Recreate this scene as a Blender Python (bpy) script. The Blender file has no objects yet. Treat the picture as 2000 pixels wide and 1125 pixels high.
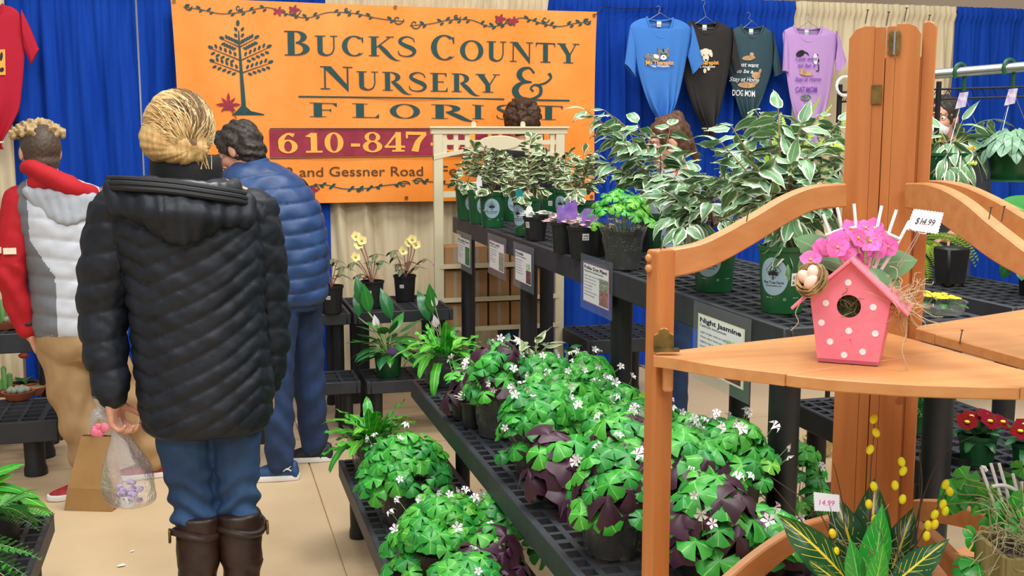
import bpy, bmesh, math, random
import numpy as np
from mathutils import Vector, Matrix, noise as mnoise
from mathutils.geometry import tessellate_polygon
R = math.radians
rng = random.Random(7)
C = bpy.context.scene.collection

# ---------------------------------------------------------------- camera, world, lights, exposure
FPX = 2180.0; EYE = 1.6
PITCH = math.atan(306/FPX); YAW = math.atan(611/(FPX*math.cos(PITCH)+306*math.sin(PITCH)))
_cy, _sy, _cp, _sp = math.cos(YAW), math.sin(YAW), math.cos(PITCH), math.sin(PITCH)
FWD = np.array([_sy*_cp, _cy*_cp, -_sp]); RGT = np.array([_cy, -_sy, 0.0]); UPV = np.cross(RGT, FWD)
CAM = np.array([0, 0, EYE])
def ray(px, py): return FWD + RGT*(px-1000)/FPX + UPV*(562.5-py)/FPX
def atz(px, py, z): r = ray(px, py); return Vector(CAM + r*(z-EYE)/r[2])
def aty(px, py, y): r = ray(px, py); return Vector(CAM + r*y/r[1])
def atx(px, py, x): r = ray(px, py); return Vector(CAM + r*x/r[0])
def atd(px, py, d): return Vector(CAM + ray(px, py)*d)
cam = bpy.data.cameras.new('camera'); camo = bpy.data.objects.new('camera', cam); C.objects.link(camo)
cam.sensor_width = 36; cam.lens = FPX/2000*36; cam.clip_start = 0.05; cam.clip_end = 100
camo.matrix_world = Matrix((tuple(RGT)+(0,), tuple(UPV)+(0,), tuple(-FWD)+(EYE,), (0, 0, 0, 1)))
M3 = Matrix((RGT, UPV, -FWD)).transposed().to_4x4(); M3.translation = Vector(CAM); camo.matrix_world = M3
bpy.context.scene.camera = camo
w = bpy.data.worlds.new('world'); bpy.context.scene.world = w; w.use_nodes = True
w.node_tree.nodes['Background'].inputs[0].default_value = (1.0, 0.985, 0.96, 1)
w.node_tree.nodes['Background'].inputs[1].default_value = 0.40
vs = bpy.context.scene.view_settings
vs.view_transform = 'Standard'; vs.look = 'None'; vs.gamma = 1; vs.exposure = 0.12; vs.use_curve_mapping = False
def hall_light(x, y, z, sx, sy, e, rx=0, ry=0):
    l = bpy.data.lights.new('hall_light', 'AREA'); l.shape = 'RECTANGLE'; l.size = sx; l.size_y = sy; l.energy = e; l.color = (1, 0.985, 0.96)
    o = bpy.data.objects.new('hall_light', l); C.objects.link(o); o.location = (x, y, z); o.rotation_euler = (rx, ry, 0)
hall_light(-0.8, 0.6, 5.2, 1.6, 3.0, 190)
hall_light(3.6, 1.2, 5.2, 1.6, 3.0, 190)
hall_light(1.2, 4.2, 5.4, 3.0, 1.4, 170)
hall_light(1.0, -4.0, 5.0, 5.0, 1.4, 150, R(38))

# ---------------------------------------------------------------- materials
def lin(c):
    if isinstance(c, str):
        c = c.lstrip('#'); c = [int(c[i:i+2], 16)/255 for i in (0, 2, 4)]
    return tuple(((v/12.92) if v <= .04045 else ((v+.055)/1.055)**2.4) for v in c[:3])+(1.0,)
MAT = {}
class NT:
    def __init__(s, name):
        s.m = bpy.data.materials.new(name); s.m.use_nodes = True; s.t = s.m.node_tree; s.n = s.t.nodes; s.b = s.n['Principled BSDF']
    def new(s, kind, **kw):
        n = s.n.new(kind)
        for k, v in kw.items(): setattr(n, k, v)
        return n
    def ln(s, a, b): s.t.links.new(a, b)
    def math(s, op, a, b=None, c=None, clamp=False):
        n = s.new('ShaderNodeMath', operation=op, use_clamp=clamp)
        for i, v in enumerate((a, b, c)):
            if v is None: continue
            if isinstance(v, (int, float)): n.inputs[i].default_value = v
            else: s.ln(v, n.inputs[i])
        return n.outputs[0]
    def mix(s, f, a, b, mode='MIX'):
        n = s.new('ShaderNodeMix', data_type='RGBA', blend_type=mode)
        for i, v in ((0, f), (6, a), (7, b)):
            if isinstance(v, (int, float)): n.inputs[i].default_value = v
            elif isinstance(v, tuple): n.inputs[i].default_value = v
            else: s.ln(v, n.inputs[i])
        return n.outputs[2]
    def noise(s, scale, detail=3, coord='Object', stretch=None, rough=.55):
        tc = s.new('ShaderNodeTexCoord'); v = tc.outputs[coord]
        if stretch:
            mp = s.new('ShaderNodeMapping'); mp.inputs['Scale'].default_value = stretch; s.ln(v, mp.inputs[0]); v = mp.outputs[0]
        n = s.new('ShaderNodeTexNoise'); n.inputs['Scale'].default_value = scale; n.inputs['Detail'].default_value = detail; n.inputs['Roughness'].default_value = rough
        s.ln(v, n.inputs['Vector']); return n.outputs['Fac']
    def ramp(s, f, stops):
        n = s.new('ShaderNodeValToRGB'); e = n.color_ramp.elements
        while len(e) < len(stops): e.new(.5)
        for el, (p, c) in zip(e, stops): el.position = p; el.color = c
        s.ln(f, n.inputs[0]); return n.outputs[0]
    def bump(s, h, strength, dist=.01):
        n = s.new('ShaderNodeBump'); n.inputs['Strength'].default_value = strength; n.inputs['Distance'].default_value = dist
        s.ln(h, n.inputs['Height']); s.ln(n.outputs[0], s.b.inputs['Normal'])
    def set(s, **kw):
        for k, v in kw.items(): s.b.inputs[k.replace('_', ' ')].default_value = v
def pm(name, col, rough=.5, metal=0, col2=None, scale=8, stretch=None, bump=0, bscale=None, dist=.004, spec=.5, lo=.35, hi=.65, sheen=0, coat=0, trans=0, alpha=1, detail=3, rand=0):
    if name in MAT: return MAT[name]
    t = NT(name); t.set(Roughness=rough, Metallic=metal); t.b.inputs['Specular IOR Level'].default_value = spec
    c = lin(col); src = None
    if col2:
        f = t.noise(scale, detail, stretch=stretch); src = t.ramp(f, [(lo, c), (hi, lin(col2))])
    if rand:
        oi = t.new('ShaderNodeObjectInfo'); h = t.new('ShaderNodeHueSaturation')
        t.ln(t.math('MULTIPLY_ADD', oi.outputs['Random'], rand*2, 1-rand), h.inputs['Value'])
        t.ln(t.math('MULTIPLY_ADD', oi.outputs['Random'], -.03, .515), h.inputs['Hue'])
        if src is None: h.inputs['Color'].default_value = c
        else: t.ln(src, h.inputs['Color'])
        src = h.outputs[0]
    if src is None: t.b.inputs['Base Color'].default_value = c
    else: t.ln(src, t.b.inputs['Base Color'])
    if bump: t.bump(t.noise(bscale or scale*4, 4, stretch=stretch), bump, dist)
    if sheen: t.b.inputs['Sheen Weight'].default_value = sheen
    if coat: t.b.inputs['Coat Weight'].default_value = coat; t.b.inputs['Coat Roughness'].default_value = .15
    if trans: t.b.inputs['Transmission Weight'].default_value = trans
    if alpha < 1: t.b.inputs['Alpha'].default_value = alpha
    MAT[name] = t.m; return t.m
def leafmat(name, mid, edge=None, thr=.75, spread=.25, vein=None, rough=.42, trans=.0, nscale=30, rand=.2, blot=None, veinw=.06, side=0, spec=.5):
    """leaf: UV.x runs base to tip, UV.y is 0 at the midrib and 1 at the margin"""
    if name in MAT: return MAT[name]
    t = NT(name); t.set(Roughness=rough); t.b.inputs['Specular IOR Level'].default_value = spec
    uv = t.new('ShaderNodeUVMap'); sx = t.new('ShaderNodeSeparateXYZ'); t.ln(uv.outputs[0], sx.inputs[0])
    oi = t.new('ShaderNodeObjectInfo')
    tc = t.new('ShaderNodeTexCoord'); va = t.new('ShaderNodeVectorMath', operation='ADD'); t.ln(tc.outputs['Object'], va.inputs[0]); t.ln(oi.outputs['Random'], va.inputs[1])
    n = t.new('ShaderNodeTexNoise'); n.inputs['Scale'].default_value = nscale; n.inputs['Detail'].default_value = 3; t.ln(va.outputs[0], n.inputs['Vector'])
    col = t.mix(n.outputs['Fac'], lin(mid), lin(blot or mid))
    if edge:
        e = t.math('ADD', sx.outputs[1], t.math('MULTIPLY', t.math('SUBTRACT', n.outputs['Fac'], .5), spread*3))
        f = t.math('MULTIPLY', t.math('SUBTRACT', e, thr), 9, clamp=True)
        col = t.mix(f, col, lin(edge))
    if vein:
        f = t.math('LESS_THAN', sx.outputs[1], veinw)
        if side:
            w2 = t.math('SUBTRACT', t.math('MULTIPLY', sx.outputs[0], side), t.math('MULTIPLY', sx.outputs[1], side*.28))
            fr = t.math('LESS_THAN', t.math('FRACT', w2), .09)
            fr = t.math('MULTIPLY', fr, t.math('GREATER_THAN', n.outputs['Fac'], .44))
            f = t.math('MAXIMUM', f, t.math('MULTIPLY', fr, t.math('LESS_THAN', sx.outputs[1], .8)))
        col = t.mix(f, col, lin(vein))
    h = t.new('ShaderNodeHueSaturation'); t.ln(col, h.inputs['Color'])
    t.ln(t.math('MULTIPLY_ADD', oi.outputs['Random'], rand*2, 1-rand), h.inputs['Value'])
    t.ln(t.math('MULTIPLY_ADD', oi.outputs['Random'], -.035, .517), h.inputs['Hue'])
    t.ln(h.outputs[0], t.b.inputs['Base Color'])
    if trans:
        tr = t.new('ShaderNodeBsdfTranslucent'); t.ln(h.outputs[0], tr.inputs[0]); ms = t.new('ShaderNodeMixShader'); ms.inputs[0].default_value = trans
        t.ln(t.b.outputs[0], ms.inputs[1]); t.ln(tr.outputs[0], ms.inputs[2]); t.ln(ms.outputs[0], t.n['Material Output'].inputs[0])
    MAT[name] = t.m; return t.m
def woodmat(name, a, b, dark, axis='Z'):
    t = NT(name); t.set(Roughness=.42)
    st = {'Z': (14, 14, .9), 'X': (.9, 14, 14), 'Y': (14, .9, 14)}[axis]
    f = t.noise(3.0, 5, stretch=st); c = t.ramp(f, [(.3, lin(a)), (.7, lin(b))])
    f2 = t.noise(5.0, 2, stretch=(1.6, 1.6, 1.6)); kn = t.math('GREATER_THAN', f2, .745)
    c = t.mix(t.math('MULTIPLY', kn, .6), c, lin(dark)); t.ln(c, t.b.inputs['Base Color'])
    t.bump(f, .12, .004); MAT[name] = t.m; return t.m
def clearmat(name, alpha=.25, rough=.12, col='#e8eef0', bump=.6, bscale=18, shine=.6, ior=1.35):
    """thin crinkled clear film"""
    t = NT(name); t.b.inputs['Base Color'].default_value = lin(col); t.set(Roughness=rough)
    f = t.noise(bscale, 4, rough=.7)
    gl = t.new('ShaderNodeBsdfGlossy'); gl.inputs['Roughness'].default_value = rough; tp = t.new('ShaderNodeBsdfTransparent'); df = t.new('ShaderNodeBsdfDiffuse'); df.inputs[0].default_value = lin(col)
    bp = t.new('ShaderNodeBump'); bp.inputs['Strength'].default_value = bump; bp.inputs['Distance'].default_value = .03; t.ln(f, bp.inputs['Height']); fr = t.new('ShaderNodeFresnel'); fr.inputs[0].default_value = ior; t.ln(bp.outputs[0], fr.inputs['Normal']); t.ln(bp.outputs[0], gl.inputs['Normal'])
    m1 = t.new('ShaderNodeMixShader'); m1.inputs[0].default_value = alpha*.3; t.ln(tp.outputs[0], m1.inputs[1]); t.ln(df.outputs[0], m1.inputs[2])
    m2 = t.new('ShaderNodeMixShader'); t.ln(t.math('MULTIPLY_ADD', fr.outputs[0], shine, .015, True), m2.inputs[0]); t.ln(m1.outputs[0], m2.inputs[1]); t.ln(gl.outputs[0], m2.inputs[2]); t.ln(m2.outputs[0], t.n['Material Output'].inputs[0])
    MAT[name] = t.m; return t.m

# ---------------------------------------------------------------- geometry
W = {}                                           # world matrices of parents (all placed before their children)
def wm(o): return W.get(o, Matrix.Identity(4)) if o else Matrix.Identity(4)
def tag(o, label=None, cat=None, group=None, kind=None):
    if label: o['label'] = label
    if cat: o['category'] = cat
    if group: o['group'] = group
    if kind: o['kind'] = kind
    return o
def thing(name, label, cat, loc=(0, 0, 0), rz=0, group=None, kind=None, rot=None):
    o = bpy.data.objects.new(name, None); C.objects.link(o); o.empty_display_size = .05
    M = Matrix.Translation(Vector(loc)) @ (rot.to_4x4() if rot else Matrix.Rotation(rz, 4, 'Z'))
    o.matrix_basis = M; W[o] = M
    return tag(o, label, cat, group, kind)
def link(name, me, parent=None, M=None, local=True):
    o = bpy.data.objects.new(name, me); C.objects.link(o)
    if parent: o.parent = parent
    if M is not None: o.matrix_basis = M
    W[o] = wm(parent) @ (M if M is not None else Matrix.Identity(4))
    return o
def cat(pts, n=6, closed=False):
    """Catmull-Rom through points"""
    P = [np.array(p, float) for p in pts]; out = []; k = len(P)
    for i in range(k if closed else k-1):
        a, b, c, d = (P[(i-1) % k] if closed or i > 0 else 2*P[0]-P[1]), P[i], P[(i+1) % k], (P[(i+2) % k] if closed or i+2 < k else 2*P[-1]-P[-2])
        for j in range(n):
            t = j/n; out.append(.5*((2*b)+(-a+c)*t+(2*a-5*b+4*c-d)*t*t+(-a+3*b-3*c+d)*t**3))
    if not closed: out.append(P[-1])
    return out
class G:
    def __init__(s): s.v = []; s.f = []; s.m = []; s.uv = None
    def add(s, vs, fs, mi=0):
        k = len(s.v); s.v += [tuple(float(c) for c in p) for p in vs]
        for f in fs: s.f.append(tuple(i+k for i in f)); s.m.append(mi)
        return s
    def box(s, c, d, rot=None, mi=0):
        x, y, z = [q/2 for q in d]; P = [Vector((a*x, b*y, e*z)) for a in (-1, 1) for b in (-1, 1) for e in (-1, 1)]
        if rot is not None: P = [rot @ p for p in P]
        c = Vector(c); return s.add([p+c for p in P], [(0, 1, 3, 2), (4, 6, 7, 5), (0, 4, 5, 1), (2, 3, 7, 6), (0, 2, 6, 4), (1, 5, 7, 3)], mi)
    def bar(s, p, q, w, h, mi=0, up=(0, 0, 1)):
        p, q = Vector(p), Vector(q); d = q-p; L = d.length; d.normalize(); u = Vector(up)
        if abs(d.dot(u)) > .98: u = Vector((0, 1, 0))
        x = d.cross(u).normalized(); u = x.cross(d); rot = Matrix((x, d, u)).transposed()
        return s.box((p+q)/2, (w, L, h), rot, mi)
    def tube(s, pts, r, n=8, cap=True, mi=0, sx=1.0):
        pts = [Vector(p) for p in pts]; k = len(pts); rr = r if isinstance(r, (list, tuple)) else [r]*k
        vs = []; ref = None
        for i, p in enumerate(pts):
            d = (pts[min(i+1, k-1)]-pts[max(i-1, 0)]).normalized()
            if ref is None: ref = Vector((0, 0, 1)) if abs(d.z) < .9 else Vector((1, 0, 0))
            a = d.cross(ref); a = a.normalized() if a.length > 1e-6 else Vector((1, 0, 0)); b = d.cross(a); ref = -b if b.dot(ref) < 0 else b
            ref = a.cross(d)
            for j in range(n):
                t = 2*math.pi*j/n; vs.append(p+(a*math.cos(t)*sx+ref*math.sin(t))*rr[i])
        fs = [(i*n+j, i*n+(j+1) % n, (i+1)*n+(j+1) % n, (i+1)*n+j) for i in range(k-1) for j in range(n)]
        if cap: fs += [tuple(reversed(range(n))), tuple(range((k-1)*n, k*n))]
        return s.add(vs, fs, mi)
    def lathe(s, prof, n=24, c=(0, 0, 0), mi=0, cap0=False, cap1=False, sx=1, sy=1):
        vs = [(c[0]+r*math.cos(2*math.pi*j/n)*sx, c[1]+r*math.sin(2*math.pi*j/n)*sy, c[2]+z) for r, z in prof for j in range(n)]
        k = len(prof); fs = [(i*n+j, i*n+(j+1) % n, (i+1)*n+(j+1) % n, (i+1)*n+j) for i in range(k-1) for j in range(n)]
        if cap0: fs.append(tuple(reversed(range(n))))
        if cap1: fs.append(tuple(range((k-1)*n, k*n)))
        return s.add(vs, fs, mi)
    def grid(s, fn, nu, nv, mi=0, closed=False):
        vs = [fn(i/nu, j/nv) for j in range(nv+1) for i in range(nu if closed else nu+1)]; q = nu if closed else nu+1
        fs = [(j*q+i, j*q+(i+1) % q, (j+1)*q+(i+1) % q, (j+1)*q+i) for j in range(nv) for i in range(nu)]
        return s.add(vs, fs, mi)
    def prism(s, out, fn, t0, t1, mi=0):
        """outline (2D list) -> solid; fn(a,b,t) gives 3D"""
        n = len(out); vs = [fn(a, b, t0) for a, b in out]+[fn(a, b, t1) for a, b in out]
        return s.add(vs, [tuple(reversed(range(n))), tuple(range(n, 2*n))]+[(i, (i+1) % n, n+(i+1) % n, n+i) for i in range(n)], mi)
    def sphere(s, c, r, n=10, m=6, mi=0, rot=None):
        r = (r, r, r) if isinstance(r, (int, float)) else r; vs = []; c = Vector(c)
        for i in range(1, m):
            for j in range(n):
                a, b = math.pi*i/m, 2*math.pi*j/n; vs.append(Vector((r[0]*math.sin(a)*math.cos(b), r[1]*math.sin(a)*math.sin(b), r[2]*math.cos(a))))
        vs += [Vector((0, 0, r[2])), Vector((0, 0, -r[2]))]
        if rot is not None: vs = [rot @ p for p in vs]
        k = (m-1)*n; fs = [(i*n+j, (i+1)*n+j, (i+1)*n+(j+1) % n, i*n+(j+1) % n) for i in range(m-2) for j in range(n)]
        fs += [(k, j, (j+1) % n) for j in range(n)]+[(k+1, k-n+(j+1) % n, k-n+j) for j in range(n)]
        return s.add([p+c for p in vs], fs, mi)
    def mesh(s, name, mats, smooth=False, bevel=0, seg=1, angle=40, inv=None):
        me = bpy.data.meshes.new(name); vs = s.v
        if inv is not None: vs = [tuple(inv @ Vector(p)) for p in vs]
        me.from_pydata(vs, [], s.f); mats = mats if isinstance(mats, (list, tuple)) else [mats]
        for m in mats: me.materials.append(MAT[m] if isinstance(m, str) else m)
        if len(mats) > 1: me.polygons.foreach_set('material_index', s.m)
        if s.uv is not None:
            l = me.uv_layers.new(name='UVMap'); idx = np.zeros(len(me.loops), int); me.loops.foreach_get('vertex_index', idx)
            l.data.foreach_set('uv', np.array(s.uv, float)[idx].ravel())
        if bevel:
            bm = bmesh.new(); bm.from_mesh(me)
            ed = [e for e in bm.edges if len(e.link_faces) == 2 and e.calc_face_angle(0) > .6]
            bmesh.ops.bevel(bm, geom=ed, offset=bevel, segments=seg, profile=.6, affect='EDGES', clamp_overlap=True); bm.to_mesh(me); bm.free()
        if smooth:
            me.shade_smooth()
            if angle < 180: me.set_sharp_from_angle(angle=R(angle))
        me.update(); return me
    def build(s, name, mats, parent=None, world=False, label=None, kind=None, **kw):
        me = s.mesh(name, mats, inv=wm(parent).inverted() if (world and parent) else None, **kw)
        o = link(name, me, parent)
        if label: o['label'] = label
        if kind: o['kind'] = kind
        return o
def nz(x, y=0, z=0): return mnoise.noise(Vector((x, y, z)))
# ---- words: made once, cached as flat outlines
_TC = {}
def textmesh(s, bold=0.0, shear=0.0):
    k = (s, bold, shear)
    if k in _TC: return _TC[k]
    cu = bpy.data.curves.new('words', 'FONT'); cu.body = s; cu.size = 1; cu.offset = bold; cu.shear = shear; cu.resolution_u = 3
    o = bpy.data.objects.new('words', cu); C.objects.link(o); dg = bpy.context.evaluated_depsgraph_get(); dg.update()
    me = bpy.data.meshes.new_from_object(o.evaluated_get(dg)); vs = [(v.co.x, v.co.y) for v in me.vertices]; fs = [tuple(p.vertices) for p in me.polygons]
    bpy.data.objects.remove(o); bpy.data.curves.remove(cu); bpy.data.meshes.remove(me)
    xs = [v[0] for v in vs]; x0 = min(xs); _TC[k] = ([(x-x0, y) for x, y in vs], fs, max(xs)-x0); return _TC[k]
for _s, _b, _h in (('Pine Tree Farm', .012, 0), ('www.pinetreefarm.com', .01, 0), ('Route 412 and', .004, 0), ('Gessner Road', .004, 0), ('Ferndale', .004, 0), ('My Therapist', .03, 0), ('Has Whiskers', .02, 0), ('Has a Wet Nose', .02, 0),
                   ('I just want', .015, .3), ('to be a', .015, .3), ('Stay at Home', .015, .3), ('DOG MOM', .02, 0), ('CAT MOM', .02, 0), ('$4.99', .02, 0), ('$14.99', 0, .2), ('14.99', 0, .2), ('$5.99', .02, 0)):
    textmesh(_s, _b, _h)
SIGNS = [('Paradise Fern', 'Davallia fejeensis', ['Light: indirect light', 'Water: keep evenly', 'moist, do not let', 'dry out', 'Humidity: high', 'Temp: above 55']),
         ('Pink Lady', 'Callisia repens', ['Light: bright indirect', 'Water: allow soil to', 'dry between watering', 'moderate', 'Humidity: average', 'Prune: trim often']),
         ('Oxalis', 'Oxalis triangularis', ['Light: bright light', 'some direct sun', 'Water: moist soil', 'let top inch dry out', 'Note: goes dormant', 'Toxic: keep from pets']),
         ('Polka Dot Plant', 'Hypoestes phyllostachya', ['Light: bright indirect light', 'Water: keep soil moist', 'but not wet, allow top', 'to dry slightly', 'Soil: rich mix', 'Tip: pinch tips to keep', 'from becoming leggy']),
         ('Night Jasmine', 'Cestrum nocturnum', ['Light: bright indirect light', 'Water: allow moist soil, water', 'slightly less in winter, loves', 'humidity', 'Toxicity: toxic to pets', 'Fragrant at night'])]
for a_, b_, c_ in SIGNS:
    textmesh(a_, .03); textmesh(b_, .01)
    for l_ in c_: textmesh(l_, .006)
# ---------------------------------------------------------------- common materials
pm('concrete', '#bfa57f', .6, col2='#d2b993', scale=1.3, bump=.05, bscale=30, lo=.3, hi=.7, detail=6)
pm('drape_blue', '#103a98', .85, col2='#1a47ac', scale=2, stretch=(8, 8, .6), bump=.12, bscale=160, spec=.08)
pm('drape_cream', '#cbbb9a', .85, col2='#dccdaa', scale=2, stretch=(8, 8, .6), bump=.12, bscale=160)
pm('wall_paint', '#c4ae97', .9, col2='#cfbaa3', scale=.6)
pm('steel', '#b9bcbe', .3, .85); pm('black_metal', '#17181a', .45, .3)
pm('vinyl_orange', '#fb8f2e', .4, col2='#fe9c42', scale=3, bump=.08, bscale=14, dist=.01)
pm('print_teal', '#0f4444', .5); pm('print_maroon', '#8c1a32', .5, col2='#a02640', scale=12); pm('print_brown', '#5e3d1c', .5); pm('print_orange', '#fbb048', .5)
pm('print_white', '#eef0f2', .6); pm('print_black', '#15161a', .6); pm('print_grey', '#8d959c', .6, col2='#4b5258', scale=60); pm('print_tan', '#d8b48a', .6, col2='#b98a58', scale=40)
pm('print_purple', '#7a3fae', .6); pm('print_cream', '#efe3c8', .6); pm('print_pink', '#e77a92', .6)
pm('bench_plastic', '#25282d', .55, col2='#33373d', scale=9, bump=.12, bscale=60, lo=.3, hi=.75)
pm('leg_plastic', '#0f1113', .5, col2='#1b1d20', scale=6, stretch=(3, 3, .8), bump=.1)
pm('beige_plastic', '#d9cfae', .45); pm('cardboard', '#a37a4c', .8, col2='#b0875a', scale=4, bump=.08)
pm('clear_plastic', '#e4ddc8', .25, alpha=.35)
woodmat('wood_post', '#b06a34', '#c17c42', '#7d4218', 'Z'); woodmat('wood_shelf', '#bb7d48', '#ca9058', '#8a4d20', 'X')
pm('brass', '#8d7440', .42, .7, col2='#5f4d28', scale=30); pm('nail', '#6b6058', .4, .8)
pm('shirt_blue', '#3f7fd0', .85, bump=.1, bscale=120); pm('shirt_black', '#2a2725', .85, bump=.1, bscale=120); pm('shirt_teal', '#34505a', .85, bump=.1, bscale=120)
pm('shirt_lavender', '#c69bd8', .85, bump=.1, bscale=120); pm('shirt_red', '#bb1230', .85, bump=.1, bscale=120)

# ---------------------------------------------------------------- floor, wall
fl = G().box((1.5, 4, -.03), (16, 16, .04)).build('floor', 'concrete'); tag(fl, 'tan concrete hall floor with saw cut joints', 'floor', kind='structure')
xs = [-6.5, -3.0, .455, 3.9, 9.5]; ys = [-4, 1.2, 5.55, 12]
for i in range(4):
    for j in range(3):
        G().box(((xs[i]+xs[i+1])/2, (ys[j]+ys[j+1])/2, -.006), (xs[i+1]-xs[i]-.007, ys[j+1]-ys[j]-.007, .012)).build('slab', 'concrete', fl)
wb = G().box((2, 11, 2.5), (24, .2, 5.2)).build('wall_back', 'wall_paint'); tag(wb, 'taupe hall wall behind the drapes', 'wall', kind='structure')
# ---------------------------------------------------------------- pipe and drape
YW = 7.0
def px_x(px, py=250, y=YW): return aty(px, py, y).x
rod_z = 2.44
def drape(x0, x1, mat, label, seed, y=YW):
    t = thing('drape', label, 'curtain', ((x0+x1)/2, y, 0), 0, 'pipe and drape panels behind the stall')
    w_ = x1-x0; nu = int(w_/.011); c = (x0+x1)/2
    def fn(u, v):
        x = u*w_-w_/2; z = .02+v*(rod_z+.035-.02); X = x+seed*3.1
        g = 2.6*X+1.3*nz(X*1.7, seed, z*.12); f = math.sin(2*math.pi*g*2.1)*.022+math.sin(2*math.pi*g*3.7+seed)*.012+nz(X*9, z*.5, seed)*.022
        k = min(1, max(.12, (rod_z-z)/.5)); hdr = max(0, 1-abs(z-rod_z)/.055)
        ru = math.sin(2*math.pi*X/.042+2*nz(X*8, seed))*(.007*(1-.6*k)+.010*hdr)
        dy = f*k+ru-hdr*.034
        return (x, dy-.02, z+.006*nz(X*22, seed)*(1 if v > .99 else 0))
    G().grid(fn, nu, 46).build('cloth', mat, t, smooth=True, angle=180)
    return t
for px0, px1, m, lab, sd, dy in ((-120, 24, 'drape_cream', 'cream drape at the left edge behind the red hooded person', 1, .0), (24, 275, 'drape_blue', 'royal blue drape left of the orange banner behind the blonde head', 2, 0),
                             (279, 640, 'drape_blue', 'blue drape mostly hidden behind the left half of the orange banner', 3, 0), (640, 1066, 'drape_cream', 'cream drape below and above the orange banner', 4, 0),
                             (1066, 1540, 'drape_blue', 'royal blue drape behind the three hanging blue, black and teal shirts', 5, 0), (1540, 1847, 'drape_cream', 'cream drape behind the lavender shirt and the tall orange column', 6, 0),
                             (1849, 2200, 'drape_blue', 'royal blue drape behind the hanging baskets', 7, 0)):
    drape(px_x(px0), px_x(px1), m, lab, sd)
rod = G().tube([(px_x(-150), YW+.0, rod_z), (px_x(2250), YW+.0, rod_z)], .018, 10).build('drape_rod', 'steel'); tag(rod, 'steel pipe threaded through the tops of the drapes', 'pipe')
for px, lab in ((277, 'white upright pole showing between two blue drapes left of the banner'), (1300, 'white upright pole rising above the blue shirt'), (2075, 'white upright pole at the far side of the last drape')):
    x = px_x(px); t = thing('drape_upright', lab, 'pole', (x, YW+.045, 0), 0, 'drape uprights')
    G().tube([(0, 0, 0.01), (0, 0, 2.75)], .02, 12).build('pole', 'print_white', t); G().box((0, 0, .005), (.3, .3, .01)).build('base_plate', 'steel', t, bevel=.003)

# ---------------------------------------------------------------- banner with its lettering
YB = 6.9
BT = thing('banner', 'large orange vinyl nursery banner with dark green lettering and maroon phone strip', 'banner', aty(750, 200, YB))
cTL, cTR, cBR, cBL = aty(333, -6, YB), aty(1166, 23, YB), aty(1161, 391, YB), aty(352, 402, YB)
def ban_y(x, z): return YB+.007*math.sin(x*3.1+z*2)+.004*math.sin(x*9+z*5)+.012*nz(x*1.6, z*1.3)
def ban(u, v):
    e = .012*math.sin(math.pi*u)*(-1 if v > .5 else 1)*abs(2*v-1)
    p = (cBL*(1-u)+cBR*u)*(1-v)+(cTL*(1-u)+cTR*u)*v
    x = p.x+.012*math.sin(math.pi*v)*(1-2*u); z = p.z+e*.6; return (x, ban_y(x, z), z)
G().grid(ban, 96, 48).build('vinyl_sheet', 'vinyl_orange', BT, world=True, smooth=True, angle=180)
def rect(x0, y0, x1, y1): return [[(x0, y0), (x1, y0), (x1, y1), (x0, y1)]]
def arc(cx, cy, rx, ry, a0, a1, tx, ty, n=22):
    P = [R(a0+(a1-a0)*i/n) for i in range(n+1)]; o = [(cx+rx*math.cos(a), cy+ry*math.sin(a)) for a in P]; q = [(cx+(rx-tx)*math.cos(a), cy+(ry-ty)*math.sin(a)) for a in P]
    return [[o[i], o[i+1], q[i+1], q[i]] for i in range(n)]
def stroke(pts, ws, n=5):
    S = cat([(x, y, w_) for (x, y), w_ in zip(pts, ws)], n) if len(pts) > 2 else [np.array((x, y, w_), float) for (x, y), w_ in zip(pts, ws)]
    L = []
    for i, p in enumerate(S):
        a, b = S[max(i-1, 0)], S[min(i+1, len(S)-1)]; d = np.array((b[0]-a[0], b[1]-a[1]), float); d /= (np.linalg.norm(d)+1e-9); k = np.array((-d[1], d[0]))*max(p[2], .004)/2
        L.append(((p[0]+k[0], p[1]+k[1]), (p[0]-k[0], p[1]-k[1])))
    return [[L[i][0], L[i+1][0], L[i+1][1], L[i][1]] for i in range(len(L)-1)]
_stem = rect(.1, 0, .3, 1)+rect(0, 0, .4, .045)+rect(0, .955, .4, 1)
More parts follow.
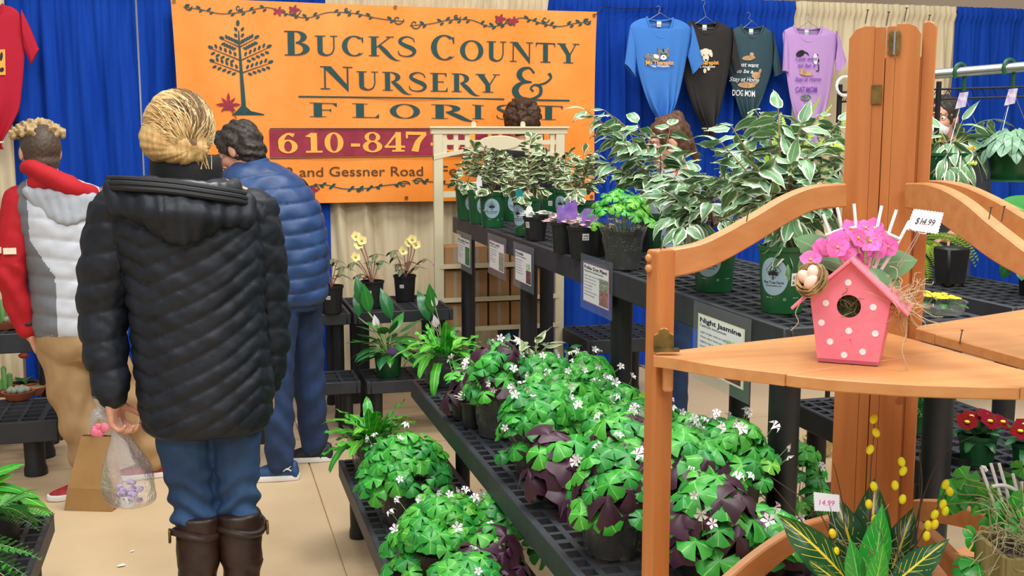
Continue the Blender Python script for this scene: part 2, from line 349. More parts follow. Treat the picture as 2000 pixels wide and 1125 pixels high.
GL = {'B': (.8, _stem+arc(.34, .755, .33, .245, -90, 90, .18, .045)+arc(.34, .27, .41, .27, -90, 90, .2, .05)),
 'U': (.9, rect(.1, .3, .29, 1)+rect(0, .955, .4, 1)+rect(.68, .34, .73, 1)+rect(.57, .955, .84, 1)+stroke([(.195, .34), (.22, .14), (.42, .02), (.62, .12), (.705, .36)], [.19, .17, .08, .06, .05])),
 'C': (.9, arc(.46, .5, .46, .52, 48, 312, .2, .055)+[[(.72, .9), (.8, .96), (.8, .66), (.765, .66)], [(.72, .1), (.8, .2), (.82, .3), (.78, .12)]]),
 'K': (.98, _stem+stroke([(.3, .45), (.82, .98)], [.05, .05])+rect(.66, .955, .96, 1)+stroke([(.4, .56), (.6, .3), (.85, -.05), (1.05, -.2), (1.2, -.22)], [.12, .18, .14, .06, .02])),
 'S': (.76, stroke([(.66, .72), (.6, .9), (.38, 1.0), (.16, .9), (.12, .72), (.32, .55), (.55, .42), (.66, .25), (.56, .06), (.33, 0), (.1, .08), (.04, .28)], [.03, .05, .06, .12, .14, .18, .19, .14, .1, .055, .05, .03])),
 'O': (1.04, arc(.5, .5, .5, .52, 0, 360, .21, .055, 36)),
 'N': (1.02, rect(.12, 0, .17, 1)+rect(0, 0, .3, .045)+rect(0, .955, .3, 1)+[[(.07, 1), (.33, 1), (.87, .14), (.87, -.1)]]+rect(.82, -.04, .87, 1)+rect(.7, .955, 1, 1)),
 'T': (.88, rect(.32, 0, .53, 1)+rect(.2, 0, .65, .045)+rect(0, .94, .85, 1)+[[(0, .95), (.07, .95), (0, .74)], [(.85, .95), (.78, .95), (.85, .74)]]),
 'Y': (.92, [[(.02, 1), (.28, 1), (.56, .42), (.36, .42)], [(.56, .42), (.5, .42), (.78, 1), (.83, 1)]]+rect(.36, 0, .56, .45)+rect(.24, 0, .68, .045)+rect(-.04, .955, .36, 1)+rect(.66, .955, .96, 1)),
 'R': (.9, _stem+arc(.34, .73, .36, .27, -90, 90, .19, .05)+stroke([(.4, .48), (.6, .25), (.82, -.05), (1.0, -.17), (1.14, -.18)], [.12, .19, .15, .06, .02])),
 'E': (.74, _stem+rect(.1, 0, .68, .05)+rect(.1, .95, .64, 1)+rect(.28, .5, .52, .55)+[[(.68, .05), (.6, .05), (.68, .26)], [(.64, .95), (.56, .95), (.64, .76)], [(.52, .62), (.49, .525), (.52, .42)]]),
 'F': (.72, _stem+rect(.1, .94, .66, 1)+rect(.28, .47, .52, .53)+[[(.66, .95), (.56, .95), (.66, .72)], [(.52, .62), (.47, .5), (.52, .36)]]),
 'L': (.74, _stem+rect(.1, 0, .68, .055)+[[(.68, .05), (.58, .05), (.68, .3)]]), 'I': (.42, _stem),
 '&': (1.1, stroke([(.62, .84), (.48, 1.0), (.26, .93), (.2, .74), (.34, .58), (.55, .55)], [.06, .06, .12, .16, .1, .05])+stroke([(.5, .56), (.24, .5), (.08, .28), (.2, .05), (.5, 0), (.78, .15), (.8, .4), (.64, .47), (.52, .36), (.6, .26)], [.05, .1, .19, .16, .08, .09, .09, .06, .05, .06])+stroke([(.72, .46), (.95, .55), (1.1, .72), (1.04, .86)], [.05, .06, .06, .1])),
 '6': (.78, arc(.36, .33, .35, .35, 0, 360, .21, .08, 28)+stroke([(.115, .36), (.13, .68), (.34, .96), (.58, .9)], [.21, .2, .1, .2])), '1': (.72, rect(.22, 0, .45, 1)+rect(.04, 0, .64, .1)+[[(.02, .82), (.24, 1), (.3, 1), (.24, .76)]]),
 '0': (.82, arc(.37, .5, .37, .52, 0, 360, .22, .08, 30)), '8': (.8, arc(.37, .755, .29, .26, 0, 360, .16, .07, 24)+arc(.37, .28, .36, .3, 0, 360, .2, .08, 26)), '-': (.5, rect(.03, .28, .42, .44)),
 '4': (.82, rect(.42, 0, .63, 1)+rect(.28, 0, .76, .09)+rect(0, .2, .78, .31)+stroke([(.5, .99), (.05, .26)], [.1, .08])), '7': (.78, rect(0, .84, .7, 1)+rect(0, .66, .07, .86)+stroke([(.66, .9), (.42, .5), (.3, 0)], [.14, .2, .25]))}
def bput(g, polys, pa, pb, units, caph, off=.005, mi=0):
    """polys in local units on the banner; pa/pb: baseline ends (photo pixels), caph: cap height in pixels"""
    o, e = aty(*pa, YB), aty(*pb, YB); hx = (e-o)/units; hz = aty(pa[0], pa[1]-caph, YB).z-o.z; hz2 = aty(pb[0], pb[1]-caph*.97, YB).z-e.z
    for P in polys:
        vs = []
        for x, y in P:
            q = o+hx*x; z = q.z+y*(hz+(hz2-hz)*x/max(units, 1e-6)); vs.append((q.x, ban_y(q.x, z)-off, z))
        if ((vs[1][0]-vs[0][0])*(vs[2][2]-vs[0][2])-(vs[2][0]-vs[0][0])*(vs[1][2]-vs[0][2])) < 0: vs = vs[::-1]
        g.add(vs, [tuple(range(len(vs)))], mi)
def word(txt, first=1.0, small=.86, gap=.1):
    x = 0; out = []
    for i, ch in enumerate(txt):
        k = first if i == 0 else small; wd, P = GL[ch]; out += [[(x+a*k, b*k) for a, b in p] for p in P]; x += wd*k+gap*k
    return out, x-gap
g = G()
for t_, a, b, h, sm, gp in (('BUCKS', (556, 108), (814, 110), 48, .82, .1), ('COUNTY', (842, 116), (1128, 124), 48, .82, .1), ('NURSERY', (626, 174), (974, 181), 45, .82, .1)):
    P, u = word(t_, 1, sm, gp); bput(g, P, a, b, u, h)
bput(g, GL['&'][1], (1001, 193), (1075, 195), 1.1, 62)
for ch, x0, x1, yb in (('F', 605, 660, 228), ('L', 688, 742, 229.5), ('O', 762, 821, 230.5), ('R', 843, 912, 231.5), ('I', 922, 944, 232), ('S', 968, 1006, 232.5), ('T', 1044, 1097, 233.5)):
    bput(g, GL[ch][1], (x0, yb), (x1, yb+.8), GL[ch][0]-.04, 28)
bput(g, rect(0, 0, 1, 1), (583, 190), (985, 195), 1, 3); bput(g, rect(0, 0, 1, 1), (1000, 195.5), (1111, 198), 1, 3)
g.build('lettering', 'print_teal', BT, world=True)
g = G(); bput(g, [[(i/12, 0), ((i+1)/12, 0), ((i+1)/12, 1), (i/12, 1)] for i in range(12)], (527, 307), (1062, 300), 1, 54, .0045); g.build('phone_strip', 'print_maroon', BT, world=True)
g = G()
bput(g, rect(0, 0, 1, 1), (527, 252), (1062, 252), 1, 2); bput(g, rect(0, 0, 1, 1), (527, 310.5), (1062, 304), 1, 2)
g.build('rule_line', 'print_brown', BT, world=True)
g = G()
for ch, x0, x1 in (('6', 543, 583), ('1', 595, 632), ('0', 634, 673), ('-', 684, 705), ('8', 708, 748), ('4', 751, 791), ('7', 793, 835), ('-', 840, 858), ('8', 860, 900), ('1', 903, 940), ('8', 948, 986), ('1', 992, 1028)):
    yb = 299-(x0-543)*.012; bput(g, GL[ch][1], (x0, yb), (x1, yb-.4), GL[ch][0]-.04, 39, .008)
g.build('phone_lettering', 'print_orange', BT, world=True)
def tput(g, txt, bold, shear, fn, mi=0):
    v, f, w_ = textmesh(txt, bold, shear); g.add([fn(x/w_, y/.73) for x, y in v], f, mi)
g = G()
for part_, a, b in (('Route 412 and', (428, 345), (631, 344.5)), ('Gessner Road', (643, 344), (826, 343)), ('Ferndale', (861, 342.5), (985, 341))):
    o, e = aty(*a, YB), aty(*b, YB); hz = aty(a[0], a[1]-19.5, YB).z-o.z
    tput(g, part_, .004, 0, lambda x, y: (o.x+(e.x-o.x)*x, ban_y(o.x+(e.x-o.x)*x, o.z)-.005, o.z+(e.z-o.z)*x+hz*y))
g.build('address_lettering', 'print_brown', BT, world=True)
def ell(cx, cy, a, b, ang, n=10): return [[(cx+a*math.cos(t)*math.cos(ang)-b*math.sin(t)*math.sin(ang), cy+a*math.cos(t)*math.sin(ang)+b*math.sin(t)*math.cos(ang)) for t in [2*math.pi*i/n for i in range(n)]]]
def px_poly(g, polys, off=.005, mi=0):
    for P in polys:
        vs = []
        for x, y in P: q = aty(x, y, YB); vs.append((q.x, ban_y(q.x, q.z)-off, q.z))
        g.add(vs[::-1], [tuple(range(len(vs)))], mi)
def pst(pts, ws): return [p[::-1] for p in stroke(pts, ws)]
g = G()                                                            # tree emblem
px_poly(g, pst([(477, 224), (474, 180), (471, 140), (468, 95), (466, 60)], [9, 8, 6, 4, 2]))
px_poly(g, [[(452, 225), (460, 219), (471, 207), (472, 190), (477, 190), (479, 207), (490, 217), (516, 223), (516, 225)]])
for (x0, y0), (x1, y1) in (((473, 142), (418, 122)), ((473, 142), (525, 124)), ((470, 118), (415, 96)), ((470, 118), (522, 94)), ((468, 92), (437, 78)), ((468, 92), (498, 76))):
    px_poly(g, pst([(x0, y0), (x1, y1)], [2.2, 1.2]))
    L = math.hypot(x1-x0, y1-y0); an = math.atan2(y1-y0, x1-x0)
    for k in range(5):
        t_ = .25+.17*k
        for sd in (-1, 1):
            cx, cy = x0+(x1-x0)*t_-math.sin(an)*sd*7.5, y0+(y1-y0)*t_+math.cos(an)*sd*7.5; px_poly(g, ell(cx, cy, 4.6, 2.5, an+sd*.75))
    px_poly(g, ell(x1+math.cos(an)*4, y1+math.sin(an)*4-2, 5.5, 3.2, an))
for k, y_ in enumerate((57, 69, 81)):
    for sd in (-1, 1): px_poly(g, ell(467+sd*6.5, y_, 4.4, 2.8, sd*-.9))
px_poly(g, ell(464.5, 45, 3.6, 6, 0))
g.build('tree_print', 'print_teal', BT, world=True)
def maple(cx, cy, s):
    pts = []
    for k in range(7):
        a = R(-90+(k-3)*44); a2 = R(-90+(k-2.5)*44); r = s*(1.0 if k in (1, 3, 5) else .8)
        pts += [(cx+r*.62*math.cos(a-.2), cy+r*.62*math.sin(a-.2)), (cx+r*math.cos(a), cy+r*math.sin(a)), (cx+r*.62*math.cos(a+.2), cy+r*.62*math.sin(a+.2)), (cx+r*.3*math.cos(a2), cy+r*.3*math.sin(a2))]
    return [pts[:-1]+[(cx, cy+s*.4)]]
g = G(); px_poly(g, maple(446, 205, 25), .007); px_poly(g, pst([(446, 205), (462, 232)], [3, 1.5]), .0075); g.build('maple_leaf_print', 'print_maroon', BT, world=True)
g = G(); g2 = G()
def vine(xa, xb, y0, slope, flip, sc=1.0):
    X = lambda t: xa+(xb-xa)*t
    def Y(t, dy): return y0+slope*(X(t)-xa)+dy*flip*sc
    main = [(0.0, 6), (.08, 10), (.17, 17), (.27, 12), (.38, 2), (.47, 14), (.56, 20), (.66, 8), (.78, 9), (.88, 17), (1, 22)]
    px_poly(g, pst([(X(t), Y(t, d)) for t, d in main], [1.6]*len(main)))
    for (t, d, r) in ((.02, 4, 9), (.25, 4, 8), (.5, 6, 14), (.74, 2, 8), (.97, 18, 12)):
        px_poly(g, pst([(X(t)+r*(1-k/9)*math.cos(k*.75), Y(t, d)+r*(1-k/9)*math.sin(k*.75)*flip) for k in range(9)], [2.0]*9))
    for k in range(20):
        t = .02+.048*k; dd = np.interp(t, [m[0] for m in main], [m[1] for m in main])
        if k % 5 != 3:
            px_poly(g, ell(X(t), Y(t, dd-3.5), 5, 2.4, .5 if k % 2 else -.6)); px_poly(g, ell(X(t)+5, Y(t, dd+3.5), 4.4, 2.2, -.5))
    for t, d in ((.5, 5), (.43, 9)):
        for q in range(5): px_poly(g2, ell(X(t)+6*math.cos(q*1.256), Y(t, d)+4*math.sin(q*1.256), 6, 2.8, q*1.256), .006)
vine(358, 790, 8, .028, 1); vine(1152, 800, 36, .022, 1); vine(420, 800, 376, -.008, -.7); vine(1150, 805, 366, -.004, -.7)
g.build('vine_print', 'print_teal', BT, world=True); g2.build('flower_print', 'print_maroon', BT, world=True)
g = G()
for px, py in ((340, 3), (772, 14), (1160, 30), (793, 386), (1155, 384)):
    q = aty(px, py, YB); g.lathe([(.006, -.002), (.011, -.002), (.011, .002), (.006, .002)], 10, (0, 0, 0)); n = 40; 
    g.v[-n:] = [(q.x+a, ban_y(q.x, q.z)-.006+c_, q.z+b) for a, b, c_ in g.v[-n:]]
g.build('grommet', 'brass', BT, world=True, label='small round brass eyelets along the banner edge', kind='stuff')
q = aty(1163, 28, YB); tag(G().tube([(q.x, q.y-.01, q.z), (q.x+.05, q.y+.0, q.z+.05), (q.x+.16, q.y+.03, q.z+.045), (q.x+.5, q.y+.05, q.z+.06)], .003, 5).build('tie_cord', 'print_black'), 'thin dark cord tying the banner corner to the drape rod', 'cord')

# ---------------------------------------------------------------- T-shirts on wire hangers
def shirt(label, mat, rows, neck, sleeves, prints, Y=6.83, hem=None, hook=None, group='T-shirts hung on the drapes'):
    q0 = aty((rows[0][1]+rows[0][2])/2, rows[0][0], Y); t = thing('t_shirt', label, 'shirt', q0, 0, group); N = 112
    zl = [(aty((a+b)/2, y, Y).z, aty(a, y, Y).x, aty(b, y, Y).x) for y, a, b in rows]
    S = cat(zl, 4); zt = S[0][0]; zb = S[-1][0]; g = G(); vs = []; M = len(S)
    sd = rng.random()*9
    def front_y(x, z):
        r = [np.interp(-z, [-s_[0] for s_ in S], [s_[k] for s_ in S]) for k in (0, 1, 2)]; cx, rx = (r[1]+r[2])/2, max((r[2]-r[1])/2, .01); c_ = max(-1, min(1, (x-cx)/rx)); t_ = (zt-z)/(zt-zb)
        a = -math.acos(c_) if True else 0; ry = .022+.012*math.sin(math.pi*min(1, t_*1.1)); return Y+ry*math.sin(a)+ple(a, t_)
    def ple(a, t_): return -(.004+.045*max(0, min(1, (t_-.63)/.3))**1.2)*math.sin(a*9+sd+2*math.sin(a*3+sd))*max(0, -math.sin(a))*min(1, t_*1.6)
    for i, (z, xl, xr) in enumerate(S):
        t_ = (zt-z)/(zt-zb); cx, rx = (xl+xr)/2, (xr-xl)/2; ry = .022+.012*math.sin(math.pi*min(1, t_*1.1))
        for j in range(N):
            a = 2*math.pi*j/N; s_ = math.sin(a); x = cx+rx*math.cos(a); y = Y+ry*s_+(ple(a, t_) if s_ < 0 else 0)
            dz = -neck*1.7*max(0, -s_)**1.5*max(0, 1-i/9.0)-.018*max(0, s_)*max(0, 1-i/4.0); vs.append((x, y, z+dz))
    g.add(vs, [(i*N+j, i*N+(j+1) % N, (i+1)*N+(j+1) % N, (i+1)*N+j) for i in range(M-1) for j in range(N)])
    g.build('body', mat, t, world=True, smooth=True, angle=180)
    ring = [vs[j] for j in range(N)]+[vs[0]]; G().tube([(x, y-.002, z+.002) for x, y, z in ring], .0065, 6, cap=False).build('collar', mat, t, world=True, smooth=True)
    q = ring[N//4]; G().box((q[0], q[1]-.012, q[2]-.02), (.03, .003, .035)).build('neck_tag', 'print_white', t, world=True)
    for s0, a0, o0, i0 in sleeves:
        s_, a_, o_, i_ = [aty(*p, Y) for p in (s0, a0, o0, i0)]; g = G(); K = 8; n = 18; vs = []
        for i in range(K+1):
            k = i/K; p, q2 = s_*(1-k)+o_*k, a_*(1-k)+i_*k; p = p+Vector((0, 0, .012*math.sin(math.pi*k))); c = (p+q2)/2; h = (p-q2)/2
            for j in range(n):
                a = 2*math.pi*j/n; vs.append((c.x+h.x*math.cos(a), c.y-.012+.02*math.sin(a)+.003*math.sin(a*5+k*4), c.z+h.z*math.cos(a)))
        g.add(vs, [(i*n+j, i*n+(j+1) % n, (i+1)*n+(j+1) % n, (i+1)*n+j) for i in range(K) for j in range(n)]); g.build('sleeve', mat, t, world=True, smooth=True, angle=180)
        G().tube([vs[K*n+j] for j in range(n)]+[vs[K*n]], .004, 5, cap=False).build('cuff', mat, t, world=True, smooth=True)
    if hem:
        y_, a, b = hem; p, q2 = aty(a, y_, Y), aty(b, y_, Y); c = (p+q2)/2
        G().tube([(c.x+(q2.x-p.x)*.55*math.cos(k*.524), c.y+.04*math.sin(k*.524), c.z) for k in range(13)], .006, 6, cap=False).build('tie_band', 'print_cream', t, world=True, smooth=True)
    for pi_, (nm, m, polys) in enumerate(prints):
        g = G(); tri = []
        for P in polys: tri += [[tuple(P[k]) for k in f] for f in tessellate_polygon([[Vector((x, y, 0)) for x, y in P]])]
        while tri:
            T = tri.pop(); L = [math.dist(T[k], T[(k+1) % 3]) for k in range(3)]; k = L.index(max(L))
            if L[k] > 3: a_, b_, c_ = T[k], T[(k+1) % 3], T[(k+2) % 3]; m_ = ((a_[0]+b_[0])/2, (a_[1]+b_[1])/2); tri += [[a_, m_, c_], [m_, b_, c_]]; continue
            if (T[1][0]-T[0][0])*(T[2][1]-T[0][1])-(T[2][0]-T[0][0])*(T[1][1]-T[0][1]) > 0: T = T[::-1]
            v3 = []
            for x, y in T: q = aty(x, y, Y-.05); v3.append((q.x, front_y(q.x, q.z)-.007-.002*pi_, q.z))
            g.add(v3, [(0, 1, 2)])
        g.build(nm, m, t, world=True)
    h = thing('wire_hanger', hook[1], 'hanger', q0, 0, 'wire hangers under the shirts'); p, q2 = aty(rows[1][1]+6, rows[1][0]+2, Y), aty(rows[1][2]-6, rows[1][0]+2, Y); hk = aty(*hook[0], Y); c = (p+q2)/2; c.z = q0.z+.02
    pts = [p-Vector((0, 0, .01)), c, hk-Vector((0, 0, .01))]; G().tube([p-Vector((0, 0, .02)), c+Vector((0, 0, .012)), q2-Vector((0, 0, .02)), p-Vector((0, 0, .02))], .0022, 5).build('shoulder_wire', 'steel', h, world=True)
    G().tube([c+Vector((0, 0, .01)), Vector((hk.x, hk.y, hk.z-.03)), hk+Vector((.012, 0, -.005)), hk+Vector((.004, 0, .012)), hk+Vector((-.012, 0.0, .004))], .0022, 5).build('hook', 'steel', h, world=True)
    return t
def txt_px(txt, bold, sh, x0, x1, y0, h, slope=0.0):
    v, f, w_ = textmesh(txt, bold, sh); return [[(x0+(x1-x0)*v[i][0]/w_, y0-h*v[i][1]/.73+slope*(x1-x0)*v[i][0]/w_) for i in reversed(p)] for p in f]
def cat_face(cx, cy, s): return [[(cx+s*a, cy+s*b) for a, b in ((-1, .2), (-.95, -.5), (-.9, -1.2), (-.4, -.75), (.3, -.75), (.85, -1.25), (.95, -.5), (1, .2), (.6, .8), (0, 1), (-.6, .8))]]
blue_pr = [('cat_picture', 'print_grey', cat_face(1297, 106, 12)+ell(1276, 112, 16, 8, .2)+ell(1270, 118, 9, 4, -.3)), ('cat_face_marks', 'print_white', ell(1297, 112, 6, 5, 0)+ell(1283, 110, 6, 4, .5)), ('cat_eyes', 'print_black', ell(1293, 105, 1.6, 1.2, 0, 6)+ell(1301, 105, 1.6, 1.2, 0, 6)+ell(1297, 111, 1.6, 1, 0, 6)+pst([(1296, 95), (1297, 101)], [2, 3])),
           ('orange_lettering', 'print_orange', txt_px('My Therapist', .03, 0, 1263, 1317, 126, 8)), ('white_lettering', 'print_white', txt_px('Has Whiskers', .02, 0, 1274, 1307, 131, 4.5))]
shirt('bright blue T-shirt with a grey cat and orange words, first of the hanging row', 'shirt_blue', [(35, 1263, 1314), (40, 1246, 1332), (52, 1231, 1348), (75, 1232, 1348), (105, 1240, 1342), (138, 1246, 1336), (180, 1258, 1327), (210, 1270, 1317), (232, 1282, 1304), (246, 1276, 1309)], .075,
      [((1229, 52), (1240, 112), (1219, 123), (1240, 150)), ((1350, 46), (1342, 112), (1371, 119), (1351, 144))], blue_pr, 6.72, (232, 1283, 1304), ((1286, 15), 'wire hanger under the bright blue shirt'))
dog = [('dog_picture', 'print_cream', ell(1380, 103, 9, 9, 0, 14)+ell(1380, 112, 6, 9, 0, 12)+ell(1371, 104, 3, 8, .2)+ell(1390, 104, 3, 8, -.2)+ell(1378, 138, 3, 5, 0)+ell(1385, 134, 3, 4, 0)), ('dog_eyes', 'print_black', ell(1376, 107, 1.3, 1.3, 0, 6)+ell(1385, 107, 1.3, 1.3, 0, 6)+ell(1380, 117, 2.4, 2, 0, 8)),
       ('orange_lettering', 'print_orange', txt_px('My Therapist', .03, 0, 1350, 1405, 127, 8, -.03)), ('white_lettering', 'print_white', txt_px('Has a Wet Nose', .02, 0, 1358, 1397, 133, 4.5, -.03))]
shirt('black T-shirt with a pale dog and orange words, gathered by a cord below', 'shirt_black', [(42, 1353, 1402), (47, 1340, 1416), (58, 1328, 1430), (85, 1325, 1431), (115, 1328, 1426), (142, 1333, 1422), (190, 1347, 1412), (224, 1360, 1403), (250, 1373, 1393), (267, 1371, 1398)], .05,
      [((1332, 50), (1326, 112), (1322, 120), (1331, 142)), ((1428, 52), (1427, 110), (1445, 129), (1432, 142))], dog, 6.80, (251, 1374, 1393), ((1374, 3), 'wire hanger under the black shirt'))
teal = [('dog_print', 'print_tan', ell(1464, 113, 13, 5, -.1)+ell(1470, 106, 4, 4, 0)+ell(1478, 147, 9, 7, .1)+ell(1486, 139, 3, 5, .3)+ell(1460, 166, 17, 6, .05)+ell(1474, 163, 8, 3, -.2)),
        ('white_lettering', 'print_white', txt_px('I just want', .015, .3, 1438, 1483, 129, 9, .06)+txt_px('to be a', .015, .3, 1441, 1472, 142, 8, .04)+txt_px('Stay at Home', .015, .3, 1430, 1484, 158, 9, .04)+txt_px('DOG MOM', .02, 0, 1436, 1475, 186, 12, .08))]
shirt('dark teal T-shirt with three tan dogs and white script', 'shirt_teal', [(50, 1447, 1490), (56, 1436, 1500), (66, 1425, 1509), (95, 1422, 1511), (125, 1422, 1508), (150, 1424, 1503), (190, 1436, 1489), (220, 1446, 1475), (240, 1452, 1466), (255, 1448, 1470)], .05,
      [((1430, 58), (1426, 120), (1418, 128), (1428, 150)), ((1507, 62), (1508, 122), (1526, 141), (1511, 149))], teal, 6.875, (240, 1452, 1466), ((1462, 27), 'wire hanger under the dark teal shirt'))
lav = [('dark_cats', 'print_black', ell(1566, 104, 9, 6, -.5)+pst([(1570, 100), (1578, 103), (1582, 108)], [2.5, 2.5, 1.5])+ell(1596, 108, 4, 3, 0)+ell(1599, 118, 3, 4, 0)+pst([(1600, 125), (1600, 138), (1595, 138)], [2, 2, 1.5])), ('white_cat', 'print_white', ell(1594, 115, 4.5, 11, 0)), ('tabby_cat', 'print_tan', ell(1576, 143, 13, 5, .1)+ell(1568, 137, 4, 4, 0)),
       ('grey_cat', 'print_grey', ell(1575, 190, 10, 6, 0, 14)), ('purple_print', 'print_purple', txt_px('I just want', .015, .3, 1556, 1597, 118, 8)+txt_px('to be a', .015, .3, 1560, 1593, 131, 8)+txt_px('Stay at Home', .015, .3, 1555, 1604, 158, 8)+txt_px('CAT MOM', .02, 0, 1556, 1596, 180, 11))]
shirt('lavender T-shirt with small cats and purple script', 'shirt_lavender', [(52, 1550, 1604), (56, 1540, 1617), (66, 1529, 1632), (95, 1531, 1633), (120, 1534, 1630), (145, 1536, 1626), (190, 1543, 1619), (225, 1552, 1609), (260, 1566, 1596), (280, 1562, 1600)], .06,
      [((1530, 60), (1536, 118), (1527, 137), (1537, 141)), ((1632, 60), (1629, 118), (1651, 121), (1631, 140))], lav, 6.78, (262, 1568, 1594), ((1578, 30), 'wire hanger under the lavender shirt'))
shirt('crimson T-shirt cut by the left edge of the picture', 'shirt_red', [(8, -55, 5), (14, -78, 26), (28, -92, 40), (60, -97, 47), (95, -98, 48), (125, -97, 47), (180, -92, 42), (215, -85, 37), (250, -66, 20), (278, -50, 4), (292, -54, 8)], .06,
      [((-92, 20), (-98, 95), (-118, 95), (-102, 125)), ((42, 18), (48, 95), (76, 95), (60, 125))], [('yellow_print', 'print_orange', [[(-40, 98), (9, 96), (10, 146), (-40, 148)]]), ('print_marks', 'print_black', ell(2, 110, 3, 9, .1)+ell(3, 136, 4, 5, .6))], 6.8, (278, -48, 4), ((-25, -30), 'wire hanger under the crimson shirt'))
# ---------------------------------------------------------------- plant benches
def bench(label, x0, x1, y0, y1, z, skirt=.075, legs=(), group=None, pitch=.058, legr=.036, legz=None):
    t = thing('plant_bench', label, 'bench', ((x0+x1)/2, (y0+y1)/2, 0), 0, group); W_, L_ = x1-x0, y1-y0; g = G(); b = .016
    nx, ny = max(2, round(W_/pitch)), max(2, round(L_/pitch))
    for i in range(1, nx): g.box((-W_/2+W_*i/nx, 0, z-.012), (b if i % 3 else b*1.7, L_-.02, .022))
    for j in range(1, ny): g.box((0, -L_/2+L_*j/ny, z-.0125), (W_-.02, b if j % 4 else b*1.5, .022))
    g.build('grate', 'bench_plastic', t)
    for nm, c, d in (('front_skirt', (-W_/2+.011, 0, z-skirt/2), (.022, L_, skirt)), ('back_skirt', (W_/2-.011, 0, z-skirt/2), (.022, L_, skirt)), ('end_skirt', (0, -L_/2+.011, z-skirt/2), (W_-.044, .022, skirt)), ('end_skirt', (0, L_/2-.011, z-skirt/2), (W_-.044, .022, skirt))):
        G().box(c, d).build(nm, 'bench_plastic', t, bevel=.004, smooth=True)
    for lx, ly in legs:
        G().lathe([(legr*1.05, 0.003), (legr*1.05, .03), (legr*.93, .05), (legr, z-.03)], 18, (lx-(x0+x1)/2, ly-(y0+y1)/2, 0), cap0=True, cap1=True).build('leg', 'leg_plastic', t, smooth=True)
    return t
XT0, XT1, YT0, YT1, ZT = 1.37, 1.965, 2.43, 6.2, 1.12
bench('tall black plant bench holding the green pots', XT0, XT1, YT0, YT1, ZT, .09, [(1.435, 6.1), (1.435, 4.88), (1.435, 3.7), (1.435, 2.53), (1.90, 6.1), (1.90, 4.88), (1.90, 3.68), (1.90, 2.53)], 'stall benches', .066, .0405)
bench('middle black plant bench holding the clover pots', .774, 1.36, 2.0, 4.3, .62, .07, [(.962, 4.2), (.962, 2.1), (1.29, 4.2), (1.29, 2.1)], 'stall benches', .058, .03)
bench('low black plant bench at the foot of the stall with clover and crisp ferns', .487, .913, 2.3, 4.35, .30, .07, [(.55, 4.27), (.85, 4.27), (.55, 2.4), (.85, 2.4)], 'stall benches', .058, .033)
bench('black plant bench with red primroses beyond the orange shelf', 2.05, 2.65, 2.2, 3.6, .62, .08, [(2.12, 2.3), (2.58, 2.3), (2.12, 3.5), (2.58, 3.5)], 'stall benches')
bench('low black bench in the shade under the tall bench', 1.49, 1.85, 2.62, 3.5, .30, .06, [(1.54, 2.7), (1.80, 2.7), (1.54, 3.42), (1.80, 3.42)], 'stall benches')
bench('black plant bench of ferns in the lower left corner', -1.13, -.531, 2.5, 3.99, .30, .07, [(-.6, 3.9), (-1.06, 3.9), (-.6, 2.6), (-1.06, 2.6)], 'stall benches', .07, .033)
bench('low black bench by the drapes with a peace lily on it', .79, 1.33, 5.66, 6.0, .31, .065, [(.85, 5.72), (1.27, 5.72), (.85, 5.94), (1.27, 5.94)], 'step benches by the cream drape', .09, .03)
bench('high black bench by the drapes with two yellow flowered pots', .775, 1.33, 6.02, 6.6, .62, .065, [(.84, 6.1), (1.27, 6.1), (.84, 6.5), (1.27, 6.5)], 'step benches by the cream drape', .09, .03)
bench('low black bench behind the legs of the man in the blue vest', .2, .765, 5.7, 6.0, .31, .065, [(.26, 5.76), (.7, 5.76), (.26, 5.94), (.7, 5.94)], 'step benches by the cream drape', .09, .03)
bench('high black bench at the elbow of the man in the blue vest', .2, .76, 6.02, 6.6, .62, .065, [(.26, 6.1), (.7, 6.1), (.26, 6.5), (.7, 6.5)], 'step benches by the cream drape', .09, .03)
bench('upper black bench of cactus bowls at the left edge', -1.6, -.72, 5.95, 6.5, .60, .1, [(-1.5, 6.05), (-.8, 6.05), (-.8, 6.4), (-1.5, 6.4)], 'cactus benches', .09, .04)
bench('lower black bench of cactus bowls at the left edge', -1.6, -.66, 5.4, 5.9, .28, .1, [(-1.5, 5.5), (-.8, 5.5), (-.8, 5.8), (-1.5, 5.8)], 'cactus benches', .09, .05)
bench('black bench in the dark behind the folded shelf at the right', 2.68, 3.1, 3.2, 4.35, 1.0, .09, [(2.75, 3.3), (3.02, 3.3), (2.75, 4.26), (3.02, 4.26)], 'benches at the right', .066, .04)
bench('low dark bench far back behind the middle legs', 2.08, 2.6, 5.9, 6.4, .42, .08, [(2.14, 6.0), (2.54, 6.0), (2.14, 6.32), (2.54, 6.32)], 'benches at the right', .09, .03)

# ---------------------------------------------------------------- beige rack with cardboard boxes
YL = 6.36
rk = thing('plastic_rack', 'beige plastic rack with a latticed arched top behind the small leaved pots', 'rack', aty(970, 560, YL))
rk.location.z = 0; W[rk] = Matrix.Translation((rk.location.x, YL, 0)); rx0, rx1 = aty(846, 300, YL).x, aty(1102, 300, YL).x
def lz(py, px=975): return aty(px, py, YL).z
def lx(px): return aty(px, 280, YL).x
for x in (rx0+.028, rx1-.028): G().box((x, YL, lz(250)/2), (.056, .03, lz(250))).build('post', 'beige_plastic', rk, world=True, bevel=.004)
G().box(((rx0+rx1)/2, YL, (lz(248)+lz(262))/2), (rx1-rx0+.03, .036, lz(248)-lz(262))).box(((rx0+rx1)/2, YL-.02, lz(249)), (rx1-rx0+.05, .02, .012)).build('top_rail', 'beige_plastic', rk, world=True, bevel=.003)
for px in (868, 890, 912, 1030, 1055, 1078): G().box((lx(px), YL, (lz(260)+lz(303))/2), (.026, .018, lz(260)-lz(303))).build('slat', 'beige_plastic', rk, world=True)
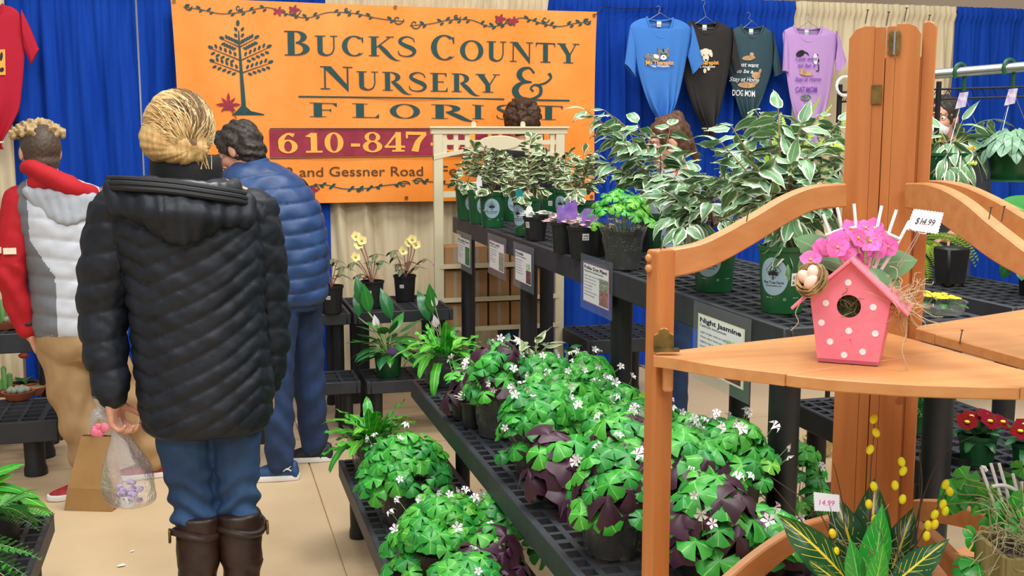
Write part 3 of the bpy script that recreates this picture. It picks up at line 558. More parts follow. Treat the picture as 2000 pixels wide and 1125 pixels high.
G().box(((rx0+rx1)/2, YL, lz(278)), (rx1-rx0, .016, .027)).build('middle_rail', 'beige_plastic', rk, world=True)
g = G(); n = 16
g.prism([(rx0+(rx1-rx0)*i/n, lz(311)+.055*math.sin(math.pi*i/n)) for i in range(n+1)]+[(rx0+(rx1-rx0)*i/n, lz(303)+.055*math.sin(math.pi*i/n)) for i in range(n, -1, -1)], lambda a, b, t: (a, YL+t, b), -.018, .018); g.build('arched_rail', 'beige_plastic', rk, world=True)
ocx, ocz = lx(975), lz(279)
G().prism([(ocx+.125*math.cos(k*.2618), ocz+.043*math.sin(k*.2618)) for k in range(24)], lambda a, b, t: (a, YL-.012+t, b), -.012, .012).build('oval_panel', 'beige_plastic', rk, world=True, bevel=.004)
for px in (925, 1021): x = lx(px); G().prism([(x-.014, lz(250)), (x+.014, lz(250)), (x+.014, lz(241)), (x+.008, lz(237)), (x-.008, lz(237)), (x-.014, lz(241))], lambda a, b, t: (a, YL+t, b), -.006, .006).build('hook_tab', 'beige_plastic', rk, world=True)
G().box(((rx0+rx1)/2, YL, lz(378)), (rx1-rx0-.1, .02, .034)).build('cross_bar', 'beige_plastic', rk, world=True)
for k, py in enumerate((518, 583, 640)): G().box(((rx0+rx1)/2, YL+.09, lz(py)-.006), (rx1-rx0-.06, .2, .012)).box(((rx0+rx1)/2, YL-.015, lz(py)+.004), (rx1-rx0-.06, .008, .026)).build('rack_shelf', 'beige_plastic', rk, world=True)
G().box(((rx0+rx1)/2, YL+.09, lz(700)-.006), (rx1-rx0-.06, .2, .012)).build('rack_shelf', 'beige_plastic', rk, world=True)
for k, (pt, pb, nm) in enumerate(((478, 517, 'top'), (524, 582, 'middle'), (588, 639, 'bottom'))):
    for i in range(5):
        x = rx0+.06+(rx1-rx0-.12)*(i+.5)/5; h = lz(pt)-lz(pb)-.008
        t = thing('cardboard_box', 'brown cardboard box on the %s rack shelf, %s from the left post' % (nm, ('first', 'second', 'third', 'fourth', 'fifth')[i]), 'box', (x, YL+.095, lz(pb)+.001), 0, 'cardboard boxes on the %s shelf of the beige rack' % nm)
        G().box((0, 0, h/2), ((rx1-rx0-.12)/5-.012, .16, h)).build('carton', 'cardboard', t, bevel=.002)
        G().box((.0, -.081, h*.5), (.02, .002, h*.9)).build('tape', 'clear_plastic', t)

# ---------------------------------------------------------------- folding corner shelf of orange wood
SZ = 1.226
CS = thing('corner_shelf', 'folding corner shelf of orange stained wood with curved rails', 'shelf', (atd(1740, 640, 2.13).x, atd(1740, 640, 2.13).y, 0))
def board(name, mat, P0, P1, top, bot, th, off=0, bevel=.003, label=None, cat_n=5):
    """curved board in the upright plane through P0,P1: outline given by photo pixels, real thickness th"""
    d = (P1-P0); d.z = 0; d.normalize(); nrm = Vector((d.y, -d.x, 0)); c = Vector(CAM)
    if nrm.dot(c-P0) < 0: nrm = -nrm
    def hit(px, py): r = Vector(ray(px, py)); q = c+r*((P0-c).dot(nrm)/r.dot(nrm)); return ((q-P0).dot(d), q.z)
    T = [hit(*p) for p in top]; B = [hit(*p) for p in bot]; T = [tuple(p) for p in cat(T, cat_n)]; B = [tuple(p) for p in cat(B, cat_n)]
    n = min(len(T), len(B)); k = len(T); out = T+B[::-1]; fn = lambda a, b, t: tuple(P0+d*a+nrm*(off-t)+Vector((0, 0, b-P0.z)))
    g = G(); m = len(T)
    if len(T) == len(B):
        vs = [fn(*p, 0) for p in T]+[fn(*p, 0) for p in B]+[fn(*p, th) for p in T]+[fn(*p, th) for p in B]; fs = []
        for i in range(m-1): fs += [(i, m+i, m+i+1, i+1), (2*m+i, 2*m+i+1, 3*m+i+1, 3*m+i), (i, i+1, 2*m+i+1, 2*m+i), (m+i, 3*m+i, 3*m+i+1, m+i+1)]
        fs += [(0, 2*m, 3*m, m), (m-1, 2*m-1, 4*m-1, 3*m-1)]; g.add(vs, fs)
    else: g.prism(out, fn, 0, th)
    o = g.build(name, mat, CS, world=True, bevel=bevel, smooth=True, angle=30)
    if label: o['label'] = label
    return o
az = YAW+math.atan(740/FPX); ex = Vector((math.cos(az), -math.sin(az), 0)); en = Vector((-math.sin(az), -math.cos(az), 0)); c0 = atd(1740, 300, 2.13); c0.z = 0
def stile(a, b, z1, off, th=.022, ch=(.012, .03)):
    """upright board between photo columns a and b (at y=300); off moves it away from the camera"""
    s = 2.13/FPX; xa, xb = (a-1740)*s, (b-1740)*s; l, r = ch
    out = [(xa, 0.0), (xb, 0.0), (xb, z1-r*.9), (xb-r*.45, z1-r*.2), (xb-r, z1), (xa+l, z1), (xa+l*.45, z1-l*.2), (xa, z1-l*.9)]
    return G().prism(out, lambda x, z, t: tuple(c0+ex*x+en*(-off-t)+Vector((0, 0, z))), 0, th).build('stile', 'wood_post', CS, world=True, bevel=.0025, smooth=True)
stile(1653, 1700.6, 1.797, 0, ch=(.026, .001)); stile(1701, 1721, 1.795, .0008, ch=(.001, .003)); stile(1722.5, 1739.6, 1.796, 0, ch=(.003, .001)); stile(1740, 1785, 1.80, .0008, ch=(.001, .022)); stile(1788, 1814, 1.806, .022, ch=(.006, .014)); stile(1715, 1800, 1.74, .0235, ch=(.003, .003))
def on_col(px, py, o=.0015):
    r = Vector(ray(px, py)); c = Vector(CAM); return c+r*((c0+en*o-c).dot(en)/r.dot(en))
hp = on_col(1747, 84)
for s_ in (-1, 1): G().prism([(s_*x, z) for x, z in ((.001, -.02), (.008, -.022), (.0115, -.017), (.009, -.01), (.0115, -.003), (.0115, .004), (.009, .011), (.0115, .017), (.008, .022), (.001, .02))], lambda x, z, t: tuple(hp+ex*x+en*t+Vector((0, 0, z))), 0, .003).build('hinge_leaf', 'brass', CS, world=True)
G().tube([hp+en*.004+Vector((0, 0, -.022)), hp+en*.004+Vector((0, 0, .022))], .0022, 8).build('hinge_pin', 'steel', CS, world=True)
hp2 = on_col(1712, 185); G().prism([(-.0095, -.0185), (.0095, -.0185), (.0095, .0185), (-.0095, .0185)], lambda x, z, t: tuple(hp2+ex*x+en*t+Vector((0, 0, z))), 0, .002).build('brass_plate', 'brass', CS, world=True, bevel=.001)
PL0, PL1 = atd(1652, 385, 2.13), atd(1291, 515, 1.9)
board('left_rail', 'wood_shelf', PL0, PL1, [(1655, 358), (1595, 363), (1540, 383), (1480, 418), (1420, 452), (1370, 475), (1312, 487)], [(1655, 405), (1595, 411), (1540, 437), (1480, 474), (1420, 508), (1370, 530), (1312, 543)], .022)
board('left_lower_rail', 'wood_shelf', PL0, PL1, [(1640, 1008), (1575, 1026), (1520, 1056), (1470, 1092), (1430, 1126), (1380, 1165), (1312, 1200)], [(1640, 1046), (1590, 1062), (1545, 1086), (1505, 1118), (1465, 1155), (1400, 1210), (1312, 1258)], .022)
PR0, PR1 = atd(1768, 380, 2.1), atd(2000, 515, 1.745)
board('right_rail', 'wood_shelf', PR0, PR1, [(1766, 357), (1806, 358), (1845, 371), (1884, 395), (1925, 430), (1967, 463), (2010, 495), (2090, 540), (2150, 550)], [(1766, 407), (1806, 415), (1840, 440), (1878, 467), (1927, 503), (1967, 527), (2010, 550), (2090, 606), (2150, 618)], .024)
board('right_lower_rail', 'wood_shelf', PR0, PR1, [(1778, 1018), (1810, 1038), (1850, 1078), (1890, 1122), (1930, 1165), (2000, 1230), (2150, 1300)], [(1778, 1062), (1810, 1080), (1838, 1112), (1868, 1150), (1910, 1195), (1990, 1270), (2150, 1365)], .022)
PB0, PB1 = atd(1806, 380, 2.2), atd(2000, 450, 1.95)
board('back_rail', 'wood_shelf', PB0, PB1, [(1806, 352), (1840, 353), (1880, 362), (1920, 379), (1960, 400), (2010, 430), (2120, 490)], [(1806, 398), (1840, 402), (1880, 416), (1920, 440), (1960, 462), (2010, 490), (2120, 552)], .022)
board('back_lower_rail', 'wood_shelf', PB0, PB1, [(1781, 976), (1822, 977), (1860, 985), (1895, 996), (1950, 1015), (2030, 1048), (2120, 1085)], [(1781, 1018), (1822, 1021), (1860, 1027), (1895, 1036), (1950, 1053), (2030, 1086), (2120, 1125)], .022)
# end posts
def post(p, wd, dp, z1, label=None):
    o = G().prism([(-wd/2, 0), (wd/2, 0), (wd/2, z1-.004), (wd/2-.004, z1), (-wd/2+.004, z1), (-wd/2, z1-.004)], lambda x, z, t: tuple(Vector((p.x, p.y, 0))+e1*x+e2*(-t)+Vector((0, 0, z))), -dp/2, dp/2).build('post', 'wood_post', CS, world=True, bevel=.004, seg=2, smooth=True); return o
e1 = (PL0-PL1); e1.z = 0; e1.normalize(); e2 = Vector((-e1.y, e1.x, 0)); e2 = -e2 if e2.dot(Vector((0, -1, 0))) < 0 else e2
p1 = atd(1291, 515, 1.905); post(p1, .040, .030, atd(1291, 487, 1.9).z)
ep = (PR1-PR0); ep.z = 0; ep.normalize(); e1, e2 = ep, Vector((ep.y, -ep.x, 0)); pr = PR0+ep*.80; post(pr, .04, .03, 1.39); pb_ = PB0+(PB1-PB0).normalized()*.78; post(pb_, .04, .03, 1.39)
e1 = (PL0-PL1); e1.z = 0; e1.normalize()
for py in (504, 524): G().sphere(atd(1268, py, 1.9), .0075, 10, 6).build('dowel_end', 'wood_shelf', CS, world=True, smooth=True)
# shelves: each of three planks
def clip(P, a, b, c):
    out = []
    for i in range(len(P)):
        p, q = P[i], P[(i+1) % len(P)]; fp, fq = a*p[0]+b*p[1]+c, a*q[0]+b*q[1]+c
        if fp >= 0: out.append(p)
        if (fp > 0) != (fq > 0) and abs(fp-fq) > 1e-9: k = fp/(fp-fq); out.append((p[0]+(q[0]-p[0])*k, p[1]+(q[1]-p[1])*k))
    return out
def planks(P, d, n, z, th, mat='wood_shelf', nm='shelf_plank'):
    a, b = -d[1], d[0]; L = math.hypot(a, b); a /= L; b /= L; v = [a*p[0]+b*p[1] for p in P]; lo, hi = min(v), max(v)
    for i in range(n):
        s0, s1 = lo+(hi-lo)*i/n+.0006, lo+(hi-lo)*(i+1)/n-.0006; Q = clip(clip(P, a, b, -s0), -a, -b, s1)
        if len(Q) > 2: G().prism(Q, lambda x, y, t: (x, y, z-t), th, 0).build(nm, mat, CS, world=True, bevel=.002, smooth=True, angle=30)
fr = [atz(x, y, SZ) for x, y in cat([(1276, 694), (1314, 699), (1400, 714), (1500, 726), (1590, 737), (1678, 744), (1770, 750), (1856, 753), (1930, 755), (2000, 756)], 3)]
apx = atz(1700, 640, SZ); lft = atz(1283, 688, SZ); rgt = atz(2000, 723, SZ); rd = (rgt-apx).normalized()
P = [(apx.x, apx.y), (lft.x, lft.y)]+[(p.x, p.y) for p in fr]; rend = apx+rd*.72; P += [(fr[-1].x+.14, fr[-1].y-.115), (rend.x, rend.y)]
planks(P, (apx.x-lft.x, apx.y-lft.y), 3, SZ, .02)
a2 = atz(1788, 644, SZ); b2 = atz(2000, 702, SZ); c2 = atz(2000, 606, SZ); d2 = atz(1796, 638, SZ)
P2 = [(a2.x, a2.y), (a2.x+(b2.x-a2.x)*2, a2.y+(b2.y-a2.y)*2), (d2.x+(c2.x-d2.x)*1.6, d2.y+(c2.y-d2.y)*1.6), (d2.x, d2.y)]
planks(P2, (b2.y-a2.y, a2.x-b2.x), 3, SZ+.002, .02)
SZ2 = .74; k_ = .95
P3 = [(apx.x+(x-apx.x)*k_, apx.y+(y-apx.y)*k_) for x, y in P]; planks(P3, (apx.x-lft.x, apx.y-lft.y), 3, SZ2, .02); planks(P2, (b2.y-a2.y, a2.x-b2.x), 3, SZ2, .02)
hq = atd(1296, 668, 1.885); G().prism([(-.017, -.012), (.017, -.012), (.017, .012), (.010, .016), (.006, .022), (0, .025), (-.006, .022), (-.010, .016), (-.017, .012)], lambda x, z, t: tuple(hq+Vector(RGT)*x-Vector(FWD)*t+Vector((0, 0, z))), 0, .003).build('hinge_leaf', 'brass', CS, world=True, bevel=.001)
G().box(hq+Vector((.004, -.004, -.013)), (.042, .014, .005), Matrix.Rotation(-YAW, 3, 'Z')).build('hinge_leaf', 'brass', CS, world=True)
bk = atd(1304, 738, 1.9); G().box(bk, (.017, .022, .045), Matrix.Rotation(-YAW, 3, 'Z')).build('shelf_support', 'wood_shelf', CS, world=True, bevel=.003)
for px, py, d in ((1290, 478, 1.9), (1458, 421, 1.99), (1930, 423, 1.85), (1956, 421, 1.84), (1690, 34, 2.11), (1731, 38, 2.11), (1766, 30, 2.11), (1811, 44, 2.13), (1874, 660, 2.0)):
    a = atd(px, py+12, d); G().tube([a, a+Vector((.004, 0, .024)), a+Vector((.004, 0, .0245)), a+Vector((.004, 0, .026))], [.0011, .0011, .0026, .0026], 6).build('nail', 'nail', CS, world=True)

# ---------------------------------------------------------------- laminated signs on the tall bench
clearmat('laminate', .30, .3, '#b9c0c8', .05, 6, .12)
def sign(i, TL, TR, BL, border, pics, label, XP=XT0-.006):
    a, b, c = atx(*TL, XP), atx(*TR, XP), atx(*BL, XP); y0, y1 = a.y, b.y; z1 = (a.z+b.z)/2; z0 = z1-(a.z-c.z); w_, h_ = y0-y1, z1-z0
    t = thing('plant_sign', label, 'sign', (XP, (y0+y1)/2, z0), 0, 'laminated plant signs along the tall bench')
    G().prism([(y0, z0), (y1, z0), (y1, z1), (y0, z1)], lambda y, z, q: (XP+q, y, z), -.0012, 0).build('laminate', 'laminate', t, world=True)
    m = .09*w_; f = lambda u, v, o=.002: (XP-o, y0-m-(w_-2*m)*u, z0+m+(h_-2*m)*v)
    G().add([f(0, 0, .0015), f(1, 0, .0015), f(1, 1, .0015), f(0, 1, .0015)], [(0, 1, 2, 3)]).build('border', border, t, world=True)
    G().add([f(.025, .02, .0018), f(.975, .02, .0018), f(.975, .98, .0018), f(.025, .98, .0018)], [(0, 1, 2, 3)]).build('paper', 'print_white', t, world=True)
    ti, la, ln = SIGNS[i]; g = G(); v, fc, tw = textmesh(ti, .03); wd = min(.88, .062*len(ti)+.1); g.add([f(.05+wd*x/tw, .86+.085*y/.73, .0022) for x, y in v], fc)
    v, fc, tw = textmesh(la, .01); wd = min(.74, .034*len(la)); g.add([f(.05+wd*x/tw, .785+.048*y/.73, .0022) for x, y in v], fc); g.build('heading', 'print_black', t, world=True)
    g = G()
    for k, l_ in enumerate(ln): v, fc, tw = textmesh(l_, .006); g.add([f(.06+.021*len(l_)*x/tw, .675-.082*k+.034*y/.73, .0022) for x, y in v], fc)
    g.build('care_text', 'print_grey_text', t, world=True)
    for (u0, v0, u1, v1), m_ in pics: G().add([f(u0, v0, .0022), f(u1, v0, .0022), f(u1, v1, .0022), f(u0, v1, .0022)], [(0, 1, 2, 3)]).build('printed_photo', m_, t, world=True)
pm('print_grey_text', '#4a4c52', .6); pm('photo_green', '#2f9a55', .5, col2='#0e4a22', scale=70); pm('photo_pink', '#c9868c', .5, col2='#5d5a44', scale=90); pm('photo_purple', '#3c2440', .5, col2='#8a5a50', scale=60); pm('photo_leaf', '#7fae6a', .5, col2='#dfe9d2', scale=90); pm('photo_stone', '#b7b9a5', .5, col2='#56704e', scale=110)
pm('border_pink', '#d98a9c', .5); pm('border_green', '#bfe0c4', .5); pm('border_dark', '#56586a', .5); pm('border_cream', '#e6e3b4', .5); pm('photo_dark', '#4a2020', .5, col2='#7a4038', scale=90)
sign(0, (892, 448), (921, 460), (893, 521), 'border_green', [((.62, .05, .96, .72), 'photo_green')], 'small white sign with a green picture at the far end of the tall bench')
sign(1, (953, 455), (989, 466), (953, 533), 'border_pink', [((.66, .05, .96, .68), 'photo_stone')], 'white sign with a faint pink edge reading Pink Lady')
sign(2, (1003, 472), (1043, 484), (1006, 559), 'border_dark', [((.68, .05, .96, .45), 'photo_purple'), ((.7, .45, .92, .66), 'photo_leaf')], 'white sign with a dark edge headed Oxalis beside the small pink and white leaf pot')
sign(3, (1135, 495), (1197, 512), (1140, 603), 'border_pink', [((.64, .42, .97, .72), 'photo_stone'), ((.64, .05, .97, .42), 'photo_pink')], 'pink edged sign reading Polka Dot Plant')
sign(4, (1356, 588), (1468, 622), (1357, 740), 'border_cream', [((.62, .4, .95, .72), 'photo_leaf'), ((.62, .04, .95, .28), 'photo_dark')], 'large pale edged sign reading Night Jasmine, half hidden by the wooden shelf')
# ---------------------------------------------------------------- people
def cap(g, p, q, r0, r1=None, n=14, flat=1.0):
    r1 = r0 if r1 is None else r1; p, q = Vector(p), Vector(q); d = (q-p); L = d.length; d = d/L if L > 1e-6 else Vector((0, 0, 1)); P = []; rr = []
    for a in (80, 55, 28, 0): P.append(p-d*r0*math.sin(R(a))); rr.append(r0*math.cos(R(a)))
    for a in (0, 28, 55, 80): P.append(q+d*r1*math.sin(R(a))); rr.append(r1*math.cos(R(a)))
    return g.tube(P, rr, n, sx=flat)
def chain(g, pts, rs, n=14):
    for i in range(len(pts)-1): cap(g, pts[i], pts[i+1], rs[i], rs[i+1], n)
    return g
def loft(g, rings, n=32, sub=4):
    """rings: (z, cx, cy, rx, ry, turn)"""
    S = cat([tuple(r)+(0,)*(6-len(r)) for r in rings], sub); vs = []
    for z, cx, cy, rx, ry, tn in S:
        for j in range(n):
            a = 2*math.pi*j/n; c, s = math.cos(a), math.sin(a); e = .85; x = rx*abs(c)**e*(1 if c > 0 else -1); y = ry*abs(s)**e*(1 if s > 0 else -1)
            vs.append((cx+x*math.cos(tn)-y*math.sin(tn), cy+x*math.sin(tn)+y*math.cos(tn), z))
    m = len(S); fs = [(i*n+j, i*n+(j+1) % n, (i+1)*n+(j+1) % n, (i+1)*n+j) for i in range(m-1) for j in range(n)]+[tuple(reversed(range(n))), tuple(range((m-1)*n, m*n))]
    return g.add(vs, fs)
def fuse(name, g, voxel, mats, parent, smooth=4, disp=None, matfn=None, label=None, fac=.5):
    """fuse overlapping closed shapes into one continuous skin; disp(co, no) moves points along the normal"""
    me = g.mesh(name+'_raw', []); o = bpy.data.objects.new('raw', me); C.objects.link(o)
    m = o.modifiers.new('r', 'REMESH'); m.mode = 'VOXEL'; m.voxel_size = voxel
    if smooth: s = o.modifiers.new('s', 'SMOOTH'); s.factor = fac; s.iterations = smooth
    dg = bpy.context.evaluated_depsgraph_get(); dg.update(); out = bpy.data.meshes.new_from_object(o.evaluated_get(dg)); out.name = name
    bpy.data.objects.remove(o); bpy.data.meshes.remove(me); n = len(out.vertices)
    if disp:
        co = np.zeros(n*3); out.vertices.foreach_get('co', co); co = co.reshape(-1, 3); no = np.zeros(n*3); out.vertices.foreach_get('normal', no); no = no.reshape(-1, 3)
        co = co+no*disp(co, no)[:, None]; out.vertices.foreach_set('co', co.ravel())
    out.materials.clear()
    for m_ in (mats if isinstance(mats, (list, tuple)) else [mats]): out.materials.append(MAT[m_])
    if matfn:
        k = len(out.polygons); c = np.zeros(k*3); out.polygons.foreach_get('center', c); nn = np.zeros(k*3); out.polygons.foreach_get('normal', nn); out.polygons.foreach_set('material_index', matfn(c.reshape(-1, 3), nn.reshape(-1, 3)).astype(np.int32))
    out.shade_smooth(); out.update(); ob = link(name, out, parent)
    if label: ob['label'] = label
    return ob
def fnoise(co, f, seed=0.0):
    """cheap smooth noise from summed sines"""
    x, y, z = co[:, 0]*f+seed, co[:, 1]*f+seed*1.7, co[:, 2]*f-seed
    return (np.sin(x*1.3+2.1*np.sin(z*.9+1)+.7*y)+np.sin(z*1.9+1.7*np.sin(x*1.1+seed)+y*1.2)+np.sin(y*2.1+x*.8+1.3*np.sin(z*1.4)))/3
def frame(fwd, up=(0, 0, 1)):
    """rotation whose local y is forward, z up"""
    f = Vector(fwd).normalized(); r = f.cross(Vector(up)).normalized(); u = r.cross(f); return Matrix((r, f, u)).transposed()
def hand_shape(g, wr, d, pn, th, curl=.5, spread=.12, s=1.0, tc=.5):
    """wrist point, hand direction, palm normal, thumb-side direction; five fingers bent towards the palm"""
    wr, d, pn, th = Vector(wr), Vector(d).normalized(), Vector(pn).normalized(), Vector(th); th = (th-d*th.dot(d)).normalized(); pn = (pn-d*pn.dot(d)-th*pn.dot(th)).normalized()
    cap(g, wr-d*.035*s, wr+d*.02*s, .024*s, .026*s)
    for k, (o, L, kl) in enumerate(((.030, .076, .088), (.010, .086, .092), (-.010, .080, .088), (-.029, .060, .080))):
        b = wr+th*o*.8*s+d*.012*s; kn = wr+th*o*s+d*kl*s; cap(g, b, kn, .0135*s, .0105*s, 10); p = kn; ang = 0; dirn = d+th*o*spread*12*.3
        for j, f in enumerate((.46, .31, .23)):
            ang += curl*(1.0, 1.15, .8)[j]; v = (dirn.normalized()*math.cos(ang)+pn*math.sin(ang)); q = p+v*L*f*s; cap(g, p, q, (.0092-.0009*j)*s, (.0084-.0009*j)*s, 10); p = q
    b = wr+th*.022*s+d*.022*s+pn*.006*s; p = b; v = (d*.72+th*.66+pn*.25).normalized()
    for j, L in enumerate((.042, .032, .026)): q = p+v*L*s; cap(g, p, q, (.0125-.0012*j)*s, (.0105-.001*j)*s, 10); p = q; v = (v*(1-.35*tc)+d*.25*tc+pn*.5*tc).normalized()
def head_shape(g, c, H, s=1.0):
    P = lambda x, y, z: Vector(c)+H @ Vector((x*s, y*s, z*s))
    g.sphere(P(0, -.012, .022), (.075*s, .094*s, .098*s), 20, 14, rot=H); g.sphere(P(0, .022, -.05), (.056*s, .068*s, .066*s), 16, 10, rot=H); g.sphere(P(0, .066, -.098), .026*s, 12, 8)
    for a in (-1, 1):
        g.sphere(P(a*.03, .058, -.03), (.03*s, .03*s, .03*s), 12, 8, rot=H); g.sphere(P(a*.026, .077, .024), (.026*s, .014*s, .009*s), 10, 6, rot=H); g.sphere(P(a*.077, -.006, -.008), (.010*s, .019*s, .031*s), 12, 8, rot=H); g.sphere(P(a*.012, .096, -.032), .010*s, 8, 6)
    cap(g, P(0, .086, .018), P(0, .108, -.026), .009*s, .0125*s); cap(g, P(-.018, .086, -.062), P(.018, .086, -.062), .0065*s); cap(g, P(-.015, .086, -.074), P(.015, .086, -.074), .0075*s)
def eyes(c, H, t, s=1.0):
    for a in (-1, 1):
        p = Vector(c)+H @ Vector((a*.031*s, .0755*s, .002*s)); e = G().sphere(p, .0125*s, 12, 8).build('eye', 'eye_white', t, smooth=True); G().sphere(p+H @ Vector((0, .0095*s, 0)), (.0055*s, .0042*s, .0055*s), 10, 6, rot=H).build('iris', 'eye_dark', e, smooth=True)
    g = G()
    for a in (-1, 1): cap(g, Vector(c)+H @ Vector((a*.015*s, .088*s, .026*s)), Vector(c)+H @ Vector((a*.047*s, .077*s, .027*s)), .0035*s, .0025*s, 8)
    return g
pm('skin', '#d9a58a', .5, col2='#cc9078', scale=14, spec=.4); pm('eye_white', '#eeeae4', .25); pm('eye_dark', '#2a2018', .2); pm('denim', '#1d3558', .8, col2='#31547e', scale=5, bump=.2, bscale=220, lo=.4, hi=.75); pm('denim_dark', '#16294a', .8, col2='#203c66', scale=6, bump=.2, bscale=220)
pm('coat_black', '#0f141d', .56, col2='#171e29', scale=12, bump=.3, bscale=40, dist=.005, spec=.4); pm('coat_rib', '#101216', .6); pm('coat_lining', '#24272c', .35, spec=.7); pm('boot_leather', '#241511', .45, col2='#341f18', scale=9, bump=.2, bscale=40); pm('boot_sole', '#120c0a', .7)
def hairmat(name, a, b, stretch=(9, 9, 1.2), scale=14):
    pm(name, a, .5, col2=b, scale=scale, stretch=stretch, bump=.5, bscale=30, dist=.004, spec=.35, detail=5, lo=.3, hi=.7)
hairmat('hair_blond', '#b58a4e', '#dcbd84'); hairmat('hair_root', '#54402a', '#8a6c44'); hairmat('hair_light', '#dcbb7e', '#efdcae'); hairmat('hair_dark', '#1c1815', '#4a423c', (6, 6, 3)); hairmat('hair_brown', '#2c1d14', '#563a26', (3, 3, 3), 24); hairmat('hair_auburn', '#3a2418', '#6e4a33'); hairmat('hair_fade', '#3f342b', '#5c4c3e', (3, 3, 3), 40); hairmat('hair_dirty_blond', '#8a7048', '#c8ad7c', (6, 6, 3))

def body(t, j, voxel, s=1.0, head_s=1.0):
    """one continuous body from joints; worn clothes are children of their own"""
    g = G(); H = frame(*j['face']); head_shape(g, j['head'], H, head_s)
    cap(g, Vector(j['head'])+H @ Vector((0, -.02, -.06)), j['neck'], .052, .058); V = lambda k: Vector(j[k])
    chain(g, [V('neck'), V('chest'), V('belly'), V('pelvis')], [.07, .105, .10, .105]); cap(g, V('neck'), V('sL'), .05, .05); cap(g, V('neck'), V('sR'), .05, .05); cap(g, V('pelvis'), V('hL'), .09, .085); cap(g, V('pelvis'), V('hR'), .09, .085)
    for k in 'LR':
        chain(g, [V('s'+k), V('e'+k), V('w'+k)], [.048, .038, .025]); h = j['hand'+k]; hand_shape(g, V('w'+k), *h)
        chain(g, [V('h'+k), V('k'+k), V('a'+k)], [.075, .052, .036]); a = V('a'+k); to = Vector(j['toe'+k]).normalized(); z0 = .045
        cap(g, (a.x, a.y, .04), Vector((a.x, a.y, .033))+to*.10, .024, .013); cap(g, a, Vector((a.x, a.y, z0)), .036, .034)
    b = fuse('body', g, voxel, 'skin', t, 2); return H
def seams(s, sp, depth, sharp=.35):
    """quilted puff profile: 0 on the seam, full between"""
    return depth*(np.abs(np.sin(np.pi*s/sp))**sharp)
def shoe(t, a, to, L, up, sole, mat, name='shoe', accent=None):
    a = Vector(a); to = Vector(to).normalized(); sd = Vector((-to.y, to.x, 0)); g = G(); rings = []; P = lambda f, w_, z: a+to*f*L+sd*w_+Vector((0, 0, z-a.z))
    for f, w_, h in ((-.3, .026, .05), (-.27, .034, .085), (-.15, .036, .1), (0, .037, .098), (.2, .041, .075), (.4, .045, .055), (.58, .040, .043), (.68, .022, .034)):
        rings.append([P(f, w_*math.cos(q)*1.0, .016+(h-.016)*max(0, math.sin(q)) if math.sin(q) > 0 else .014) for q in [2*math.pi*k/16 for k in range(16)]])
    g.add([p for r_ in rings for p in r_], [(i*16+k, i*16+(k+1) % 16, (i+1)*16+(k+1) % 16, (i+1)*16+k) for i in range(7) for k in range(16)]+[tuple(reversed(range(16))), tuple(range(112, 128))])
    s = fuse(name, g, .006, up, t, 3); g = G(); out = []
    for f, w_ in ((-.32, 0), (-.3, .028), (-.15, .038), (.2, .044), (.42, .047), (.6, .04), (.7, .018), (.72, 0)): out.append((f, w_))
    o2 = out+[(f, -w_) for f, w_ in reversed(out[1:-1])]
    g.prism(o2, lambda f, w_, z: tuple(P(f, w_, z+.008*max(0, f-.45))), .001, .027); g.build('sole', sole, s, bevel=.005, seg=2, smooth=True)
    g = G()
    for k in range(4): g.tube([P(.05+.07*k, -.02, .088-.011*k), P(.05+.07*k, 0, .098-.012*k), P(.05+.07*k, .02, .088-.011*k)], .003, 5)
    g.build('lace', accent or sole, s, kind='stuff')
    return s

# ---- woman in the long black quilted coat, seen from behind
WM = thing('person', 'person with blonde hair in a long black quilted coat, holding a clear bag', 'person', (-.058, 3.385, 0), R(0))
hl = (-.213, -.035, .835); hr = (.237, .065, .83)
J = dict(head=(.004, .0, 1.592), face=((.03, 1, -.04),), neck=(.02, -.01, 1.46), chest=(.03, 0, 1.3), belly=(.04, 0, 1.08), pelvis=(.05, 0, .9), sL=(-.17, 0, 1.39), sR=(.2, .02, 1.375), eL=(-.235, .02, 1.10), eR=(.24, .05, 1.09), wL=hl, wR=hr,
         handL=((.12, .1, -1), (.55, .75, 0), (.5, .9, 0), .85, .1, .92, .8), handR=((.0, .25, -1), (-.9, .2, 0), (-.2, 1, 0), .5, .1, .9), hL=(-.02, 0, .86), hR=(.125, 0, .86), kL=(-.01, .02, .5), kR=(.13, .015, .48), aL=(.012, -.02, .1), aR=(.135, -.02, .1), toeL=(-.1, 1, 0), toeR=(.12, 1, 0))
body(WM, J, .0048, head_s=1.0)
def coat_disp(co, no):
    x, y, z = co.T; d = np.zeros(len(co)); arm = ((x < -.165) | (x > .232)) & (z > .82)
    xm = np.where(x < -.10, -.10-(x+.10), np.where(x > .20, .20-(x-.20)*1.0, x)); s = z-.62*xm+.012*np.sin(x*16); d1 = seams(s, .053, .009, .42)
    sa = z+.18*(x+.2)*np.sign(x); d2 = seams(sa+.01, .085, .009, .45); d = np.where(arm, d2, d1)
    d += .0035*fnoise(co, 34, 1)+.002*fnoise(co, 80, 3); d = np.where(z > 1.40, d*.4, d); d = np.where(z < .735, d*.3+.004, d); return d
g = G(); loft(g, [(1.475, .02, 0, .07, .075), (1.45, .015, -.005, .13, .095), (1.41, .005, -.005, .195, .122), (1.33, .012, -.01, .205, .145), (1.2, .028, -.01, .196, .15), (1.08, .035, -.008, .188, .148), (.95, .042, -.006, .19, .152), (.84, .05, -.005, .192, .156), (.76, .05, -.005, .183, .153), (.722, .05, 0, .165, .14)])
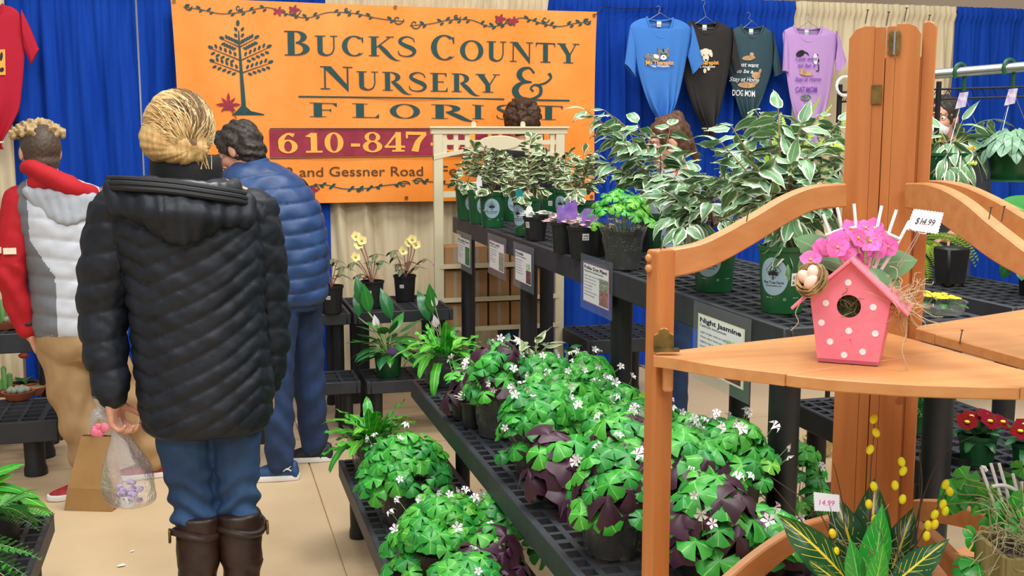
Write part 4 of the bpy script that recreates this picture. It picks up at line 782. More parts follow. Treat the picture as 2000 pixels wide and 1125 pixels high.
chain(g, [(-.17, 0, 1.375), (-.205, .005, 1.26), (-.232, .02, 1.10), (-.228, .0, .97), (-.213, -.03, .855)], [.078, .075, .066, .058, .045]); chain(g, [(.2, .02, 1.36), (.222, .03, 1.25), (.24, .05, 1.09), (.243, .055, .96), (.237, .065, .85)], [.074, .07, .06, .054, .043])
fuse('coat', g, .0068, 'coat_black', WM, 3, coat_disp)
g = G()                                                             # hood lying on the back
S_ = [(-.19, -.10, 1.462), (-.14, -.155, 1.463), (-.03, -.19, 1.455), (.08, -.185, 1.437), (.16, -.135, 1.42), (.195, -.08, 1.405)]
for k in range(9):
    q = k/8; x = -.178+.36*q; dep = math.sin(math.pi*min(.97, max(.03, q)))
    chain(g, [(x, -.09-.08*dep, 1.448-.05*q), (x*.93+.003, -.105-.10*dep, 1.395-.04*q+.0*dep), (x*.72+.006, -.10-.088*dep, 1.385-.075*dep)], [.03, .034, .026])
fuse('hood', g, .0075, 'coat_black', WM, 6, lambda co, no: .003*fnoise(co, 30, 2)-.006*np.exp(-((co[:, 0]+.045)/.004)**2)*(co[:, 2] > 1.33)-.005*np.exp(-((co[:, 0]-.09)/.004)**2)*(co[:, 2] > 1.33))
for k, (dz, dy) in enumerate(((.008, .012), (-.004, .0), (-.016, -.004))): G().tube(cat([(x, y+dy*1.2-.006, z+dz) for x, y, z in S_], 5), .0088, 8).build('hood_rim', 'coat_rib', WM, smooth=True)
g = G()
for k in range(12): a = R(200+k*13); a2 = R(200+(k+1)*13); cap(g, (.01+.15*math.cos(a), -.02+.125*math.sin(a), 1.455+.012*math.cos(a*3)-.02*k/12), (.01+.15*math.cos(a2), -.02+.125*math.sin(a2), 1.455-.02*k/12), .022)
fuse('hood_lining', g, .008, 'coat_lining', WM, 4, lambda co, no: .005*fnoise(co, 30, 5))
g = G(); n_ = 26
for z, rr in ((0, 1), ): pass
g.lathe([(.088, 1.445), (.092, 1.49), (.088, 1.525), (.082, 1.532), (.076, 1.525), (.078, 1.46)], 30, (.018, -.008, 0), sx=1.12, sy=1.0); g.build('collar', 'coat_rib', WM, smooth=True)
g = G(); chain(g, [(-.02, 0, .84), (-.022, 0, .7), (-.006, .015, .52), (.004, .008, .43)], [.095, .082, .068, .064]); chain(g, [(.125, 0, .84), (.13, 0, .7), (.132, .01, .5), (.132, .005, .41)], [.092, .078, .062, .060]); loft(g, [(.95, .05, 0, .155, .13), (.82, .05, 0, .165, .135), (.76, .05, 0, .12, .1)])
fuse('jeans', g, .0068, 'denim', WM, 3, lambda co, no: np.clip(.62-co[:, 2], 0, .2)*.06*np.sin(co[:, 2]*95+3*np.sin(co[:, 0]*30)+co[:, 1]*20)+.003*fnoise(co, 40))
for sx_, x, y, to, k in ((-1, .008, .0, Vector((-.1, 1, 0)), 'L'), (1, .134, -.002, Vector((.12, 1, 0)), 'R')):
    g = G(); loft(g, [(.455, x-.004*sx_, y, .066, .07), (.40, x-.003*sx_, y, .067, .072), (.3, x, y-.012, .062, .066), (.18, x+.004*sx_, y-.012, .047, .05), (.09, x+.004*sx_, y-.01, .045, .052), (.03, x+.004*sx_, y-.005, .045, .055)])
    p = Vector((x+.004*sx_, y-.01, .045)); chain(g, [p, p+to.normalized()*.09+Vector((0, 0, -.005)), p+to.normalized()*.17+Vector((0, 0, -.014))], [.044, .043, .028])
    bt = fuse('boot', g, .0068, 'boot_leather', WM, 4, lambda co, no: .0035*np.sin(co[:, 2]*60+2*np.sin(co[:, 0]*40))*(co[:, 2] < .3)+.002*fnoise(co, 50))
    G().tube([(x+.071*math.cos(q), y+.076*math.sin(q), .405+.01*math.sin(q*2)) for q in [2*math.pi*i/24 for i in range(25)]], .011, 8, cap=False).build('strap', 'boot_leather', bt, smooth=True)
    G().box((x+sx_*.08, y-.02, .40), (.008, .03, .04)).build('buckle', 'brass', bt, bevel=.003)
    G().box((x+.004*sx_, y+.07, .012), (.08, .26, .022)).box((x+.004*sx_, y-.035, .02), (.075, .07, .036)).build('boot_sole', 'boot_sole', bt, bevel=.008, seg=2, smooth=True)
hk = np.array((.058, -.112, 1.556))
def hair_disp(co, no):
    v = co-hk; ang = np.arctan2(v[:, 2], v[:, 0]); rr = np.hypot(v[:, 0], v[:, 2]); k = np.clip(rr/.05, 0, 1)*np.clip((-co[:, 1]+.06)/.08, .2, 1)
    return k*(.0016*np.sin(ang*13+4*rr/.1+2*np.sin(ang*5))+.0009*np.sin(ang*37+rr*40))+.0008*fnoise(co, 60, 2)
g = G(); g.sphere((.016, -.012, 1.612), (.1, .117, .109), 28, 18); g.sphere((-.022, -.045, 1.578), (.07, .08, .073), 20, 12); g.sphere((.055, -.035, 1.59), (.05, .082, .082), 20, 12); cap(g, (-.035, -.072, 1.555), (.03, -.098, 1.54), .04, .034); cap(g, (.035, -.1, 1.56), (.072, -.085, 1.55), .034, .026); cap(g, (.05, -.098, 1.548), (.08, -.075, 1.535), .026, .015); cap(g, (.02, -.09, 1.548), (.065, -.09, 1.53), .024, .02)
def hair_m(c, n):
    x, z = c[:, 0], c[:, 2]; w_ = .035+.012*np.sin(z*90); cx = .018+(1.70-z)*.30; return ((np.abs(x-cx) < w_*np.clip((z-1.555)/.05, 0, 1)) & (z > 1.56) & (z < 1.69) & (c[:, 1] < -.05)).astype(int)
fuse('hair', g, .0042, ['hair_blond', 'hair_root'], WM, 4, hair_disp, hair_m)
hc0 = Vector((.016, -.012, 1.612)); kd = Vector((.040/.1, -.1/.117, -.056/.109)).normalized(); ka = kd.cross(Vector((0, 0, 1))).normalized(); kb0 = ka.cross(kd)
for nm, mt, cnt, a0, a1 in (('blond_strands', 'hair_blond', 150, 0, 6.283), ('light_strands', 'hair_light', 110, 0, 6.283), ('root_strands', 'hair_root', 70, 1.25, 2.1)):
    g = G()
    for k in range(cnt):
        a = rng.uniform(a0, a1); th0 = rng.uniform(.9, 1.9); j = rng.uniform(-.1, .1); P = []
        for i in range(8):
            th = th0*(1-i/7)+.10; aa = a+j*i+.25*math.sin(i*.5); d = kd*math.cos(th)+(ka*math.cos(aa)+kb0*math.sin(aa))*math.sin(th); r_ = 1.012+rng.uniform(-.006, .012); P.append((hc0.x+d.x*.1*r_, hc0.y+d.y*.117*r_-.004*(1-i/7), hc0.z+d.z*.109*r_))
        if P[0][1] < .05 and (nm[0] == 'r' or not 1.3 < a < 1.85 or rng.random() < .12): g.tube(cat(P, 3), [.0007+.0012*math.sin(math.pi*min(1, q/21)) for q in range(22)], 4, cap=False)
    g.build(nm, mt, WM, kind='stuff', smooth=True)
g = G()
for k in range(9): p = Vector((.058+rng.uniform(-.012, .02), -.095, 1.556)); g.tube(cat([p, p+Vector((.018+.012*rng.random(), rng.uniform(-.01, .02), -.018)), p+Vector((.012+.025*rng.random(), .0, -.045-.02*rng.random()))], 4), .0013, 4, cap=False)
g.build('loose_strands', 'hair_blond', WM, kind='stuff', smooth=True)
for c_ in list(WM.children):
    if c_.name.startswith(('hair', 'blond_strands', 'light_strands', 'root_strands', 'loose_strands')): c_.matrix_basis = Matrix.Translation((-.015, 0, 0))
g = eyes(J['head'], frame(*J['face']), WM); g.build('eyebrow', 'hair_root', WM)

# ---- clear bag in her left hand
clearmat('bag_film', .55, .1, '#e6e8ee', .7, 22, .5); pm('violet_foil', '#7b3f9a', .3, col2='#d8c6e6', scale=60, spec=.8)
bq = Vector((-.058-.19, 3.385-.03, 0)); PBG = thing('plastic_bag', 'clear plastic bag with a small violet wrapped plant, hanging from her left hand', 'bag', (bq.x, bq.y, .62)); g = G(); n = 28; vs = []
pr_ = [(0.157, .010), (.125, .016), (.09, .03), (.05, .048), (.01, .062), (-.03, .072), (-.07, .074), (-.098, .066), (-.112, .045), (-.116, .01)]
for z, rr in cat(pr_, 3):
    for k in range(n): a = 2*math.pi*k/n; q = rr*(1+.10*math.sin(a*5+z*30)*(1 if z > -.05 else .4)+.06*nz(a*2, z*14)); vs.append((q*math.cos(a)*1.0+.03*(.157-z)/.27-.012, q*.82*math.sin(a), z))
m_ = len(vs)//n; g.add(vs, [(i*n+k, i*n+(k+1) % n, (i+1)*n+(k+1) % n, (i+1)*n+k) for i in range(m_-1) for k in range(n)]+[tuple(range((m_-1)*n, m_*n))]); g.build('bag_skin', 'bag_film', PBG, smooth=True, angle=180)
g = G(); 
for k in range(3): g.grid(lambda u, v, k=k: (-.035-.05*u-.004*k, -.01+.02*v, .155+.035*u*(1-u)*2+.018*v-.02*u*k), 6, 2)
g.build('gathered_top', 'bag_film', PBG, smooth=True)
vt = thing('wrapped_violet', 'violet and silver wrapped plant inside the clear bag', 'plant', (bq.x+.005, bq.y, .545))
g = G()
for k in range(26): a = rng.random()*6.28; rr = rng.uniform(.008, .04); g.sphere((rr*math.cos(a), rr*math.sin(a)*.8, rng.uniform(-.026, .026)), (.011, .011, .008), 7, 5)
g.build('petals', 'violet_foil', vt, kind='stuff', smooth=True); G().lathe([(.022, -.036), (.03, .0)], 14, cap0=True).build('pot', 'print_white', vt)
# ---- kraft paper bag standing on the floor
pm('kraft', '#9c7748', .85, col2='#a98452', scale=5, bump=.12); kb = atz(186, 990, 0); KB = thing('paper_bag', 'brown kraft paper bag with a pink tissue on top standing by the tan trousers', 'bag', (kb.x+.01, kb.y+.0, 0), R(-20)); g = G(); h_ = .315
vs = [(-.12, -.06, .001), (.09, -.06, .001), (.09, .06, .001), (-.12, .06, .001), (-.1, -.06, .1), (.09, -.063, .1), (.088, .06, .1), (-.1, .06, .1), (-.05, -.012, h_), (.075, -.012, h_), (.075, .012, h_), (-.05, .012, h_)]
vs += [(.105, 0, .05), (.06, 0, .2), (.065, 0, h_-.01), (-.128, 0, .05)]; g.add(vs, [(0, 3, 2, 1), (0, 1, 5, 4), (4, 5, 9, 8), (2, 3, 7, 6), (6, 7, 11, 10), (1, 2, 12), (1, 12, 5), (2, 6, 12), (5, 12, 13), (12, 6, 13), (5, 13, 9), (6, 10, 13), (9, 13, 14), (13, 10, 14), (0, 4, 15), (0, 15, 3), (3, 15, 7), (4, 8, 7), (8, 11, 7), (4, 7, 15)]); g.build('bag_body', 'kraft', KB)
g = G()
for k in range(10): g.sphere((-.0+.05*rng.random(), -.01+.02*rng.random(), h_+.01+.03*rng.random()), (.018, .014, .018), 6, 4)
g.build('tissue', 'print_pink', KB, smooth=True)

# ---- man in the blue quilted vest
BM = thing('person', 'dark haired person with glasses in a blue quilted vest and dark jeans', 'person', (atz(566, 920, 0).x, atz(566, 920, 0).y, 0), R(-4))
pm('vest_blue', '#1a3360', .5, col2='#2f5284', scale=7, bump=.3, bscale=30, dist=.005, lo=.3, hi=.7); pm('sleeve_navy', '#10141f', .7); pm('shoe_blue', '#1d4a7c', .6, col2='#15365e', scale=30); pm('shoe_white', '#e4e3df', .5); pm('shoe_black', '#17191d', .6); pm('shoe_red', '#b0182a', .6, col2='#7d0f1c', scale=40)
J = dict(head=(-.185, .07, 1.515), face=((-.86, .5, -.42),), neck=(-.115, .02, 1.395), chest=(-.06, .0, 1.27), belly=(-.0, 0, 1.03), pelvis=(.03, 0, .87), sL=(-.2, -.02, 1.33), sR=(.06, .1, 1.33), eL=(-.27, .06, 1.08), eR=(.15, .12, 1.06), wL=(-.36, .2, .98), wR=(-.02, .28, .98),
         handL=((-.7, .7, -.2), (.2, .3, -1), (.6, .6, 0), .4), handR=((-.8, .5, -.1), (-.1, 0, -1), (-.3, -1, 0), .4), hL=(-.03, -.06, .84), hR=(.09, .06, .84), kL=(-.05, -.1, .47), kR=(.1, .1, .48), aL=(-.03, -.12, .1), aR=(.13, .15, .1), toeL=(-1, .1, 0), toeR=(-1, .12, 0))
HB = body(BM, J, .0055)
g = G(); loft(g, [(1.455, -.13, .03, .07, .07), (1.43, -.115, .025, .12, .10), (1.39, -.095, .015, .165, .13), (1.31, -.06, .005, .195, .155), (1.2, -.015, 0, .195, .168), (1.05, .012, 0, .185, .168), (.93, .027, 0, .168, .158), (.845, .03, 0, .157, .148), (.815, .03, 0, .14, .13)])
fuse('vest', g, .008, 'vest_blue', BM, 3, lambda co, no: seams(co[:, 2]-.16*co[:, 0]+.008*np.sin(co[:, 0]*14), .067, .013)+.0045*fnoise(co, 30, 2)+.003*np.sin(co[:, 0]*60-co[:, 2]*45)*np.clip(co[:, 0]*-3+.6, 0, 1))
G().lathe([(.082, -.045), (.088, 0), (.084, .035), (.07, .04), (.066, -.02)], 24).build('collar', 'vest_blue', BM, smooth=True).matrix_basis = Matrix.Translation((-.128, .03, 1.425)) @ Matrix.Rotation(R(-14), 4, 'Y')
for k in 'LR': g = G(); chain(g, [J['s'+k], J['e'+k], Vector(J['w'+k])*.93+Vector(J['e'+k])*.07], [.066, .054, .04]); fuse('sleeve', g, .009, 'sleeve_navy', BM, 3, lambda co, no: .004*fnoise(co, 45))
g = G(); loft(g, [(.93, .03, 0, .145, .135), (.85, .03, 0, .15, .14), (.78, .03, 0, .13, .12)]); chain(g, [(-.02, -.05, .83), (-.045, -.09, .5), (-.042, -.12, .095)], [.092, .075, .068]); chain(g, [(.08, .05, .83), (.1, .1, .5), (.12, .15, .095)], [.092, .078, .07])
fuse('jeans', g, .008, 'denim_dark', BM, 3, lambda co, no: .006*np.sin(co[:, 2]*48+4*np.sin(co[:, 0]*18)+co[:, 1]*16)*np.clip(1.0-co[:, 2]*1.1, .15, 1)+.004*fnoise(co, 30))
shoe(BM, (-.04, -.12, 0), (-1, .08, 0), .275, 'shoe_blue', 'shoe_white', BM); sb = shoe(BM, (.13, .15, 0), (-1, .1, 0), .27, 'shoe_black', 'shoe_white', BM)
g = G(); lp = Vector((-.012, -.163, .062))
for dx in (-1, 1): g.tube([lp+Vector((-.018, -.0, .012*dx)), lp+Vector((-.006, -.005, .002*dx)), lp+Vector((.006, -.005, .002*dx)), lp+Vector((.018, 0, .012*dx))], .0032, 5)
g.build('shoe_emblem', 'print_white', BM, kind='stuff', label='white crossed arc emblem on the side of the blue shoe')
hc = Vector(J['head']); g = G(); P = lambda x, y, z: hc+HB @ Vector((x, y, z))
g.sphere(P(0, -.022, .035), (.088, .104, .1), 22, 14, rot=HB); g.sphere(P(0, -.06, -.02), (.078, .062, .08), 18, 10, rot=HB); g.sphere(P(0, .045, .075), (.068, .06, .045), 16, 10, rot=HB); g.sphere(P(.05, .0, .04), (.042, .075, .055), 14, 10, rot=HB); g.sphere(P(-.05, .0, .04), (.042, .075, .055), 14, 10, rot=HB)
fuse('hair', g, .0055, 'hair_dark', BM, 2, lambda co, no: .004*np.sin(co[:, 0]*70+co[:, 2]*120+3*fnoise(co, 20))+.0025*fnoise(co, 110, 4)+.003*fnoise(co, 50, 1))
g = eyes(hc, HB, BM); g.build('eyebrow', 'hair_dark', BM); gl = G()
for a in (-1, 1): gl.tube([P(a*.032+.024*math.cos(q), .098, .0+.019*math.sin(q)) for q in [2*math.pi*i/16 for i in range(17)]], .0016, 5, cap=False); gl.tube([P(a*.056, .097, .004), P(a*.075, .06, .006), P(a*.08, -.01, .004)], .0018, 5)
gl.tube([P(-.008, .1, .003), P(.008, .1, .003)], .0016, 5); gl.build('glasses', 'glasses_red', BM) if 'glasses_red' in MAT else (pm('glasses_red', '#7a1f1a', .35), gl.build('glasses', 'glasses_red', BM))

# ---- young man in red hoodie and white vest
RM = thing('person', 'short haired person in a red hooded top, white and grey vest and tan trousers', 'person', (atz(152, 970, 0).x, atz(152, 970, 0).y+.02, 0), R(7))
pm('fabric_red', '#b30d1c', .8, bump=.15, bscale=60); pm('vest_white', '#c4c9d2', .6, bump=.15, bscale=40); pm('vest_grey', '#6f7278', .7, bump=.15, bscale=40); pm('vest_hood', '#a3a8b0', .7); pm('trousers_tan', '#a2825a', .8, col2='#b5956b', scale=6, bump=.15, bscale=160)
J = dict(head=(-.075, .02, 1.515), face=((-.25, 1, -.06),), neck=(-.04, 0, 1.375), chest=(.0, 0, 1.25), belly=(.03, 0, 1.0), pelvis=(.04, 0, .83), sL=(-.16, 0, 1.3), sR=(.19, .02, 1.29), eL=(-.225, -.03, 1.0), eR=(.26, .03, 1.0), wL=(-.155, -.01, .745), wR=(.24, .12, .78),
         handL=((.3, .35, -1), (.7, .4, .2), (.2, 1, 0), .35), handR=((0, .6, -1), (-1, 0, 0), (0, 1, .4), .4), hL=(-.03, 0, .8), hR=(.12, 0, .8), kL=(-.0, .0, .45), kR=(.2, .06, .46), aL=(.05, .01, .1), aR=(.33, .16, .1), toeL=(-1, -.1, 0), toeR=(-1, .15, 0))
HR = body(RM, J, .0055)
g = G(); loft(g, [(1.40, -.035, 0, .08, .08), (1.37, -.02, 0, .14, .1), (1.32, .0, 0, .19, .12), (1.24, .01, 0, .195, .14), (1.1, .025, 0, .185, .145), (.95, .035, 0, .18, .145), (.83, .04, 0, .185, .15), (.745, .04, 0, .18, .148), (.735, .04, 0, .16, .13)])
def vest_m(c, n):
    x, z = c[:, 0], c[:, 2]; e = -.075+.10*np.clip((z-1.0)/.3, 0, 1)*-1; return ((x < np.minimum(-.045, -.045-.09*np.clip((z-1.0)/.15, 0, 1))) | (x > .15)).astype(int)
fuse('vest', g, .008, ['vest_white', 'vest_grey'], RM, 3, lambda co, no: seams(co[:, 2]+.02*np.sin(co[:, 0]*8), .082, .008)+.003*fnoise(co, 40, 1), vest_m)
for k in 'LR':
    g = G(); e_, w_ = Vector(J['e'+k]), Vector(J['w'+k]); chain(g, [J['s'+k], e_, w_+(e_-w_)*.12], [.078, .066, .05]); fuse('sleeve', g, .008, 'fabric_red', RM, 3, lambda co, no: .006*np.sin(co[:, 2]*42+3*np.sin(co[:, 0]*30))*(co[:, 2] < 1.05)+.004*fnoise(co, 35))
g = G(); g.box((-.262, -.078, 1.112), (.04, .006, .026), Matrix.Rotation(R(-32), 3, 'Z')); g.box((-.212, -.1, 1.108), (.05, .006, .026), Matrix.Rotation(R(-8), 3, 'Z')); g.build('sleeve_patch', 'print_cream', RM, label='two pale rectangular patches on the red sleeve', kind='stuff')
g = G()
for k in range(14): a, b = R(178+k*14), R(178+(k+1)*14); f = lambda q: (-.02+.125*math.cos(q)+.012, -.02+.10*math.sin(q), 1.395-.055*math.cos(q)*1.0+.012*math.sin(q*2)); cap(g, f(a), f(b), .026+.018*math.sin(math.pi*k/14))
cap(g, (.02, -.10, 1.37), (.11, -.075, 1.335), .045, .04); cap(g, (-.1, -.075, 1.385), (.03, -.1, 1.38), .034, .04); fuse('hood', g, .008, 'fabric_red', RM, 5, lambda co, no: .006*fnoise(co, 26, 3))
g = G()
for k in range(8): q = k/7; x = -.13+.29*q; cap(g, (x, -.095-.03*math.sin(math.pi*q), 1.352-.035*q), (x*.75+.02, -.11-.035*math.sin(math.pi*q), 1.30-.075*math.sin(math.pi*q*.9+.3)), .026, .02)
fuse('vest_hood', g, .008, 'vest_hood', RM, 6, lambda co, no: .003*fnoise(co, 30, 3))
g = G(); loft(g, [(.86, .04, 0, .165, .14), (.76, .04, 0, .175, .15), (.68, .04, 0, .17, .15), (.62, .04, 0, .14, .12)]); chain(g, [(-.035, 0, .72), (-.015, 0, .5), (.02, .0, .32), (.058, .005, .10)], [.108, .092, .082, .07]); chain(g, [(.115, .01, .72), (.19, .06, .46), (.325, .155, .10)], [.105, .088, .072])
fuse('trousers', g, .008, 'trousers_tan', RM, 3, lambda co, no: .009*np.sin(co[:, 2]*34-co[:, 0]*26+2.5*np.sin(co[:, 0]*13+co[:, 2]*7))*np.clip(1.1-co[:, 2], .25, 1)+.004*fnoise(co, 26))
shoe(RM, (.06, .005, 0), (-1, -.25, 0), .27, 'shoe_red', 'shoe_white', RM, accent='shoe_black'); shoe(RM, (.335, .16, 0), (-1, .05, 0), .27, 'shoe_red', 'shoe_white', RM, accent='shoe_black')
G().tube([Vector((-.158, -.012, .79))+Vector((.036*math.cos(q), .036*math.sin(q), .006*math.cos(q))) for q in [2*math.pi*i/18 for i in range(19)]], .011, 8, cap=False).build('watch', 'shoe_black', RM, smooth=True)
hc = Vector(J['head']); P = lambda x, y, z: hc+HR @ Vector((x, y, z)); g = G(); g.sphere(P(0, -.018, .02), (.081, .097, .098), 22, 14, rot=HR); g.sphere(P(0, -.05, -.045), (.066, .056, .05), 18, 10, rot=HR)
fuse('hair_fade', g, .006, 'hair_fade', RM, 2, lambda co, no: .0012*fnoise(co, 160))
g = G()
for k in range(110): a = rng.random()*6.28; rr = .088*math.sqrt(rng.random()); x, y = rr*math.cos(a)*1.12, rr*math.sin(a)*1.1+.01; z = .066+.056*(1-(rr/.092)**2); d = Vector((x*9+rng.uniform(-.6, .6), y*7+.2+rng.uniform(-.6, .6), .6+rng.random()*.6)).normalized(); p = P(x, y, z-.008); q = p+HR @ d*.026; cap(g, p, q, .015, .007, 6)
fuse('hair_top', g, .0045, 'hair_dirty_blond', RM, 1, lambda co, no: .002*fnoise(co, 120))
g = eyes(hc, HR, RM); g.build('eyebrow', 'hair_fade', RM)

# ---- three people behind the stall, mostly hidden by plants
def bystander(label, px, d, ztop, face, hair, top, seedv, bun=False, mask=False):
    b = atd(px, 300, d); t = thing('person', label, 'person', (b.x, b.y, 0)); k = ztop/1.72; f = Vector(face).normalized(); sdv = Vector((f.y, -f.x, 0)).normalized(); Z = lambda x, y, z: tuple(sdv*x*k+Vector((f.x, f.y, 0)).normalized()*y*k+Vector((0, 0, z*k)))
    j = dict(head=Z(0, .04, 1.6), face=(face,), neck=Z(0, 0, 1.46), chest=Z(0, 0, 1.3), belly=Z(0, 0, 1.08), pelvis=Z(0, 0, .92), sL=Z(-.18, 0, 1.39), sR=Z(.18, 0, 1.39), eL=Z(-.22, .02, 1.1), eR=Z(.22, .02, 1.1), wL=Z(-.12, .2, .98), wR=Z(.12, .2, .98), handL=(Z(.4, .8, -.2), (0, 0, -1), tuple(f), .4), handR=(Z(-.4, .8, -.2), (0, 0, -1), tuple(f), .4),
             hL=Z(-.08, 0, .88), hR=Z(.08, 0, .88), kL=Z(-.09, .01, .48), kR=Z(.09, .01, .48), aL=Z(-.09, 0, .1), aR=Z(.09, 0, .1), toeL=tuple(f), toeR=tuple(f))
    H = body(t, j, .0075); g = G(); ang = math.atan2(sdv.y, sdv.x); loft(g, [(1.47*k, 0, 0, .07, .07, ang), (1.42*k, 0, 0, .17, .1, ang), (1.3*k, 0, 0, .2, .13, ang), (1.05*k, 0, 0, .165, .13, ang), (.86*k, 0, 0, .18, .14, ang)])
    for s_ in 'LR': chain(g, [j['s'+s_], j['e'+s_], Vector(j['e'+s_])*.4+Vector(j['w'+s_])*.6], [.065, .055, .045])
    fuse('jumper', g, .012, top, t, 4, lambda co, no: .004*fnoise(co, 30)); g = G(); 
    for s_ in 'LR': chain(g, [j['h'+s_], j['k'+s_], Vector(j['a'+s_])], [.1, .075, .06])
    fuse('trousers', g, .012, 'denim_dark', t, 4, lambda co, no: .004*fnoise(co, 30))
    for s_ in 'LR': a = Vector(j['a'+s_]); shoe(t, (a.x, a.y, 0), (f.x, f.y, 0), .26, 'shoe_black', 'shoe_white', t)
    hc = Vector(j['head']); P = lambda x, y, z: hc+H @ Vector((x, y, z)); g = G(); g.sphere(P(0, -.02, .03), (.084, .1, .1), 20, 12, rot=H); g.sphere(P(0, -.055, -.03), (.074, .06, .07), 16, 10, rot=H)
    if hair == 'hair_brown':
        for q in range(150): a, b_ = rng.random()*6.28, rng.uniform(-.6, 1.4); v = Vector((math.cos(a)*math.cos(b_), math.sin(a)*math.cos(b_)-.25, math.sin(b_))); g.sphere(P(v.x*.098, v.y*.105-.01, v.z*.105+.02), .022, 7, 5) if v.y < .45 or v.z > .6 else None
    if bun: g.sphere(P(0, -.075, .10), (.042, .04, .036), 12, 8); cap(g, P(0, -.1, .05), P(0, -.12, -.12), .03, .02)
    fuse('hair', g, .0065, hair, t, 2, lambda co, no: .004*fnoise(co, 70, seedv)+.003*np.sin(co[:, 0]*120+co[:, 2]*60)); g = eyes(hc, H, t); g.build('eyebrow', hair, t)
    if mask: g = G(); g.sphere(P(0, .052, -.06), (.056, .06, .05), 16, 10, rot=H); g.build('face_mask', 'print_white', t, smooth=True)
    return t
pm('top_grey', '#9aa3ae', .8); pm('top_blue', '#3b7fb5', .8); pm('top_dark', '#23262d', .8)
bystander('person with curly brown hair behind the beige rack, back turned', 1021, 6.80, 1.785, (-.1, 1, 0), 'hair_brown', 'top_dark', 3)
bystander('person with tied back brown hair behind the ficus leaves', 1318, 5.45, 1.665, (-.9, .1, -.25), 'hair_auburn', 'top_grey', 5, bun=True)
bystander('dark haired person in a white face mask beyond the orange column', 1842, 6.3, 1.80, (-.8, -.55, -.05), 'hair_dark', 'top_dark', 8, mask=True)
# ---------------------------------------------------------------- plants: leaf and pot kits
leafmat('leaf_ficus', '#4a7f4c', '#e6ead0', .70, .24, '#a9c898', .36, blot='#7ba57a', rand=.22, veinw=.05); leafmat('leaf_triangle', '#7a9a68', '#efe9c0', .60, .32, None, .42, blot='#3f6a48', rand=.2); leafmat('leaf_clover', '#38ab34', None, vein='#7cc860', rough=.4, blot='#248a2c', rand=.32, trans=.12, veinw=.045); leafmat('leaf_clover_pale', '#62b32f', None, vein='#a5d86a', rough=.42, blot='#3f9a2a', rand=.25, trans=.12, veinw=.045)
leafmat('leaf_purple', '#43182f', '#5d2846', .9, .1, None, .45, blot='#2b0f22', rand=.3); leafmat('leaf_crisp', '#55b52c', None, vein='#a9dd7a', rough=.35, blot='#2f8f22', rand=.22, trans=.1, veinw=.07); leafmat('leaf_lily', '#1f6b2c', None, vein='#4b9a4a', rough=.3, blot='#2f8238', rand=.25, veinw=.05); leafmat('leaf_fern', '#3f8f3c', None, rough=.5, blot='#5aa84a', rand=.25, trans=.1); leafmat('leaf_lime', '#a9cf45', None, rough=.5, blot='#c6e266', rand=.15, trans=.15); leafmat('leaf_dark', '#1d5a2c', None, vein='#3f8048', rough=.35, blot='#2a6f38', rand=.25)
leafmat('leaf_croton', '#12401f', None, vein='#e0c93a', rough=.25, blot='#1d5a2a', rand=.1, veinw=.07, side=9); leafmat('leaf_croton_bright', '#1e8a2a', None, vein='#7fc84a', rough=.22, blot='#2a9a34', rand=.1, veinw=.05, side=8); leafmat('leaf_violet', '#4c7046', None, vein='#86a876', rough=.75, blot='#6c8f60', rand=.15, veinw=.04); leafmat('leaf_peperomia', '#4f7a5c', None, vein='#1f4a32', rough=.35, blot='#8fb598', rand=.15, veinw=.08, side=5); leafmat('leaf_pale', '#b9c79a', '#e9e6c8', .7, .3, '#4a7a4a', .45, blot='#7a9a62', rand=.15, veinw=.12); leafmat('leaf_pink', '#e8a6a8', None, vein='#c85a72', rough=.5, blot='#f3d6cf', rand=.15, veinw=.1); leafmat('leaf_cream_pink', '#efe4d6', '#8fa878', .75, .25, '#d88a96', .5, blot='#f3e9e0', rand=.1)
leafmat('leaf_hellebore', '#4c7048', None, vein='#8aa878', rough=.4, blot='#6a5a48', rand=.3); leafmat('petal_pink', '#d63f96', None, rough=.6, blot='#ea86c2', rand=.14, spec=.2); leafmat('petal_white', '#efe9ec', None, rough=.5, vein='#d9b8d6', rand=.06, veinw=.1); leafmat('petal_yellow', '#f0e6a8', None, rough=.5, blot='#e9dc86', rand=.08); leafmat('petal_bright', '#f2d21c', None, rough=.5, blot='#e6bf10', rand=.08); leafmat('petal_red', '#5a060d', None, rough=.8, blot='#780d16', rand=.1, spec=.08)
pm('stem_green', '#7d9a50', .6, col2='#a9b878', scale=20); pm('stem_brown', '#6a4a32', .7, col2='#8a6a48', scale=20); pm('stem_red', '#8a4a3a', .6); pm('pot_green', '#14502a', .35, col2='#185a30', scale=6); pm('pot_black', '#141517', .5, col2='#1d1e20', scale=10); pm('soil', '#2c2018', .95, col2='#4a3a2c', scale=60, bump=.5); pm('oval_blue', '#93aebb', .5); pm('sticker', '#e9e9ea', .5); pm('tag_violet', '#8a5fc4', .35, col2='#a884da', scale=20); pm('terracotta', '#a85a38', .8); pm('catkin_yellow', '#eddc1e', .8, rand=.08, bump=.4, bscale=200); pm('twig', '#4a3a2e', .7); pm('moss', '#6f6a4a', .95, col2='#9a9070', scale=60); pm('stone_grey', '#8d8a84', .8); pm('tag_teal', '#0f7a7a', .4); pm('tag_orange', '#e8a020', .5); pm('plastic_white', '#ececea', .35)
clearmat('sleeve_film', .10, .05, '#eef2f2', .7, 40, .85, 1.38)
S = lambda u: math.sin(math.pi*u)
